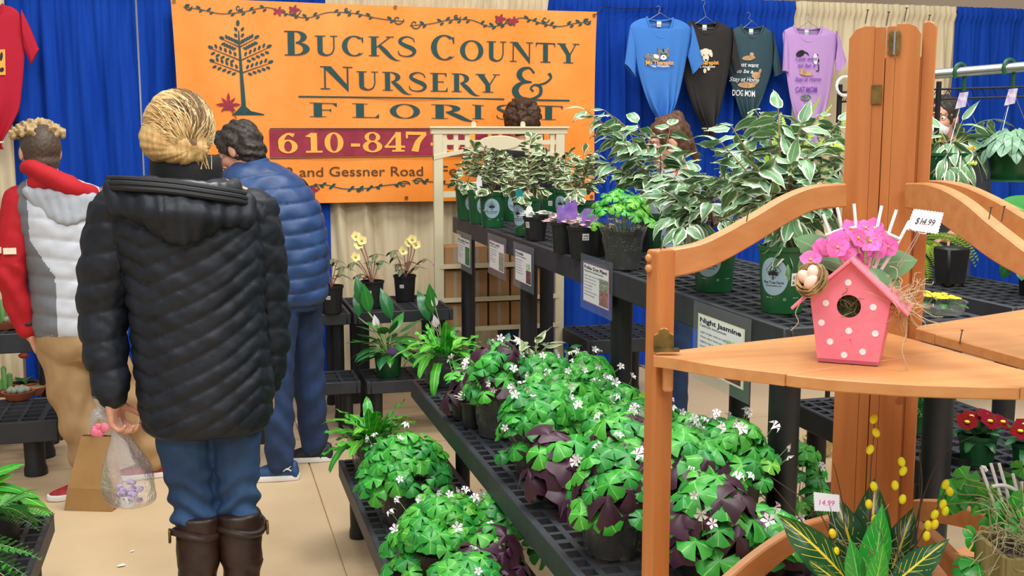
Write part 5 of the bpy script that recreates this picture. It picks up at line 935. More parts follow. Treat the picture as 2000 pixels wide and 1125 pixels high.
PROF = {'ovate': lambda u: (S(u**.72))**.8*(1-.25*u), 'pointed': lambda u: max(0, S(u**.62))**.9*(1-.45*u**3) if u < .82 else max(.0, (1-u)/.18)**1.0*S(.82**.62)**.9*.42*(1+.5*(1-u)/.18)/1.5*1.25, 'wedge': lambda u: (.12+.88*u**.85) if u < .82 else (.12+.88*u**.85)*max(.0, 1-((u-.82)/.18)**2)**.5, 'strap': lambda u: min(1, u*6)**.7*min(1, (1-u)*4)**.6, 'heart': lambda u: min(1, (u*7))**.5*(1-u**2.2)**.8, 'round': lambda u: max(0, 1-(2*u-1)**2)**.5, 'lance': lambda u: S(u**.8)**1.1}
def leafmesh(name, mat, L, W, prof, nu=6, fold=.25, droop=.25, wave=0, wn=5, curl=0, back=0):
    """one leaf: base at origin, along +y, upper face +z; back moves the base lobes behind the stalk"""
    P = PROF[prof]; vs = []; uv = []; cols = (-1, -.5, 0, .5, 1); sd = rng.random()*6
    for i in range(nu+1):
        u = i/nu; w_ = max(.012, P(u))*W/2; a = droop*u*1.6; y = L*(u if droop < .01 else math.sin(a)/(droop*1.6)); z = -L*(0 if droop < .01 else (1-math.cos(a))/(droop*1.6))
        for v in cols:
            vs.append((v*w_, y-back*L*abs(v)*(1-u)**3+curl*L*.2*v*u, z-fold*abs(v)*w_+wave*W*math.sin(u*wn*math.pi+sd+(1.2 if v > 0 else 0))*abs(v))); uv.append((u, abs(v)))
    k = len(cols); g = G(); g.add(vs, [(i*k+j, i*k+j+1, (i+1)*k+j+1, (i+1)*k+j) for i in range(nu) for j in range(k-1)]); g.uv = uv
    return g.mesh(name, mat, smooth=True, angle=180)
def leafset(name, mat, L, W, prof, n=4, **kw):
    out = []
    for k in range(n): q = dict(kw); q['droop'] = kw.get('droop', .25)*(.4+.45*k); q['fold'] = kw.get('fold', .25)*(.6+.3*(k % 3)); out.append(leafmesh(name, mat, L*(.92+.06*k), W, prof, **q))
    return out
def trefoil(name, mat, L, W, droop, fold, notch=.16, tip=.8):
    g = G(); uv = []; vs = []; fs = []; cols = (-1, -.5, 0, .5, 1)
    for q in range(3):
        an = q*2.094+rng.uniform(-.12, .12); ca, sa = math.cos(an), math.sin(an); b = len(vs); dr = droop*rng.uniform(.7, 1.3)
        for i in range(4):
            u = (0, .42, .78, 1)[i]; w_ = W/2*(.06, .58, .98, .76)[i]
            for v in cols:
                y = L*u*(1-notch*u*(1-abs(v))**1.3-(1-tip)*u*abs(v)**3); x = v*w_; z = -fold*abs(v)*w_-dr*L*u*u; vs.append((x*ca-y*sa, x*sa+y*ca, z)); uv.append((u, abs(v)))
        fs += [(b+i*5+j, b+i*5+j+1, b+(i+1)*5+j+1, b+(i+1)*5+j) for i in range(3) for j in range(4)]
    g.add(vs, fs); g.uv = uv; return g.mesh(name, mat, smooth=True, angle=180)
def frondmesh(name, mat, L, W, n=15, droop=.5, stalk='stem_green', tipw=.0):
    g = G(); uv = []; a_ = droop*1.6; pt = lambda u: (L*math.sin(a_*u)/a_, -L*(1-math.cos(a_*u))/a_+.12*L*u)
    g.tube([(0, *pt(i/7)) for i in range(8)], [.0016*(1-i/9)*L/.25 for i in range(8)], 4, mi=1); uv += [(.5, .5)]*len(g.v)
    for i in range(n):
        u = .14+.84*i/(n-1); y, z = pt(u); w_ = W/2*max(.1, S(min(1, (u*.92+.05))**.75)); lw = L*.84/(n-1)*.62
        for s_ in (-1, 1):
            b = len(g.v); g.add([(0, y-lw*.5, z), (s_*w_*.5, y+lw*.9+w_*.12, z+.004), (s_*w_, y+w_*.32, z-.12*w_), (s_*w_*.55, y-lw*.55+w_*.12, z), ], [(b-b+0, 1, 2, 3) if s_ < 0 else (3, 2, 1, 0)]); uv += [(0, 0), (.5, .6), (1, 1), (.5, .6)]
    g.uv = uv; return g.mesh(name, [mat, stalk], smooth=False)
def put(me, nm, par, p, d, up=(0, 0, 1), s=1.0):
    d = Vector(d).normalized(); up = Vector(up)
    if abs(d.dot(up)) > .97*up.length: up = Vector((d.y, d.z, d.x+.01))
    x = d.cross(up).normalized(); z = x.cross(d); M = Matrix((x*s, d*s, z*s)).transposed().to_4x4(); M.translation = Vector(p)-W[par].translation
    return link(nm, me, par, M)
def rv(a=1.0): return Vector((rng.uniform(-a, a), rng.uniform(-a, a), rng.uniform(-a, a)))
def pot(t, rt, rb, h, mat, soil=True, lip=.006, n=28):
    """straight sided nursery pot with a rolled lip, feet notch and soil; in the thing's own space"""
    G().lathe([(rb*.9, .004), (rb, .0), (rb+.001, .006), (rt-.001, h-lip*2.2), (rt+.003, h-lip*2), (rt+.004, h), (rt-.001, h), (rt-.003, h-lip*2.2), (rb+(rt-rb)*.75-.003, h*.8)], n, cap0=True).build('pot', mat, t, smooth=True, angle=35)
    if soil: G().lathe([(0.001, h*.86), (rt*.5, h*.865), (rt*.965, h*.85)], n).build('soil', 'soil', t, smooth=True)
def wrapper(t, rt, rb, h):
    """returns a map from flat (a,b) to the pot wall; a along the circle from angle th, b the height"""
    return lambda th, a, b, o=.0006: ((rb+(rt-rb)*b/h+o)*math.cos(th+a/(rb+(rt-rb)*b/h)), (rb+(rt-rb)*b/h+o)*math.sin(th+a/(rb+(rt-rb)*b/h)), b)
def farm_label(t, rt, rb, h, th, hb=None):
    """pale blue oval with a diamond of small triangles, a tree and the farm's name"""
    f = wrapper(t, rt, rb, h); P = t.children[0] if False else None; cb = h*.56; A, B = .041*rt/.066, .05*h/.175; g = G(); n = 40; vs = [f(th, 0, cb)]
    for k in range(1, 6):
        for j in range(n): q = 2*math.pi*j/n; vs.append(f(th, A*k/5*math.cos(q), cb+B*k/5*math.sin(q)))
    g.add(vs, [(0, 1+j, 1+(j+1) % n) for j in range(n)]+[(1+(k-1)*n+j, 1+k*n+j, 1+k*n+(j+1) % n, 1+(k-1)*n+(j+1) % n) for k in range(1, 5) for j in range(n)]); g.build('oval_label', 'oval_blue', t, smooth=True)
    g = G(); k = A/.041; 
    def T(pts):
        tri = [[tuple(pts[q]) for q in fc] for fc in tessellate_polygon([[Vector((x, y, 0)) for x, y in pts]])]
        while tri:
            t3 = tri.pop(); L = [math.dist(t3[q], t3[(q+1) % 3]) for q in range(3)]; q = L.index(max(L))
            if L[q] > .008: a_, b_, c_ = t3[q], t3[(q+1) % 3], t3[(q+2) % 3]; m_ = ((a_[0]+b_[0])/2, (a_[1]+b_[1])/2); tri += [[a_, m_, c_], [m_, b_, c_]]
            else: g.add([f(th, x*k, cb+y*B/.05, .0012) for x, y in t3], [(0, 1, 2)])
    dm = [(0, .040), (.022, .016), (0, -.010), (-.022, .016)]
    for a, b in zip(dm, dm[1:]+dm[:1]): d = (b[0]-a[0], b[1]-a[1]); T([a, b, (b[0]*.94, .016+(b[1]-.016)*.94), (a[0]*.94, .016+(a[1]-.016)*.94)])
    for r_ in range(4):
        for c_ in range(r_+1): x, y = (c_-r_/2)*.0078, .0325-r_*.0062; T([(x-.0032, y-.0045), (x+.0032, y-.0045), (x, y+.0016)])
    T([(-.015, .003), (.015, .003), (.012, .009), (.009, .009), (.008, .015), (.004, .014), (0, .021), (-.004, .014), (-.008, .015), (-.009, .009), (-.012, .009)]); T([(-.002, -.006), (.002, -.006), (.0015, .004), (-.0015, .004)])
    for tx, yy, hh, ww in (('Pine Tree Farm', -.019, .0075, .058), ('www.pinetreefarm.com', -.026, .0042, .046)):
        v, fc, tw = textmesh(tx, .012 if tx[0] == 'P' else .01); g.add([f(th, (x/tw-.5)*ww*k, cb+(yy+y/.73*hh)*B/.05, .0012) for x, y in v], fc)
    g.build('label_print', 'print_black', t); g = G(); q = [(.004*math.cos(a), .004*math.sin(a)) for a in [2*math.pi*i/10 for i in range(10)]]
    for i in range(3): a = i*2.094; T2 = lambda pts: g.add([f(th+.55, x, h*.22+y, .0008) for x, y in pts], [tuple(range(len(pts)))]); T2([(.005*math.cos(a), .005*math.sin(a)), (.005*math.cos(a+1.6), .005*math.sin(a+1.6)), (.0025*math.cos(a+1.6), .0025*math.sin(a+1.6)), (.0025*math.cos(a), .0025*math.sin(a))])
    for a in (-.2, 1.1): T3 = [(-.008, 0), (.008, 0), (.008, .002), (-.008, .002)]; g.add([f(th+a, x, h*.235+y, .0008) for x, y in T3], [(0, 1, 2, 3)])
    g.build('mould_print', 'print_grey_pale', t)
pm('print_grey_pale', '#9fc0a8', .6)
def sticker(t, rt, rb, h, th, b, price, sw=.011, sh=.013):
    f = wrapper(t, rt, rb, h); g = G(); g.add([f(th, x, b+y, .0009) for x in (-sw, 0, sw) for y in (-sh, sh)], [(0, 2, 3, 1), (2, 4, 5, 3)]); s = g.build('price_sticker', 'sticker', t); g = G()
    for k in range(9): x = -sw*.7+sw*1.4*k/8; g.add([f(th, x+a, b+y, .0014) for a, y in ((0, 0), (.0007+.0005*(k % 2), 0), (.0007+.0005*(k % 2), sh*.6), (0, sh*.6))], [(0, 1, 2, 3)])
    v, fc, tw = textmesh(price, .02); g.add([f(th, (x/tw-.5)*sw*1.5, b-sh*.7+y/.73*sh*.45, .0014) for x, y in v], fc); g.build('barcode_print', 'print_black', s)
def toward_cam(p): return math.atan2(-p[1], -p[0])
def film(t, rb, rt, h, z0=0.0, seed=0, mat='sleeve_film', flare=1.25):
    g = G(); n = 44; m = 12
    def fn(u, v): a = 2*math.pi*u; r = (rb+(rt-rb)*v)*(1+.07*nz(math.cos(a)*2.2+seed, math.sin(a)*2.2, v*4)+.055*nz(math.cos(a)*6+seed, math.sin(a)*6, v*11)+.05*v*math.sin(a*9+seed*3+v*5)+(flare-1)*max(0, v-.75)*1.6); return (r*math.cos(a), r*math.sin(a), z0+h*v*(1+.12*math.sin(a*3+seed)*v))
    g.grid(fn, n, m, closed=True); return g.build('film_sleeve', mat, t, smooth=True, angle=25)
LV = {}
LV['ficus'] = leafset('leaf', 'leaf_ficus', .082, .038, 'pointed', 5, nu=7, fold=.35, droop=.45, wave=.05); LV['triangle'] = leafset('leaf', 'leaf_triangle', .05, .043, 'wedge', 5, nu=4, fold=.3, droop=.35, wave=.05)
LV['clover'] = [trefoil('leaf', 'leaf_clover', .033, .050, .1+.12*k, .2+.1*(k % 3), .12, .72) for k in range(5)]; LV['clover_pale'] = [trefoil('leaf', 'leaf_clover_pale', .032, .048, .15+.15*k, .25, .12, .72) for k in range(3)]; LV['clover_big'] = [trefoil('leaf', 'leaf_clover', .042, .064, .2+.15*k, .3, .1, .74) for k in range(3)]; LV['purple'] = [trefoil('leaf', 'leaf_purple', .054, .076, .3+.22*k, .3+.15*k, .06, .92) for k in range(4)]
LV['shamrock'] = [trefoil('leaf', 'leaf_clover_pale' if k > 2 else 'leaf_clover', .026, .031, .1+.1*k, .15, .12, .62) for k in range(5)]
LV['crisp'] = leafset('leaf', 'leaf_crisp', .19, .036, 'strap', 5, nu=14, fold=.1, droop=.55, wave=.22, wn=9); LV['lily'] = leafset('leaf', 'leaf_lily', .16, .06, 'lance', 4, nu=7, fold=.3, droop=.5); LV['fern'] = [frondmesh('frond', 'leaf_fern', .26, .09, 17, .35+.2*k) for k in range(4)]; LV['lime'] = [frondmesh('frond', 'leaf_lime', .3, .075, 22, .3+.25*k) for k in range(4)]
LV['star'] = []
for k in range(3):
    g = G(); uv = []
    for q in range(5):
        a = q*1.2566; c, s_ = math.cos(a), math.sin(a); b = len(g.v); L = .0145
        for (x, y, z) in ((0, 0, -.004), (-.0042, L*.62, .004+.002*k), (0, L, .004-.003*k), (.0042, L*.62, .004+.002*k)): g.v.append((x*c-y*s_, x*s_+y*c, z)); uv.append((y/L, abs(x)/.0042))
        g.f.append((b, b+3, b+2, b+1)); g.m.append(0)
    g.uv = uv; LV['star'].append(g.mesh('flower', 'petal_white', smooth=True))
def leaves_on(t, pts, n, kind, size=1.0, u0=.15, droop=.5, spread=1.0, nm='leaf', up=.6):
    """leaves set alternately along a branch path"""
    P = [Vector(p) for p in cat(pts, 6)]; m = len(P)-1
    for i in range(n):
        u = u0+(1-u0)*(i+.5*rng.random())/n; k = min(m-1, int(u*m)); p = P[k].lerp(P[k+1], u*m-k); tg = (P[k+1]-P[k]).normalized(); sd = tg.cross(Vector((0, 0, 1))); sd = sd.normalized() if sd.length > .05 else Vector((1, 0, 0))
        s_ = 1 if i % 2 else -1; d = tg*.7+sd*s_*spread*rng.uniform(.5, 1.1)+Vector((0, 0, -droop*rng.uniform(.3, 1.2)))+rv(.35); put(rng.choice(LV[kind]), nm, t, p+d.normalized()*.006, d, Vector((0, 0, up))+sd*rng.uniform(-.3, .3)+rv(.4), size*rng.uniform(.75, 1.15))
    put(rng.choice(LV[kind]), nm, t, P[-1], P[-1]-P[-2]+Vector((0, 0, -.3*droop*(P[-1]-P[-2]).length)), rv(.3)+Vector((0, 0, 1)), size)
def ficus(t, base, tips, kind='ficus', n=9, size=1.0, trunk=.5, tr=.006, droop=.5, mat='stem_brown'):
    """woody pot plant: trunk from base, a branch to every tip"""
    base = Vector(base); c = sum((Vector(p) for p in tips), Vector())/len(tips); top = base.lerp(c, trunk)+Vector((0, 0, .02)); g = G(); tp = [base, base.lerp(top, .5)+rv(.012), top]; g.tube([tuple(p-W[t].translation) for p in cat(tp, 4)], [tr*(1-.05*i) for i in range(9)], 7)
    B = []
    for q in tips:
        q = Vector(q); st = base.lerp(top, rng.uniform(.45, 1.0)); md = st.lerp(q, .5)+Vector((0, 0, .16*(q-st).length*rng.uniform(.3, 1)))+rv(.012); pts = [st, md, q]; B.append(pts); cp = cat(pts, 5); g.tube([tuple(p-np.array(W[t].translation)) for p in cp], [tr*.5*(1-.75*i/len(cp)) for i in range(len(cp))], 5)
    g.build('stem', mat, t, smooth=True)
    for pts in B: leaves_on(t, pts, n, kind, size, u0=.28, droop=droop)
def clover(t, c, r, zlo, zhi, n, kinds, root, flowers=0, size=1.0, squash=1.0, petal=True, lean=(0, 0)):
    """dome of clover leaves on thin stalks rising from the pot, with small star flowers; c is the dome's centre (x, y)"""
    g = G(); g2 = G(); o = W[t].translation; root = Vector(root)
    for i in range(n):
        a = i*2.39996+rng.uniform(-.3, .3); q = math.sqrt((i+.5)/n)*rng.uniform(.86, 1.08); x, y = c[0]+r*q*math.cos(a)+lean[0]*q, c[1]+r*q*squash*math.sin(a)+lean[1]*q; z = zlo+(zhi-zlo)*max(0, 1-q**2.2)**.6+.022*nz(x*17, y*17, r*9)+rng.uniform(-.014, .012)-(.04*rng.random() if rng.random() < .3 else 0); out = Vector((math.cos(a)*q, math.sin(a)*q, 0)); n_ = (Vector((0, 0, 1))+out*.85+rv(.3)-Vector((0, .25, 0))).normalized()
        d = n_.cross(rv(1)).normalized(); me = rng.choice(LV[kinds[0] if rng.random() < kinds[2] else kinds[1]]); put(me, 'leaf', t, (x, y, z), d, n_, size*rng.uniform(.75, 1.2))
        if i % 2 == 0: st = root+Vector((math.cos(a), math.sin(a), 0))*r*.28*q; P = [st, st.lerp(Vector((x, y, z)), .55)+Vector((0, 0, .015)), (x, y, z-.001)]; g.tube([tuple(Vector(p)-o) for p in P], .0011, 3, cap=False)
    for i in range(flowers):
        a = rng.random()*6.283; q = math.sqrt(rng.random()); x, y = c[0]+r*q*math.cos(a), c[1]+r*q*squash*math.sin(a); z = zlo+(zhi-zlo)*max(0, 1-q**2.2)**.6; tip = Vector((x, y, z))+Vector((math.cos(a)*.025*q, math.sin(a)*.025*q-.01, rng.uniform(.012, .045)))
        put(rng.choice(LV['star']), 'flower', t, tip, rv(1), Vector((0, 0, .8))+Vector((math.cos(a), math.sin(a)-.6, 0))*.7, rng.uniform(.8, 1.3)); g.tube([tuple(Vector((x*.7+root.x*.3, y*.7+root.y*.3, z-.03))-o), tuple(tip-o)], .0009, 3, cap=False)
    g.build('stalks', 'stem_green', t, kind='stuff')
def rosette(t, p, n, kind, size, el0, el1, nm='leaf', jitter=.15, start=.01, up=None):
    for i in range(n):
        a = i*2.39996+rng.uniform(-.2, .2); k = i/max(1, n-1); el = R(el0+(el1-el0)*k)+rng.uniform(-jitter, jitter); d = Vector((math.cos(a)*math.cos(el), math.sin(a)*math.cos(el), math.sin(el))); put(rng.choice(LV[kind]), nm, t, Vector(p)+Vector((math.cos(a), math.sin(a), 0))*start, d, Vector((0, 0, 1))-d*.2+rv(.12), size*rng.uniform(.8, 1.15))

# ---------------------------------------------------------------- small leaved pots at the far end of the tall bench
TRI = [((913, 429), 'at the far left corner of the tall bench', [(895, 350), (905, 320), (920, 300), (930, 330), (915, 360)]), ((938, 436), 'second from the far left corner of the tall bench', [(925, 290), (945, 300), (935, 330), (955, 345)]), ((962, 443), 'in front of the far group, oval label clear', [(940, 370), (955, 330), (985, 345), (950, 395), (1000, 370), (965, 300)]),
       ((1000, 430), 'wedged in the far group behind the clear oval label', [(985, 300), (1005, 315), (1020, 340), (995, 345)]), ((1029, 460), 'with a teal plant tag and the tallest upright shoot', [(1040, 268), (1015, 320), (1055, 330), (1000, 365), (1060, 370), (1030, 340), (1020, 385), (1045, 300)]), ((1079, 430), 'at the rear right of the far group, price stickered', [(1065, 300), (1085, 310), (1100, 330), (1075, 340), (1110, 300)]),
       ((1106, 436), 'behind the right hand pot of the far group', [(1100, 335), (1120, 320), (1090, 350), (1130, 345)]), ((1130, 470), 'right end of the far group by violet tags', [(1160, 300), (1140, 300), (1110, 350), (1125, 380), (1150, 360), (1175, 340), (1145, 330)])]
for i, ((px, py), lab, tips) in enumerate(TRI):
    b = atz(px, py, ZT); t = thing('potted_ficus', 'small ficus in a green pot '+lab, 'plant', (b.x, b.y, ZT+.001), 0, 'small leaved ficus pots at the far end of the tall bench'); rt, rb, h = .066, .054, .172; pot(t, rt, rb, h, 'pot_green'); th = toward_cam(b)+(.5, .4, -.05, .3, -.75, .9, -.55, .65)[i]; farm_label(t, rt, rb, h, th)
    d0 = (b-Vector(CAM)).dot(Vector(FWD)); ficus(t, b+Vector((0, 0, h*.86)), [atd(x, y, d0+rng.uniform(-.12, .12)) for x, y in tips], 'triangle', 19, 1.1, .35, .003, .25)
    if i == 5: sticker(t, rt, rb, h, toward_cam(b)-.2, h*.55, '$5.99')
    if i == 4: a = Vector((-.045, -.03, h*.9)); G().prism([(-.016, 0), (.016, 0), (.018, .045), (.008, .062), (-.008, .066), (-.018, .048)], lambda x, z, q: (a.x+x, a.y+q, a.z+z), 0, .001).build('plant_tag', 'tag_teal', t)
    if i == 1: a = Vector((-.01, -.045, h*.9)); G().prism([(-.012, 0), (.012, 0), (.008, .09), (-.014, .1), (-.022, .06)], lambda x, z, q: (a.x+x, a.y+q, a.z+z), 0, .001).build('plant_tag', 'plastic_white', t)
# ---- little pots along the front edge
b = atz(1046, 469, ZT); t = thing('potted_hypoestes', 'small black pot of cream and pink speckled leaves with a white plant tag', 'plant', (b.x, b.y, ZT+.001)); pot(t, .054, .042, .105, 'pot_black'); LV['cream'] = leafset('leaf', 'leaf_cream_pink', .04, .024, 'ovate', 3, nu=4, droop=.2)
for k in range(34): a = rng.random()*6.28; q = .055*math.sqrt(rng.random()); put(rng.choice(LV['cream']), 'leaf', t, b+Vector((q*math.cos(a), q*math.sin(a), .112+.022*(1-q/.055))), (math.cos(a), math.sin(a), .25), (0, 0, 1), rng.uniform(.8, 1.1))
G().prism([(-.015, .1), (.015, .1), (.015, .14), (.008, .152), (-.008, .152), (-.015, .14)], lambda x, z, q: (x-.035, -.02+q, z), 0, .001).build('plant_tag', 'plastic_white', t); sticker(t, .054, .042, .105, toward_cam(b)-.8, .07, '$5.99')
LV['pink'] = leafset('leaf', 'leaf_pink', .045, .028, 'ovate', 3, nu=4, droop=.3)
for i, ((px, py), lab) in enumerate((((1099, 494), 'black pot of pink spotted leaves with violet tag, first of its trio'), ((1137, 505), 'black pot of red spotted leaves with a square price sticker, front of its trio'), ((1177, 498), 'black pot tucked between the price sticker pot and the film wrapped clover'))):
    b = atz(px, py, ZT); t = thing('potted_hypoestes', lab, 'plant', (b.x, b.y, ZT+.001), 0, 'polka dot pots on the tall bench'); pot(t, .056 if i == 1 else .046, .043 if i == 1 else .036, .122, 'pot_black')
    for k in range(22 if i < 2 else 8): a = rng.random()*6.28; q = .05*math.sqrt(rng.random()); put(rng.choice(LV['pink']), 'leaf', t, b+Vector((q*math.cos(a), q*math.sin(a), .125+.03*(1-q/.05))), (math.cos(a), math.sin(a), .2), (0, 0, 1), rng.uniform(.8, 1.15))
    if i < 2:
        for x0 in ((-.01, ) if i == 0 else (-.035, .012)):
            G().prism([(-.024, .118), (.024, .118), (.024, .172), (.017, .190), (.006, .192), (.006, .182), (-.006, .182), (-.006, .192), (-.017, .19), (-.024, .172)], lambda x, z, q: (x+x0, -.03+.06*(x0 < -.02)+q, z+.03*(x0 < -.02)), 0, .0015).build('plant_tag', 'tag_violet', t)
        film(t, .045, .06, .05, .11, i)
    if i == 1: sticker(t, .056, .043, .122, toward_cam(b)+.25, .086, '$5.99', .0125, .0125)
b = atz(1217, 525, ZT); t = thing('potted_clover', 'film wrapped black pot of bright round clover in the middle of the tall bench', 'plant', (b.x, b.y, ZT+.001)); pot(t, .066, .054, .135, 'pot_black'); film(t, .057, .078, .16, .002, 4); clover(t, (b.x+.0, b.y+.02), .115, ZT+.165, ZT+.27, 78, ('shamrock', 'clover_pale', .75), b+Vector((0, 0, .12)), 0, .95)
b = atz(1266, 490, ZT); t = thing('nursery_pot', 'plain black pot just behind the film wrapped clover on the tall bench', 'pot', (b.x, b.y, ZT+.001)); pot(t, .06, .05, .13, 'pot_black')
# ---- large variegated weeping ficus
def big_ficus(px, py, label, tips, n, size, rt=.072, th=0, tr=.007, tall=.172, st=None, jit=.1):
    b = atz(px, py, ZT); t = thing('potted_ficus', label, 'plant', (b.x, b.y, ZT+.001), 0, 'variegated weeping ficus pots'); rb = rt*.82; pot(t, rt, rb, tall, 'pot_green'); farm_label(t, rt, rb, tall, toward_cam(b)+th); d0 = (b-Vector(CAM)).dot(Vector(FWD))
    ficus(t, b+Vector((0, 0, tall*.86)), [atd(x, y, d0+dd+rng.uniform(-jit, jit)) for x, y, dd in tips], 'ficus', n, size, .3, tr, .55)
    if st: sticker(t, rt, rb, tall, toward_cam(b)+st[0], tall*st[1], '$5.99', .013, .017)
    return t
big_ficus(1301, 510, 'tall open branched variegated ficus arching left over the blue drape', [(1142, 212, 0), (1185, 262, .05), (1180, 215, .1), (1192, 318, -.05), (1235, 330, 0), (1245, 240, .1), (1310, 245, .1), (1335, 310, 0), (1290, 300, -.1), (1220, 275, .05), (1265, 345, -.1), (1250, 380, -.1)], 13, 1.15, .07, .35)
t = big_ficus(1394, 567, 'variegated ficus in a green pot behind the dip of the wooden rail', [(1290, 375, -.05), (1310, 425, -.1), (1330, 350, 0), (1365, 335, .05), (1405, 350, .05), (1440, 385, 0), (1470, 330, .1), (1290, 340, .1), (1430, 430, -.08), (1385, 395, -.1), (1345, 400, -.1), (1460, 420, -.05), (1335, 445, -.12), (1420, 320, .1)], 14, 1.05, .066, -.35)
G().prism([(-.008, .14), (.008, .14), (.01, .27), (.0, .285), (-.01, .27)], lambda x, z, q: (x-.075, .03+q, z), 0, .0015).build('plant_tag', 'plastic_white', t)
big_ficus(1526, 608, 'largest variegated ficus, in the green pot beside the pink birdhouse', [(1395, 345, .1), (1405, 275, .1), (1428, 245, .15), (1475, 215, .2), (1520, 212, .15), (1565, 240, .1), (1600, 225, .1), (1640, 235, .1), (1640, 300, .05), (1610, 350, 0), (1480, 330, 0), (1455, 395, 0), (1560, 440, -.08), (1535, 490, -.09), (1610, 405, 0), (1500, 285, .1), (1545, 320, 0), (1590, 290, 0), (1440, 310, .05), (1580, 390, -.05), (1520, 390, -.05)], 15, 1.05, .0645, -.42, .008, .178, (.62, .52))
# ---- lime ferns
def fern(label, base, tips, kind, z, size=1.0, pm_='pot_green', hang=False, rt=.08, ph=.13):
    t = thing('potted_fern', label, 'fern', base, 0, 'ferns'); pot(t, rt, rt*.8, ph, pm_); b = Vector(base)+Vector((0, 0, ph*.85))
    for q in tips: q = Vector(q); d = q-b; put(rng.choice(LV[kind]), 'frond', t, b+rv(.01), d, (0, 0, 1), d.length/(.26 if kind == 'fern' else .3)*rng.uniform(.95, 1.1)*size)
    return t

FT = [(1590, 172, 0), (1643, 215, 0), (1555, 225, .05), (1490, 262, .0), (1500, 240, .1), (1530, 300, 0), (1575, 250, .1), (1610, 260, 0), (1640, 180, .1), (1560, 320, 0), (1630, 330, -.1), (1545, 350, -.1), (1600, 400, -.2), (1525, 215, .1), (1660, 250, 0), (1605, 200, 0), (1620, 240, .05), (1580, 290, 0), (1510, 280, 0), (1480, 275, 0), (1560, 195, .1), (1630, 190, 0), (1650, 280, 0), (1595, 330, -.05)]
fr_ = thing('fern_stand', 'slim black stand holding the lime fern behind the largest ficus', 'stand', (2.08, 3.75, 0)); G().lathe([(.13, .002), (.13, .02), (.02, .03), (.018, 1.26), (.09, 1.27), (.09, 1.285)], 18, cap0=True, cap1=True).build('stand', 'black_metal', fr_, smooth=True)
b = Vector((2.08, 3.75, 1.287)); d0 = (b-Vector(CAM)).dot(Vector(FWD)); fern('lime green sword fern rising behind the largest ficus', b, [atd(x, y, d0+q) for x, y, q in FT], 'lime', 1.29, 1.0, 'pot_black', rt=.07, ph=.12)
# ---------------------------------------------------------------- clover pots on the middle and low benches
def clover_pot(label, x, y, z, r, ht, n, kinds, fl=0, size=1.0, potr=.07, poth=.11, wrap=True, lean=(0, 0), squash=1.0, sd=0, group='clover pots on the benches'):
    t = thing('potted_clover', label, 'plant', (x, y, z+.001), 0, group); pot(t, potr, potr*.82, poth, 'pot_black', n=22)
    if wrap: film(t, potr*.9, potr*1.22, poth*1.25, .002, sd)
    clover(t, (x+lean[0]*.3, y+lean[1]*.3), r, z+poth*.85, z+ht, n, kinds, Vector((x, y, z+poth*.9)), fl, size, squash, lean=lean); return t
ZM, ZL = .62, .30
K1 = ('clover', 'clover_big', .8); K2 = ('clover', 'purple', .78); KP = ('purple', 'clover', .85); KB = ('clover', 'clover_pale', .8); KG = ('clover_big', 'clover', .6)
CP = [('film wrapped green clover fringed with purple leaves on the middle bench', .905, 3.42, .122, .30, 66, K2, 12, .95), ('film wrapped green clover trailing white buds along the edge of the middle bench', .905, 2.98, .122, .275, 74, K1, 16, 1.0),
      ('green clover in the second row beside the purple fringed pot', 1.10, 3.55, .13, .225, 66, K1, 8, 1.0), ('green clover in the rear row in front of the sign for Oxalis', 1.28, 3.62, .12, .20, 56, K1, 10, 1.05),
      ('bushy green clover in the second row behind the one trailing buds', 1.10, 3.25, .135, .215, 74, K1, 8, .95), ('green clover in the rear row just left of the thick middle leg', 1.27, 3.32, .125, .17, 60, KB, 10, .95),
      ('mixed clover with pale leaves in front of the thick middle leg', 1.10, 2.95, .125, .20, 66, KB, 12, 1.0), ('green clover in the rear row just right of the thick middle leg', 1.27, 3.02, .125, .17, 60, K1, 6, 1.1),
      ('large leaved green and purple clover nearest the wooden post on its left', 1.04, 2.62, .125, .25, 66, ('clover_big', 'purple', .72), 10, 1.0), ('green clover partly covered by the wooden post', 1.22, 2.73, .125, .19, 62, K1, 8, 1.05),
      ('pale green clover right of the wooden post below the Night Jasmine sign', 1.28, 2.50, .115, .25, 60, KB, 12, 1.05), ('purple and green clover low to the right of the wooden post', 1.12, 2.40, .11, .25, 56, ('clover_big', 'purple', .72), 6, 1.0),
      ('low clover sprouts in a shallow pot near the thick near leg', 1.20, 2.17, .09, .13, 50, ('clover_big', 'purple', .75), 4, 1.15), ('crinkly wrapped purple and green clover at the bottom edge left of the wooden post', .90, 2.36, .115, .24, 54, ('clover', 'purple', .78), 8, 1.0), ('purple clover at the bottom edge behind the wooden post', 1.06, 2.17, .11, .23, 50, ('purple', 'clover_big', .3), 4, 1.05), ('tall stalked clover in the rear row behind the Night Jasmine sign', 1.30, 2.78, .1, .19, 44, ('clover', 'clover_pale', .7), 8, 1.0)]
for i, (lab, x, y, r, ht, n, kd, fl, sz) in enumerate(CP): clover_pot(lab, x, y, ZM, r, ht, n, kd, fl, sz, poth=.11 if ht > .23 else .075, sd=i*1.7, wrap=i in (0, 1, 8, 11, 13))
t = clover_pot('dark purple clover drooping over the near left edge of the middle bench', .90, 2.72, ZM, .085, .20, 20, ('purple', 'clover_big', .8), 2, 1.15, .05, .09, False, (-.02, -.02), group='purple clover pots')
clover_pot('small black pot of dark purple clover at the far left edge of the middle bench', .842, 3.66, ZM, .075, .185, 13, ('purple', 'clover', .8), 2, 1.0, .045, .095, False, group='purple clover pots')
LV['pinky'] = leafset('leaf', 'leaf_cream_pink', .026, .012, 'ovate', 3, nu=3, droop=.3)
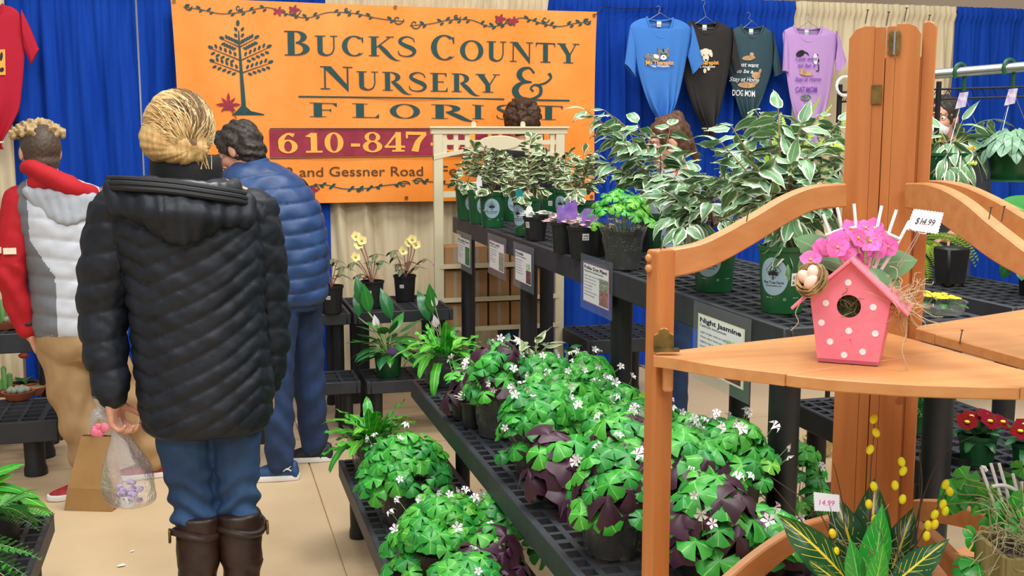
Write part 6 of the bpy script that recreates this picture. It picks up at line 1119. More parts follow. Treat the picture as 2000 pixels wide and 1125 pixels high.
t = thing('potted_hypoestes', 'tiny black pot of faded pink foliage between purple and wrapped clover', 'plant', (.845, 3.545, ZM+.001)); pot(t, .036, .03, .085, 'pot_black', n=18)
for k in range(46): a = rng.random()*6.28; q = .04*math.sqrt(rng.random()); put(rng.choice(LV['pinky']), 'leaf', t, Vector((.845+q*math.cos(a), 3.545+q*math.sin(a), ZM+.09+.03*(1-q/.05))), (math.cos(a), math.sin(a), .5), (0, 0, 1), rng.uniform(.8, 1.2))
def crisp_fern(label, x, y, z, n, size, potr=.07, poth=.11, wrap=True, sd=0, el=(80, 20)):
    t = thing('potted_fern', label, 'fern', (x, y, z+.001), 0, 'crisp leaved ferns'); pot(t, potr, potr*.82, poth, 'pot_black', n=22)
    if wrap: film(t, potr*.95, potr*1.35, poth*1.35, .002, sd)
    rosette(t, (x, y, z+poth*.9), n, 'crisp', size, el[0], el[1]); return t
crisp_fern('crisp strap leaved fern in film at the far corner of the middle bench', .885, 4.19, ZM, 30, .95, sd=3)
crisp_fern('crisp strap leaved fern at the far end of the low bench', .60, 4.17, ZL, 46, 1.0, .075, .12, sd=5, el=(78, 12))
clover_pot('film wrapped green clover in front of the crisp fern on the low bench', .625, 3.60, ZL, .165, .285, 120, K1, 8, 1.0, .085, .125, True, sd=7, squash=.9)
clover_pot('wide green clover with white flowers at the near end of the low bench', .635, 3.05, ZL, .165, .25, 130, KB, 14, 1.1, .08, .1, False, sd=9)
clover_pot('green clover under the edge of the middle bench at its near end', .80, 3.0, ZL, .12, .24, 64, K1, 10, 1.05, .06, .1, False, sd=11)
clover_pot('soft purple clover at the bottom edge of the picture on the low bench', .715, 2.80, ZL, .11, .225, 36, ('purple', 'clover', .8), 2, 1.1, .06, .1, False, sd=12, group='purple clover pots')
clover_pot('leafy clover below the middle leg, half under the middle bench', .62, 2.68, ZL, .12, .22, 40, K1, 4, 1.0, .06, .1, False, sd=13)
# pale, lily and darker plants at the far end
LV['pale'] = leafset('leaf', 'leaf_pale', .1, .05, 'ovate', 4, nu=6, droop=.4); LV['dark'] = leafset('leaf', 'leaf_dark', .09, .05, 'ovate', 4, nu=6, droop=.5)
def leafy(label, name, x, y, z, kind, n, size, el, potr=.06, poth=.11, mat='pot_black', cat_='plant', group=None):
    t = thing(name, label, cat_, (x, y, z+.001), 0, group); pot(t, potr, potr*.82, poth, mat, n=22); g = G()
    for i in range(n):
        a = i*2.4+rng.uniform(-.2, .2); k = i/max(1, n-1); e = R(el[0]+(el[1]-el[0])*k)+rng.uniform(-.12, .12); d = Vector((math.cos(a)*math.cos(e), math.sin(a)*math.cos(e), math.sin(e))); L = rng.uniform(.05, .12)*size*(1.3-k*.5); p = Vector((x, y, z+poth*.9)); q = p+d*L; g.tube([tuple(p-W[t].translation), tuple(q-W[t].translation)], .0016, 4, cap=False); put(rng.choice(LV[kind]), 'leaf', t, q, d+Vector((math.cos(a)*.5, math.sin(a)*.5, -.15)), Vector((0, 0, 1))+rv(.3), size*rng.uniform(.8, 1.15))
    g.build('stalks', 'stem_green', t, kind='stuff'); return t
leafy('pale variegated plant at the far end of the middle bench behind a leg', 'potted_foliage', 1.24, 4.17, ZM, 'pale', 16, .85, (70, 15), .06, .08); leafy('dark leafy plant in the far row of the middle bench', 'potted_foliage', 1.07, 4.02, ZM, 'dark', 22, .8, (70, 10), .06, .08); leafy('dark leafy plant in the rear row below the pink edged sign', 'potted_foliage', 1.28, 3.9, ZM, 'dark', 22, .8, (70, 10), .06, .08); leafy('pale leaved plant between crisp fern and purple fringed clover', 'potted_foliage', .95, 3.86, ZM, 'lily', 18, .5, (80, 20))
LV['spathe'] = [leafmesh('spathe', 'petal_white', .06, .032, 'lance', 5, fold=-.5, droop=.2)]
def lily(label, x, y, z, n, size, potr=.07, poth=.12, tall=(), mat='pot_green', tagm=None):
    t = leafy(label, 'peace_lily', x, y, z, 'lily', n, size, (75, 5), potr, poth, mat, 'plant', 'peace lilies by the drapes'); g = G()
    for px, py, kind in tall:
        d0 = (Vector((x, y, z))-Vector(CAM)).dot(Vector(FWD)); q = atd(px, py, d0); p = Vector((x, y, z+poth*.9)); g.tube([tuple(p-W[t].translation), tuple(p.lerp(q, .5)+Vector((.01, 0, .03))-W[t].translation), tuple(q-W[t].translation)], .0025, 5); put(rng.choice(LV['spathe' if kind else 'lily']), 'spathe' if kind else 'leaf', t, q, (rng.uniform(-.3, .1), -.25, 1), (0, -1, .3), 1.25 if kind else 1.15)
    g.build('flower_stalk', 'stem_green', t, kind='stuff')
    if tagm: G().box((.02, -potr*.75, poth+.015), (.05, .02, .035), Matrix.Rotation(.5, 3, 'Y')).build('plant_tag', tagm, t)
    return t
lily('peace lily in a green pot on the low bench by the cream drape', .925, 5.80, .31, 40, .92, .075, .125, ((722, 612, 0), (735, 640, 1), (700, 620, 0), (765, 625, 0), (712, 600, 0)), tagm='tag_violet')
lily('peace lily with a tall upright leaf beside the post of the beige rack', 1.215, 5.80, .31, 20, .85, .07, .12, ((845, 612, 0), (838, 628, 0), (850, 600, 1), (852, 640, 1)), 'pot_black')
LV['hell'] = leafset('leaf', 'leaf_hellebore', .075, .04, 'ovate', 4, nu=5, droop=.4); LV['hpet'] = [leafmesh('petal', 'petal_yellow', .032, .03, 'round', 4, fold=-.15, droop=-.15)]
def hellebore(label, px, py, z, flowers, n, tips, potr=.064, poth=.15):
    b = atz(px, py, z); t = thing('potted_hellebore', label, 'plant', (b.x, b.y, z+.001), 0, 'hellebore pots by the drapes'); pot(t, potr, potr*.82, poth, 'pot_black'); d0 = (b-Vector(CAM)).dot(Vector(FWD)); g = G(); p = b+Vector((0, 0, poth*.88)); o = W[t].translation
    for x, y in tips: q = atd(x, y, d0+rng.uniform(-.06, .06)); g.tube([tuple(Vector(v)-o) for v in cat([p, p.lerp(q, .6)+Vector((0, 0, .015)), q], 4)], .0022, 5); [put(rng.choice(LV['hell']), 'leaf', t, q, Vector((math.cos(k*2.1), math.sin(k*2.1)-.2, -.15)), (0, 0, 1), rng.uniform(.75, 1.1)) for k in range(3)]
    for x, y in flowers:
        q = atd(x, y, d0); g.tube([tuple(Vector(v)-o) for v in cat([p, p.lerp(q, .6)+Vector((.008, 0, 0)), q], 4)], .0028, 5); f = Vector((rng.uniform(-.3, .3), -1, .35)).normalized(); a_ = f.cross(Vector((0, 0, 1))).normalized(); b_ = a_.cross(f)
        for k in range(5): put(LV['hpet'][0], 'petal', t, q, a_*math.cos(k*1.257)+b_*math.sin(k*1.257)+f*.35, f, 1.0)
        G().sphere(Vector(q)-o+f*.006, .008, 8, 6).build('stamens', 'petal_gold', t, smooth=True)
    sticker(t, potr, potr*.82, poth, toward_cam(b)-.3, poth*.6, '$14.99', .012, .01); g.build('stem', 'stem_red', t, smooth=True)
pm('petal_gold', '#d9b53a', .7)
hellebore('hellebore without flowers in a black pot at the elbow of the blue vest', 648, 611, .62, [], 6, [(640, 515), (660, 508), (665, 535), (640, 540), (670, 520), (650, 505), (645, 560)])
hellebore('yellow hellebore in a black pot on the left of the high bench', 728, 600, .62, [(695, 462), (707, 470), (701, 478), (694, 502)], 6, [(745, 508), (735, 495), (690, 512), (703, 535), (725, 510), (715, 540)])
hellebore('yellow hellebore in a black pot on the right of the high bench', 791, 587, .62, [(797, 474), (787, 490), (812, 478), (805, 468)], 6, [(770, 488), (778, 515), (830, 505), (800, 510), (815, 520), (785, 525), (775, 500)])
# ---- ferns in the lower left corner
b = Vector((-.66, 3.72, .301)); d0 = (b-Vector(CAM)).dot(Vector(FWD))
fern('feathery fern at the corner of the left fern bench', b, [atd(x, y, d0+q) for x, y, q in ((60, 945, 0), (95, 960, 0), (100, 985, -.1), (40, 930, .1), (75, 1010, -.15), (20, 950, .1), (10, 990, -.1), (85, 975, .1), (50, 985, -.2), (70, 930, .15), (30, 960, -.1), (95, 1000, 0), (15, 920, .1))], 'fern', .3, 1.1, 'pot_black', rt=.07, ph=.12)
b = Vector((-.86, 3.45, .301)); d0 = (b-Vector(CAM)).dot(Vector(FWD)); fern('fern nearest the lower left corner of the picture', b, [atd(x, y, d0+q) for x, y, q in ((35, 1050, -.05), (20, 1080, -.1), (5, 1020, 0), (40, 1020, 0), (-20, 1000, 0), (25, 1000, .05), (10, 1110, -.15), (38, 1080, -.1), (-10, 1060, 0), (15, 1050, 0))], 'fern', .3, 1.15, 'pot_black', rt=.07, ph=.12)
t = thing('potted_fern', 'bright strap leaved fern rising at the left edge above the feathery fern', 'fern', (-.84, 3.82, .301), 0, 'ferns'); pot(t, .07, .058, .12, 'pot_black'); LV['strap'] = leafset('leaf', 'leaf_crisp', .26, .05, 'strap', 4, nu=10, fold=.15, droop=.6, wave=.05)
d0 = (Vector((-.84, 3.82, .4))-Vector(CAM)).dot(Vector(FWD))
for x, y in ((20, 888), (45, 905), (40, 918), (5, 895), (30, 930), (60, 940), (-10, 900), (15, 960), (0, 1000), (50, 925)): q = atd(x, y, d0+rng.uniform(-.05, .05)); p = Vector((-.84, 3.82, .40)); put(rng.choice(LV['strap']), 'leaf', t, p, (q-p)+Vector((0, 0, .06)), (0, -.3, 1), (q-p).length/.24)
clover_pot('bushy small leaved plant at the left edge among the ferns', -.83, 3.62, .3, .12, .28, 60, ('clover', 'clover_pale', .9), 0, .9, .06, .11, False, group='ferns')
# ---- cactus bowls at the left edge
def bowl(label, px, py, z, kind, r=.075):
    b = atz(px, py, z); t = thing('cactus_bowl', label, 'plant', (b.x, b.y, z+.001), 0, 'terracotta cactus bowls'); G().lathe([(r*.7, 0), (r, .035), (r*1.03, .04), (r*.95, .04), (r*.9, .03)], 22, cap0=True).build('bowl', 'terracotta', t, smooth=True); G().lathe([(.001, .034), (r*.93, .033)], 22).build('gravel', 'soil' if kind else 'moss', t)
    if kind == 1: g = G(); [g.tube([(x, y, .03), (x, y, .03+h*.9), (x, y, .03+h)], [.013, .013, .004], 8) for x, y, h in ((0, 0, .12), (.025, .01, .08), (-.02, -.01, .06))]; g.build('cactus', 'cactus_green', t, smooth=True)
    if kind == 2: g = G(); [g.sphere((.045*math.cos(k*2.4)*math.sqrt(k/14), .045*math.sin(k*2.4)*math.sqrt(k/14), .045), .017, 8, 6) for k in range(14)]; g.build('cactus', 'cactus_grey', t, smooth=True)
    if kind == 3: [put(rng.choice(LV['dark']), 'leaf', t, b+Vector((0, 0, .05)), (math.cos(k), math.sin(k), .7), (0, 0, 1), .7) for k in range(10)]; g = G(); g.tube([(0, 0, .03), (.005, 0, .17)], .002, 5).sphere((.005, 0, .18), (.026, .02, .016), 8, 6); g.build('flower', 'tag_orange_red', t, smooth=True)
pm('cactus_green', '#5f8f4a', .6); pm('cactus_grey', '#8a8f7c', .7); pm('tag_orange_red', '#d8603a', .6)
bowl('terracotta bowl with an upright cactus on the lower bench at the far left', 10, 772, .28, 1); bowl('terracotta bowl of grey cactus in front on the lower bench', 36, 779, .28, 2); bowl('terracotta bowl with a leafy plant and orange flower', 48, 762, .28, 3); bowl('flat terracotta bowl by the tan trousers', 61, 770, .28, 0); bowl('terracotta bowl with a cactus on the upper bench at the far left', 6, 642, .60, 1); bowl('terracotta bowl of grey cactus on the upper bench behind the red sleeve', 30, 640, .6, 2, .06)

# ---------------------------------------------------------------- right hand side
clover_pot('tall green clover in a black pot in the shade under the tall bench', 1.70, 2.93, .30, .125, .37, 62, ('clover', 'clover_pale', .8), 6, 1.05, .075, .12, True, sd=21); clover_pot('green clover in the shade left of the thick near leg', 1.58, 3.22, .30, .12, .36, 50, ('clover_big', 'clover', .5), 6, 1.0, .07, .12, True, sd=22)
bk = thing('wicker_basket', 'cream wicker basket with a round handle and a violet bloom', 'basket', tuple(atz(1598, 888, 0)+Vector((0, 0, .001)))); g = G()
for k in range(7): g.tube([((.05+.004*k)*math.cos(a), (.05+.004*k)*math.sin(a), .01+.013*k) for a in [2*math.pi*i/20 for i in range(21)]], .007, 6, cap=False)
g.lathe([(.001, .004), (.05, .004)], 20); g.build('basket', 'wicker', bk, smooth=True) if 'wicker' in MAT else (pm('wicker', '#d8c48c', .7, col2='#c0a868', scale=60, bump=.4), g.build('basket', 'wicker', bk, smooth=True)); G().tube([(.062*math.cos(a), .0, .09+.10*math.sin(a)) for a in [math.pi*i/14 for i in range(15)]], .0075, 8).build('handle', 'wicker', bk, smooth=True); g = G(); [g.sphere((-.04+.012*math.cos(k*1.26), -.045, .1+.012*math.sin(k*1.26)), (.011, .005, .011), 7, 5) for k in range(5)]; g.build('bloom', 'tag_violet', bk, smooth=True)
LV['prim'] = leafset('leaf', 'leaf_dark', .09, .045, 'ovate', 4, nu=6, droop=.5, wave=.08); LV['rpet'] = [leafmesh('petal', 'petal_red', .021, .024, 'round', 3, fold=-.1, droop=.05)]
def primrose(label, x, y, fl):
    t = thing('potted_primrose', label, 'plant', (x, y, ZM+.001), 0, 'red primrose pots'); pot(t, .055, .045, .09, 'pot_green'); rosette(t, (x, y, ZM+.085), 16, 'prim', .95, 55, 5); o = W[t].translation
    for k in range(fl):
        a = k*2.4; q = .055*math.sqrt((k+.3)/fl); p = Vector((x+q*math.cos(a)*1.3, y+q*math.sin(a)*1.0-.01, ZM+.15-.02*q/.045)); f = Vector((math.cos(a)*q*9, math.sin(a)*q*9-.6, 1)).normalized(); a_ = f.cross(Vector((1, .2, 0))).normalized(); b_ = a_.cross(f)
        for j in range(5): put(LV['rpet'][0], 'petal', t, p, a_*math.cos(j*1.257)+b_*math.sin(j*1.257)+f*.12, f, 1.5)
        G().sphere(p-o+f*.004, (.008, .008, .005), 8, 5).build('flower_eye', 'petal_gold_bright', t, smooth=True)
pm('petal_gold_bright', '#f2cc1e', .6)
primrose('red primrose with yellow eyes on the right bench, left of two', 2.20, 2.74, 7); primrose('red primrose cut by the right edge of the picture', 2.29, 2.62, 6)
LV['parsley'] = [frondmesh('frond', 'leaf_fern', .12, .07, 9, .5) for k in range(3)]
t = thing('potted_fern', 'curly parsley like plant in a dark green pot left of the primroses', 'fern', (2.225, 3.12, ZM+.001), 0, 'ferns'); pot(t, .07, .058, .115, 'pot_green'); rosette(t, (2.225, 3.12, ZM+.1), 60, 'parsley', 1.0, 85, -10, 'frond', .3)
ring = G().lathe([(.033, 0.0), (.036, .022), (.030, .022), (.028, .002)], 24).build('plastic_ring', 'pot_black'); q = atz(1874, 905, ZM); ring.matrix_basis = Matrix.Translation((q.x, q.y, ZM+.001)); tag(ring, 'empty black plastic ring lying on the right bench', 'ring')
# hanging baskets on a pipe
r0, r1 = atd(1822, 145, 4.62), atd(2150, 118, 4.3)
rail = thing('hanging_rail', 'grey pipe on black stands carrying the hanging baskets', 'rail', (r0.x, r0.y, 0)); r0 = r0-(r1-r0)*.35; G().tube([r0, r1], .02, 12).build('pipe', 'steel', rail, world=True, smooth=True)
for q in (r0.lerp(r1, .02), r0.lerp(r1, .97)): G().tube([(q.x, q.y, .003), (q.x, q.y, q.z)], .016, 10).build('upright', 'black_metal', rail, world=True); G().box((q.x, q.y, .008), (.3, .3, .012)).build('foot', 'black_metal', rail, world=True)
wr0, wr1 = atd(1640, 180, 5.9), atd(2160, 165, 5.7); wr = thing('wire_rack', 'black wire rack top seen behind the hanging rail', 'rack', ((wr0.x+wr1.x)/2, (wr0.y+wr1.y)/2, 0)); g = G(); dv = (wr1-wr0).normalized(); pv = Vector((-dv.y, dv.x, 0)); g.tube([wr0, wr1], .006, 6).tube([wr0-Vector((0, 0, .05)), wr1-Vector((0, 0, .05))], .006, 6)
for k in range(24): a = wr0.lerp(wr1, k/24); b_ = wr0.lerp(wr1, (k+.5)/24); c_ = wr0.lerp(wr1, (k+1)/24); dz = Vector((0, 0, -.05)); g.tube([a, b_+dz, c_], .0025, 4)
g.build('top_truss', 'black_metal', wr, world=True)
for q in (wr0, wr0.lerp(wr1, .38), wr1): G().tube([(q.x, q.y, .003), (q.x, q.y, q.z+.04)], .014, 10).build('upright', 'black_metal', wr, world=True)
g = G(); g.tube([wr0+Vector((.012+.05*math.cos(a), -.03, .03+.05*math.sin(a))) for a in [2*math.pi*i/16 for i in range(17)]], .008, 6); tag(g.build('plastic_ring', 'plastic_white'), 'white plastic ring hooked on the black wire rack beside the orange column', 'ring')
def hook(q, lab, tagm, drop):
    t = thing('basket_hook', lab, 'hook', q, 0, 'green basket hooks'); g = G(); g.tube(cat([(-.022, 0, -.025), (-.027, 0, .005), (-.012, 0, .030), (.014, 0, .029), (.028, 0, .005), (.022, 0, -.025), (.022, 0, -.085)], 4), .008, 8); g.build('hook', 'pot_green', t, smooth=True)
    G().prism([(-.03, -.15), (.02, -.14), (.03, -.08), (-.012, -.085)], lambda x, z, y: (x-.0, -.02+y, z), 0, .001).build('plant_tag', tagm, t); g = G()
    for dx, dy in ((-.1, -.05), (.1, -.05), (0, .1)): g.tube([(.022, 0, -.085), (.022+dx, dy, -drop)], .0013, 4)
    g.build('wire', 'steel', t)
pm('tag_lilac', '#b9a0cf', .25, col2='#e6dfea', scale=40, spec=.8)
LV['pep'] = leafset('leaf', 'leaf_peperomia', .085, .06, 'heart', 4, nu=6, fold=.15, droop=.45, back=.25); LV['big'] = [leafmesh('leaf', 'leaf_ficus', .15, .055, 'pointed', 8, fold=.25, droop=.35+.2*k) for k in range(3)]; LV['heart'] = leafset('leaf', 'leaf_dark', .075, .066, 'heart', 4, nu=6, fold=.1, droop=.5, back=.3)
q1 = r0.lerp(r1, 0); 
def on_rail(px): 
    best = min((r0.lerp(r1, k/400) for k in range(401)), key=lambda p: abs((lambda v: 1000+FPX*v.dot(Vector(RGT))/v.dot(Vector(FWD)))(p-Vector(CAM))-px)); return best
for px, lab, base_py, kind, tm in ((1876, 'left green basket hook with a lilac tag', 0, 'ficus', 'tag_lilac'), (1971, 'right green basket hook with a wide lilac tag', 0, 'pep', 'tag_lilac')):
    q = on_rail(px); d0 = (q-Vector(CAM)).dot(Vector(FWD)); bb = atd(px-(28 if kind == 'ficus' else -2), 352, d0); hook(q, lab, tm, q.z-bb.z-.1)
    t = thing('hanging_basket', 'green hanging basket of striped peperomia leaves' if kind == 'pep' else 'green hanging basket of large cream edged leaves beside the orange column', 'plant', (bb.x, bb.y, bb.z), 0, 'hanging baskets'); G().lathe([(.07, 0), (.074, .004), (.093, .10), (.099, .10), (.099, .112), (.09, .112)], 28, cap0=True).build('basket', 'pot_green', t, smooth=True, angle=35); G().lathe([(.001, .1), (.09, .098)], 24).build('soil', 'soil', t); G().lathe([(.088, -.004), (.1, .0), (.1, .004), (.075, .004)], 28).build('drip_saucer', 'pot_green', t, smooth=True)
    if kind == 'pep':
        g = G()
        for i in range(46): a = i*2.4; k = i/45; e = R(70-75*k); d = Vector((math.cos(a)*math.cos(e), math.sin(a)*math.cos(e), math.sin(e))); p = bb+Vector((0, 0, .1)); p2 = p+Vector((d.x*.115, d.y*.115, d.z*.085+.02)); g.tube([tuple(p-bb), tuple(p2-bb)], .002, 4, cap=False); put(rng.choice(LV['pep']), 'leaf', t, p2, Vector((d.x, d.y, -.25-.4*k)), Vector((d.x*.7, d.y*.7, 1)), rng.uniform(.75, 1.1))
        g.build('stalks', 'stem_red', t, kind='stuff')
    else:
        ficus(t, bb+Vector((0, 0, .1)), [atd(x, y, d0+w_) for x, y, w_ in ((1835, 250, 0), (1880, 235, 0), (1945, 232, .05), (1935, 275, -.05), (1900, 262, 0), (1860, 285, -.08), (1910, 300, -.1), (1845, 310, -.1), (1880, 320, -.12), (1855, 330, -.12), (1825, 280, .05), (1920, 250, .1))], 'big', 5, .8, .3, .005, .7, 'stem_green'); G().box((.055, -.075, .125), (.035, .004, .02), Matrix.Rotation(-.5, 3, 'Y')).build('plant_tag', 'tag_orange', t)
b = Vector((2.95, 4.0, 1.001)); d0 = 4.6; t = thing('nursery_pot', 'square sided plain black pot on the dark bench behind the rails', 'pot', b); bb = Vector((2.83, 3.74, 1.001)); t.matrix_basis = Matrix.Translation(bb); W[t] = Matrix.Translation(bb); G().prism([(-.075, -.075), (.075, -.075), (.075, .075), (-.075, .075)], lambda x, y, z: (x*(.55+.15*z/.15), y*(.55+.15*z/.15), z), 0, .15).build('pot', 'pot_black', t, bevel=.008, smooth=True)
b = Vector((2.86, 4.1, 1.001)); fern('lime fern hanging its fronds between the right rails', b, [atd(x, y, 4.5+q) for x, y, q in ((1822, 445, 0), (1828, 490, -.1), (1850, 500, -.1), (1835, 430, 0), (1870, 430, 0), (1858, 460, 0), (1818, 510, -.1), (1900, 375, 0), (1915, 390, 0), (1885, 365, .1), (1822, 250, .2), (1825, 215, .2), (1830, 300, .2), (1925, 405, 0))], 'lime', 1.0, 1.0, 'pot_black')
t = thing('potted_philodendron', 'heart leaved green plant on the dark bench at the right edge', 'plant', (2.96, 3.42, 1.001), 0); bb = W[t].translation.copy(); pot(t, .065, .055, .11, 'pot_black'); [put(rng.choice(LV['heart']), 'leaf', t, bb+Vector((math.cos(a)*q, math.sin(a)*q*.6, .1+.2*rng.random())), (math.cos(a), math.sin(a)-.3, -.5), (math.cos(a)*.4, -.5, 1), rng.uniform(.8, 1.3)) for a, q in [(i*2.4, .03+.1*math.sqrt(i/34)) for i in range(34)]]
LV['bigheart'] = [leafmesh('leaf', 'leaf_clover', .19, .16, 'heart', 9, fold=.08, droop=.25, back=.25)]
t = thing('potted_philodendron', 'pot with one big bright green leaf reaching in at the right edge', 'plant', (2.1, 2.28, ZM+.0), 0); bb = W[t].translation.copy(); pot(t, .06, .05, .1, 'pot_black'); q = atd(2010, 375, 2.55); q2 = atd(2055, 440, 2.55); g = G(); g.tube([tuple(Vector(p)-bb) for p in cat([bb+Vector((0, 0, .09)), bb+Vector((.02, .0, .5)), q2], 6)], .004, 6); g.build('stem', 'stem_green', t, smooth=True); put(LV['bigheart'][0], 'leaf', t, q2, (q-q2)+Vector((-.08, 0, 0)), (-.3, -1, .45), .68); put(LV['bigheart'][0], 'leaf', t, q2-Vector((0, 0, .02)), Vector((.3, -.2, -.6)), (.2, -1, .3), .5)
LV['ypet'] = [leafmesh('petal', 'petal_bright', .018, .021, 'round', 3, fold=-.1, droop=.05)]
t = thing('primula_tray', 'clear tray of small yellow primulas on the corner of the tall bench', 'plant', (1.895, 2.56, ZT+.001)); clearmat('tray_film', .3, .1, '#e8eef0', .5, 12); G().lathe([(.07, .0), (.075, .03), (.08, .032)], 24, cap0=True, sx=.85, sy=1.3).build('tray', 'tray_film', t, smooth=True); bb = W[t].translation
for i in range(12):
    a = i*2.4; q = .055*math.sqrt(i/12); p = bb+Vector((q*math.cos(a)*.8, q*math.sin(a)*1.3, .04)); [put(LV['ypet'][0], 'petal', t, p, (math.cos(j*1.257), math.sin(j*1.257), .15), (0, -.2, 1), 1.0) for j in range(5)]; put(rng.choice(LV['prim']), 'leaf', t, p-Vector((0, 0, .012)), (math.cos(a), math.sin(a), .1), (0, 0, 1), .5)
# ---- items by the orange shelf
pm('paint_pink', '#ee7a8c', .45, col2='#f28496', scale=20, bump=.05); pm('dot_white', '#f6eef0', .5); pm('egg', '#e9b9a2', .6, col2='#efc6b2', scale=30); pm('straw', '#b89a68', .8, col2='#8a6c42', scale=40); pm('excelsior', '#c8b896', .8, col2='#a89470', scale=30); pm('card', '#eef0f8', .6); pm('moss_green', '#3d4a26', .95, col2='#7a7a4a', scale=70, bump=.6); pm('ink_pink', '#e0389a', .5); pm('house_dark', '#3a1a20', .9)
# ---------------------------------------------------------------- pink birdhouse
b = atz(1655, 712, SZ); a_b = YAW+math.atan(655/FPX); BZ = -(a_b+R(6)); BH = thing('birdhouse', 'pink birdhouse with white dots, planted roof and egg nest on the orange shelf', 'birdhouse', (b.x, b.y, SZ+.0015), BZ); Mb = W[BH].to_3x3()
bx = lambda px: (px-1653)/1225; bz = lambda py: (713-py)/1225; Dp = .10
bm = bmesh.new(); out = [(-.047, 0), (.047, 0), (.0625, .1072), (0, .1658), (-.0625, .1072)]; n = 28; hole = [(bx(1651)+.0188*math.cos(2*math.pi*k/n), .0935+.0188*math.sin(2*math.pi*k/n)) for k in range(n)]; ed = []
for loop in (out, hole): v = [bm.verts.new((x, 0, z)) for x, z in loop]; ed += [bm.edges.new((v[i], v[(i+1) % len(v)])) for i in range(len(v))]
bmesh.ops.triangle_fill(bm, edges=ed, use_beauty=True); r_ = bmesh.ops.extrude_face_region(bm, geom=bm.faces[:]); bmesh.ops.translate(bm, vec=(0, .006, 0), verts=[e for e in r_['geom'] if isinstance(e, bmesh.types.BMVert)]); bmesh.ops.recalc_face_normals(bm, faces=bm.faces); me = bpy.data.meshes.new('front_wall'); bm.to_mesh(me); bm.free(); me.materials.append(MAT['paint_pink']); link('front_wall', me, BH)
G().prism(out, lambda x, z, t: (x, Dp-t, z), .006, 0).build('back_wall', 'paint_pink', BH)
for s_ in (-1, 1): G().add([(s_*.047, .006, 0), (s_*.063, .006, .098), (s_*.063, Dp-.006, .098), (s_*.047, Dp-.006, 0), (s_*.042, .006, 0), (s_*.058, .006, .098), (s_*.058, Dp-.006, .098), (s_*.042, Dp-.006, 0)], [(0, 1, 2, 3), (7, 6, 5, 4), (0, 4, 5, 1), (1, 5, 6, 2), (2, 6, 7, 3), (3, 7, 4, 0)]).build('side_wall', 'paint_pink', BH)
G().box((0, Dp/2, .003), (.094, Dp, .006)).build('floor_board', 'paint_pink', BH)
for s_ in (-1, 1):
    x1, z1 = s_*.089, .084; nx_, nz_ = s_*.62, .78; w0 = -.014; w1 = Dp+.008; th = .0055
    G().add([(0, w0, .1665), (x1, w0, z1), (x1, w1, z1), (0, w1, .1665), (0, w0, .1665+th*1.25), (x1+s_*th*.5, w0, z1+th*.8), (x1+s_*th*.5, w1, z1+th*.8), (0, w1, .1665+th*1.25)], [(3, 2, 1, 0), (4, 5, 6, 7), (0, 1, 5, 4), (1, 2, 6, 5), (2, 3, 7, 6), (3, 0, 4, 7)] if s_ > 0 else [(0, 1, 2, 3), (7, 6, 5, 4), (4, 5, 1, 0), (5, 6, 2, 1), (6, 7, 3, 2), (7, 4, 0, 3)]).build('roof_panel', 'paint_pink', BH, bevel=.0012)
for px, py in ((1648, 551), (1607, 594), (1697, 597), (1600, 634), (1653, 647), (1703, 649), (1618, 671), (1681, 687), (1646, 696)): x, z = bx(px), bz(py); G().prism([(x+.0052*math.cos(2*math.pi*k/18), z+.0052*math.sin(2*math.pi*k/18)) for k in range(18)], lambda a, c, t: (a, -t, c), 0, .0006).build('painted_dot', 'dot_white', BH)
G().sphere((.0, Dp*.5, .085), (.045, .032, .05), 14, 10).build('moss_fill', 'moss_green', BH, smooth=True)
def strands(g, c, r, n, L, rad, sd=1.0):
    c = Vector(c)
    for k in range(n):
        p = c+Vector((rng.uniform(-1, 1)*r[0], rng.uniform(-1, 1)*r[1], rng.uniform(-1, 1)*r[2])); d = rv(1).normalized(); P = [p]
        for j in range(5): d = (d+rv(.9)).normalized(); p = p+d*L/5; P.append(p)
        g.tube(cat(P, 3), rad, 4, cap=False)
    return g
strands(G(), (.0, .016, .09), (.016, .006, .016), 26, .05, .0006).build('moss_strands', 'moss', BH, kind='stuff'); strands(G(), (.075, .03, .102), (.018, .03, .012), 70, .06, .0006).build('excelsior', 'excelsior', BH, kind='stuff')
g = G()
for P in ([(.085, .0, .10), (.088, -.004, .06), (.083, -.01, .03), (.092, -.015, -.0), (.075, -.02, .0015)], [(.09, .02, .09), (.12, .02, .075), (.14, .03, .07)], [(-.075, -.012, .1), (-.083, -.014, .08), (-.078, -.014, .065), (-.09, -.012, .05)], [(.08, .0, .115), (.11, .0, .125), (.13, .01, .11)]): g.tube(cat(P, 5), .0008, 4)
g.build('loose_strand', 'excelsior', BH, kind='stuff')
# nest with three eggs at the left eave
nc = Vector((-.062, -.012, .137)); nd = Vector((-.35, -.75, .55)).normalized(); ns = nd.cross(Vector((0, 0, 1))).normalized(); nu_ = ns.cross(nd); g = G()
for k in range(54): q = rng.uniform(.017, .027); h = rng.uniform(-.012, .007); a0 = rng.random()*6.28; P = [nc+ns*(q+.0*k)*math.cos(a0+j*.5)+nu_*(q*1.1)*math.sin(a0+j*.5)+nd*(h+rng.uniform(-.002, .002)) for j in range(7)]; g.tube(P, .0011, 4, cap=False)
for k in range(8): g.lathe([(.001, -.014), (.015, -.011), (.023, -.003)], 16) if k == 0 else None
m_ = 48; g.v[-m_:] = [tuple(nc+ns*x+nu_*y+nd*z) for x, y, z in g.v[-m_:]]; nest = g.build('nest', 'straw', BH, smooth=True)
for ex_, ez_, an in ((-.004, .009, .3), (-.007, -.008, -.4), (.009, .0, .9)): G().sphere(nc+ns*ex_+nu_*ez_+nd*.004, (.0105, .0105, .0135), 14, 10, rot=frame(nd) @ Matrix.Rotation(an, 3, 'Y')).build('egg', 'egg', nest, smooth=True)
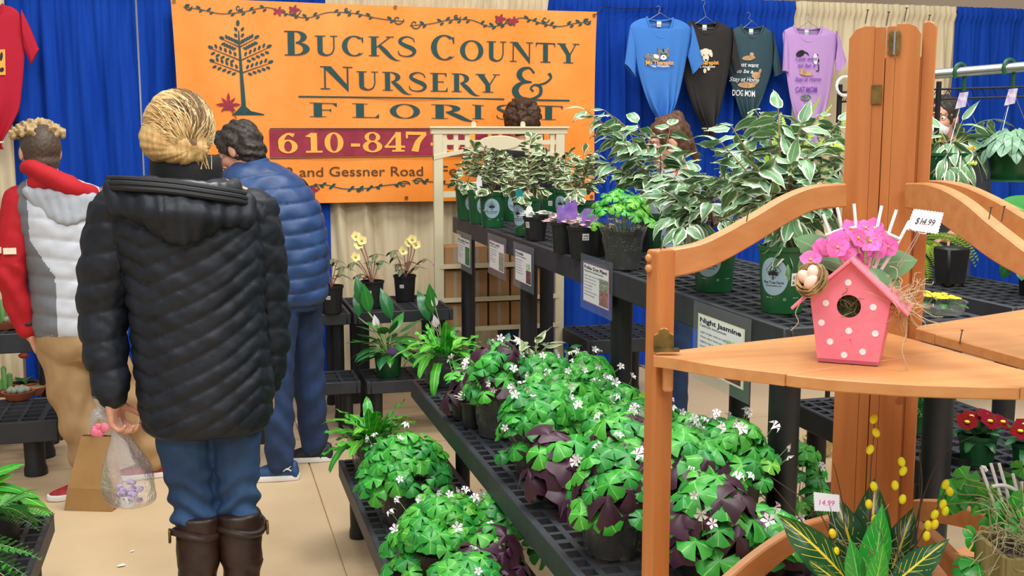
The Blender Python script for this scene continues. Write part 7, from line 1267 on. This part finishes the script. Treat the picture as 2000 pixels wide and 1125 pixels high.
# violet: leaves, flowers
d_ = 1.83; LV['violet'] = [leafmesh('leaf', 'leaf_violet', .06, .055, 'heart', 8, fold=.08, droop=.25+.2*k, back=.15) for k in range(3)]; vroot = Vector(b)+Mb @ Vector((.015, .05, .13)); RG, UP_, FW = Vector(RGT), Vector(UPV), Vector(FWD)
def putw(me, nm, p, d, up, s): o = put(me, nm, BH, p, d, up, s); M = W[BH].inverted() @ (Matrix.Translation(W[BH].translation) @ o.matrix_basis); o.matrix_basis = M; return o
for (x0, y0), (x1, y1), dd, s, tilt in (((1625, 505), (1565, 462), 1.80, 1.05, (.2, .3)), ((1650, 520), (1600, 490), 1.765, 1.0, (0, .9)), ((1640, 545), (1612, 508), 1.77, .75, (.3, .6)), ((1700, 520), (1790, 500), 1.80, 1.1, (0, .5)), ((1715, 530), (1770, 545), 1.78, 1.0, (0, .8)), ((1705, 530), (1745, 576), 1.775, 1.0, (.2, 1)), ((1600, 500), (1565, 520), 1.82, .9, (.0, .4)), ((1690, 505), (1660, 480), 1.84, 1.0, (0, .6)), ((1700, 500), (1745, 470), 1.86, 1.0, (0, .5)), ((1670, 520), (1690, 560), 1.77, .6, (0, .9))):
    dd = max(dd+.055, 1.845) if y1 < 565 else dd+.02; p, q = atd(x0, y0, dd+.01), atd(x1, y1, dd-.012); putw(rng.choice(LV['violet']), 'leaf', p, q-p, UP_*tilt[1]*.9-FW*.8+RG*tilt[0], (q-p).length/.058)
LV['vpet'] = [leafmesh('petal', 'petal_pink', .0165, .0185, 'round', 4, fold=-.08, droop=.1, wave=.05)]
for px, py, dd in ((1660, 447, 1.80), (1690, 446, 1.79), (1716, 462, 1.79), (1640, 470, 1.78), (1619, 482, 1.79), (1675, 465, 1.77), (1700, 472, 1.77), (1734, 482, 1.80), (1652, 488, 1.77), (1605, 486, 1.80), (1672, 452, 1.81), (1707, 445, 1.81), (1728, 468, 1.81), (1637, 483, 1.76), (1660, 470, 1.79), (1690, 482, 1.78), (1712, 487, 1.79), (1583, 508, 1.79), (1679, 512, 1.79)):
    dd += .035; p = atd(px, py, dd); f = (-FW+UP_*rng.uniform(.1, .7)+RG*rng.uniform(-.6, .6)).normalized(); a_ = f.cross(UP_).normalized(); b_ = a_.cross(f); sz = rng.uniform(.95, 1.2)
    for j in range(5): putw(LV['vpet'][0], 'petal', p, a_*math.cos(j*1.257+.3)+b_*math.sin(j*1.257+.3)+f*.15, f, sz*rng.uniform(.9, 1.1))
    G().sphere(p+f*.002, .0022, 8, 5).build('stamens', 'petal_gold_bright', BH, world=True, smooth=True)
g = G(); [g.tube(cat([vroot, vroot.lerp(atd(px, py, 1.8), .6), atd(px, py, 1.8)], 3), .0016, 5) for px, py in ((1660, 460), (1695, 460), (1640, 480), (1690, 490), (1720, 480), (1679, 512))]; g.build('flower_stalks', 'stem_green', BH, world=True, kind='stuff')
# white twig trellis behind the violet
g = []
for (x0, y0), (x1, y1) in (((1655, 535), (1607, 418)), ((1668, 535), (1635, 405)), ((1680, 535), (1668, 398)), ((1692, 535), (1722, 402)), ((1704, 535), (1751, 410)), ((1716, 535), (1776, 432))): G().tube([atd(x0, y0, 1.84), atd((x0+x1)/2+(x1-1680)*.03, (y0+y1)/2, 1.84), atd(x1, y1, 1.84)], .0027, 8).build('trellis_rod', 'plastic_white', BH, world=True, smooth=True)
G().tube(cat([atd(x, y, 1.838) for x, y in ((1612, 460), (1640, 450), (1672, 445), (1710, 448), (1757, 467))], 4), .0030, 8).build('trellis_arc', 'plastic_white', BH, world=True, smooth=True)
def card(par, TL, TR, BR, BL, d, text, ink, shear):
    c = [atd(*p, d) for p in (TL, TR, BR, BL)]; f = lambda u, v, o=0: (c[3]*(1-u)+c[2]*u)*(1-v)+(c[0]*(1-u)+c[1]*u)*v-FW*o; P = []; k = 10; m = 7
    for i in range(k): P += [(i/k, 0), ((i+.5)/k, .035)]
    for i in range(m): P += [(1, i/m), (.972, (i+.5)/m)]
    for i in range(k): P += [(1-i/k, 1), (1-(i+.5)/k, .965)]
    for i in range(m): P += [(0, 1-i/m), (.028, 1-(i+.5)/m)]
    cd = G().prism(P, lambda u, v, t: tuple(f(u, v, t)), 0, .0008).build('price_card', 'card', par, world=True); g = G(); v, fc, tw = textmesh(text, 0 if 1 else 0, shear); g.add([tuple(f(.2+.6*x/tw, .34+.3*y/.73, .0012)) for x, y in v], fc); g.build('handwriting', ink, cd, world=True); return cd
card(BH, (1784, 407), (1844, 415), (1832, 458), (1768, 449), 1.74, '$14.99', 'print_black', .2)
G().tube([atd(1757, 522, 1.78), atd(1780, 486, 1.76), atd(1797, 455, 1.745), atd(1803, 430, 1.737)], .0009, 5).tube([atd(1752, 520, 1.78), atd(1775, 484, 1.76), atd(1793, 455, 1.745), atd(1776, 447, 1.737)], .0009, 5).build('wire_pick', 'steel', BH, world=True)
G().tube([atd(1793, 455, 1.735), atd(1808, 457, 1.735), atd(1812, 452, 1.735)], .0009, 5).build('wire_pick', 'steel', BH, world=True)

# ---------------------------------------------------------------- croton with catkin twigs on the lower shelf
cp = Vector((1.055, 1.545, SZ2+.0015)); CR = thing('potted_croton', 'croton with yellow veined leaves and catkin twigs on the lowest orange shelf', 'plant', cp); pot(CR, .085, .068, .14, 'pot_green'); croot = cp+Vector((0, 0, .13))
LV['croton'] = [leafmesh('leaf', 'leaf_croton', .2, .08, 'lance', 10, fold=.3, droop=.2+.12*k, wave=.03) for k in range(3)]; LV['crotonb'] = [leafmesh('leaf', 'leaf_croton_bright', .17, .062, 'lance', 9, fold=.3, droop=.15+.1*k) for k in range(2)]
for (x0, y0), (x1, y1), kind, dd, tl in (((1660, 1140), (1548, 1000), 'croton', 1.76, .9), ((1680, 1140), (1648, 972), 'croton', 1.84, .15), ((1690, 1130), (1722, 945), 'croton', 1.86, .1), ((1735, 1150), (1845, 1050), 'croton', 1.72, 1.0), ((1700, 1150), (1733, 998), 'crotonb', 1.76, .25), ((1680, 1160), (1668, 1060), 'crotonb', 1.70, .3), ((1705, 1165), (1728, 1070), 'crotonb', 1.68, .4), ((1650, 1150), (1590, 1090), 'croton', 1.70, .9), ((1730, 1140), (1790, 1000), 'croton', 1.88, .3)):
    p, q = atd(x0, y0, dd+.02), atd(x1, y1, dd-.01); put(rng.choice(LV[kind]), 'leaf', CR, p, q-p, UP_*tl-FW*1.0+RG*rng.uniform(-.15, .15), (q-p).length/(.195 if kind == 'croton' else .165))
g = G(); [g.tube([tuple(croot-cp), tuple(atd(x, y, 1.78)-cp)], .003, 6) for x, y in ((1660, 1130), (1680, 1140), (1695, 1130), (1735, 1140), (1705, 1150))]; g.build('stem', 'stem_brown', CR)
TW = [([(1690, 1150), (1697, 1050), (1700, 930), (1706, 860), (1708, 815)], [(1707, 818), (1711, 845), (1700, 878)]), ([(1745, 1150), (1756, 1020), (1760, 940), (1763, 890)], [(1761, 902), (1762, 920), (1750, 948), (1763, 975)]), ([(1690, 1150), (1696, 1080), (1702, 990), (1707, 940)], [(1707, 950), (1697, 985), (1708, 1015), (1694, 1050)]), ([(1640, 1150), (1634, 1100), (1626, 1040)], [(1627, 1042), (1632, 1078), (1630, 1106)]), ([(1770, 1100), (1800, 1045), (1835, 985), (1850, 940)], [(1848, 946), (1855, 960), (1842, 985), (1845, 998), (1824, 1005), (1827, 1024), (1812, 1026), (1808, 1047)]),
      ([(1765, 1100), (1800, 980), (1830, 905), (1860, 872), (1902, 852)], []), ([(1775, 1100), (1800, 960), (1795, 880), (1798, 858)], []), ([(1660, 1130), (1600, 1000), (1540, 955), (1503, 930)], []), ([(1650, 1130), (1560, 1010), (1505, 945)], []), ([(1665, 1130), (1620, 1010), (1598, 920)], []), ([(1660, 1110), (1645, 980), (1628, 905)], [])]
for path, cats in TW:
    g = G(); dd = 1.80 if len(cats) else 1.84; P = [tuple(croot)]+[tuple(atd(x, y, dd-.02*(i == 0))) for i, (x, y) in enumerate(path)]; c_ = cat(P, 5); g.tube(c_, [.0016-.001*i/len(c_) for i in range(len(c_))], 5); g.build('twig', 'twig', CR, world=True)
    for x, y in cats: G().sphere(atd(x+rng.uniform(-2, 2), y, dd-.004), (.0062, .0055, .0085), 10, 7, rot=Matrix.Rotation(rng.uniform(-.6, .6), 3, 'Y')).build('catkin', 'catkin_yellow', CR, world=True, smooth=True)
card(CR, (1588, 960), (1640, 966), (1640, 1000), (1590, 998), 1.83, '14.99', 'ink_pink', .2); G().tube([atd(1620, 985, 1.83), atd(1640, 1060, 1.82), croot], .0009, 5).build('wire_pick', 'steel', CR, world=True)
strands(G(), (-.03, -.05, .17), (.05, .02, .02), 40, .1, .0007).build('moss_strands', 'moss', CR, kind='stuff')
# ---- wooden planter with white trellis at the right edge
pm('old_wood', '#6f6238', .85, col2='#8a7c4e', scale=6, stretch=(8, 8, .8), bump=.3)
q = atd(2003, 1100, 1.69); WP = thing('wooden_planter', 'weathered wooden planter with moss, clover and a white trellis at the right edge', 'plant', (q.x, q.y, SZ2+.0015), -YAW); h_ = atd(1950, 1040, 1.74).z-SZ2
for s_, nm in (((0, -.055), 'front_board'), ((0, .055), 'back_board')): G().prism([(-.045, 0), (.045, 0), (.055, h_), (-.055, h_)], lambda x, z, t: (x, s_[1]+t, z), -.004, .004).build(nm, 'old_wood', WP, bevel=.0015)
for s_ in (-1, 1): G().box((s_*.05, 0, h_/2), (.008, .105, h_), Matrix.Rotation(s_*.03, 3, 'Y')).build('side_board', 'old_wood', WP, bevel=.0015)
G().lathe([(.001, h_-.01), (.05, h_-.012)], 16).build('soil', 'soil', WP); strands(G(), (0, -.03, h_+.012), (.055, .04, .02), 110, .09, .0008).build('moss_strands', 'moss', WP, kind='stuff')
for (x0, y0), (x1, y1) in (((1965, 1050), (1916, 912)), ((1980, 1055), (1935, 905)), ((1994, 1055), (1951, 905)), ((2010, 1055), (1978, 925)), ((1990, 1060), (1996, 940)), ((1972, 1045), (2020, 930))): G().tube([atd(x0, y0, 1.78), atd(x1, y1, 1.78)], .0025, 8).build('trellis_rod', 'plastic_white', WP, world=True, smooth=True)
for P in ([(1937, 950), (1960, 948), (1985, 958), (2030, 990)], [(1948, 980), (1970, 988), (2000, 1008), (2040, 1030)]): G().tube(cat([atd(x, y, 1.776) for x, y in P], 4), .003, 8).build('trellis_arc', 'plastic_white', WP, world=True, smooth=True)
G().tube([atd(1916, 912, 1.78), atd(1923, 913, 1.78), atd(1927, 920, 1.78)], .003, 8).build('trellis_rod', 'plastic_white', WP, world=True)
rt_ = Vector((q.x, q.y, SZ2+h_)); g = G()
for px, py, dd in ((1990, 1000, 1.72), (1975, 1010, 1.74), (2000, 980, 1.75), (1940, 985, 1.8), (1925, 965, 1.82), (1990, 1030, 1.7), (1960, 1025, 1.8), (1995, 960, 1.8), (1930, 1000, 1.8), (1905, 1050, 1.74), (1893, 1108, 1.72), (1985, 935, 1.82), (1910, 1100, 1.72), (1998, 915, 1.85), (1880, 945, 1.84), (1870, 965, 1.84), (1888, 935, 1.84), (1850, 985, 1.84), (1895, 980, 1.83)):
    p = atd(px, py, dd); W_ = W[WP]; o = put(rng.choice(LV['clover']), 'leaf', WP, p, rv(1), -FW+UP_*.8+rv(.3), rng.uniform(.6, .9)); o.matrix_basis = W_.inverted() @ (Matrix.Translation(W_.translation) @ o.matrix_basis); g.tube(cat([rt_, rt_.lerp(p, .5)+Vector((0, 0, .03)), p], 4), .0011, 4, cap=False)
g.build('stalks', 'stem_green', WP, world=True, kind='stuff')
# ---------------------------------------------------------------- scraps on the floor
for px, py, s_, lab in ((238, 1106, .011, 'white paper scrap on the concrete near the boots'), (258, 1078, .006, 'tiny paler scrap on the concrete beside the boots')):
    q = atz(px, py, 0); o = G().prism([(-s_*1.5, -s_), (s_*.4, -s_*1.2), (s_*1.5, s_*.2), (s_*.2, s_), (-s_*1.2, s_*.6)], lambda x, y, z: (x, y, z+.003*math.sin(x*200)), .0, .0012).build('paper_scrap', 'print_white'); o.matrix_basis = Matrix.Translation((q.x, q.y, .0035)); tag(o, lab, 'paper')
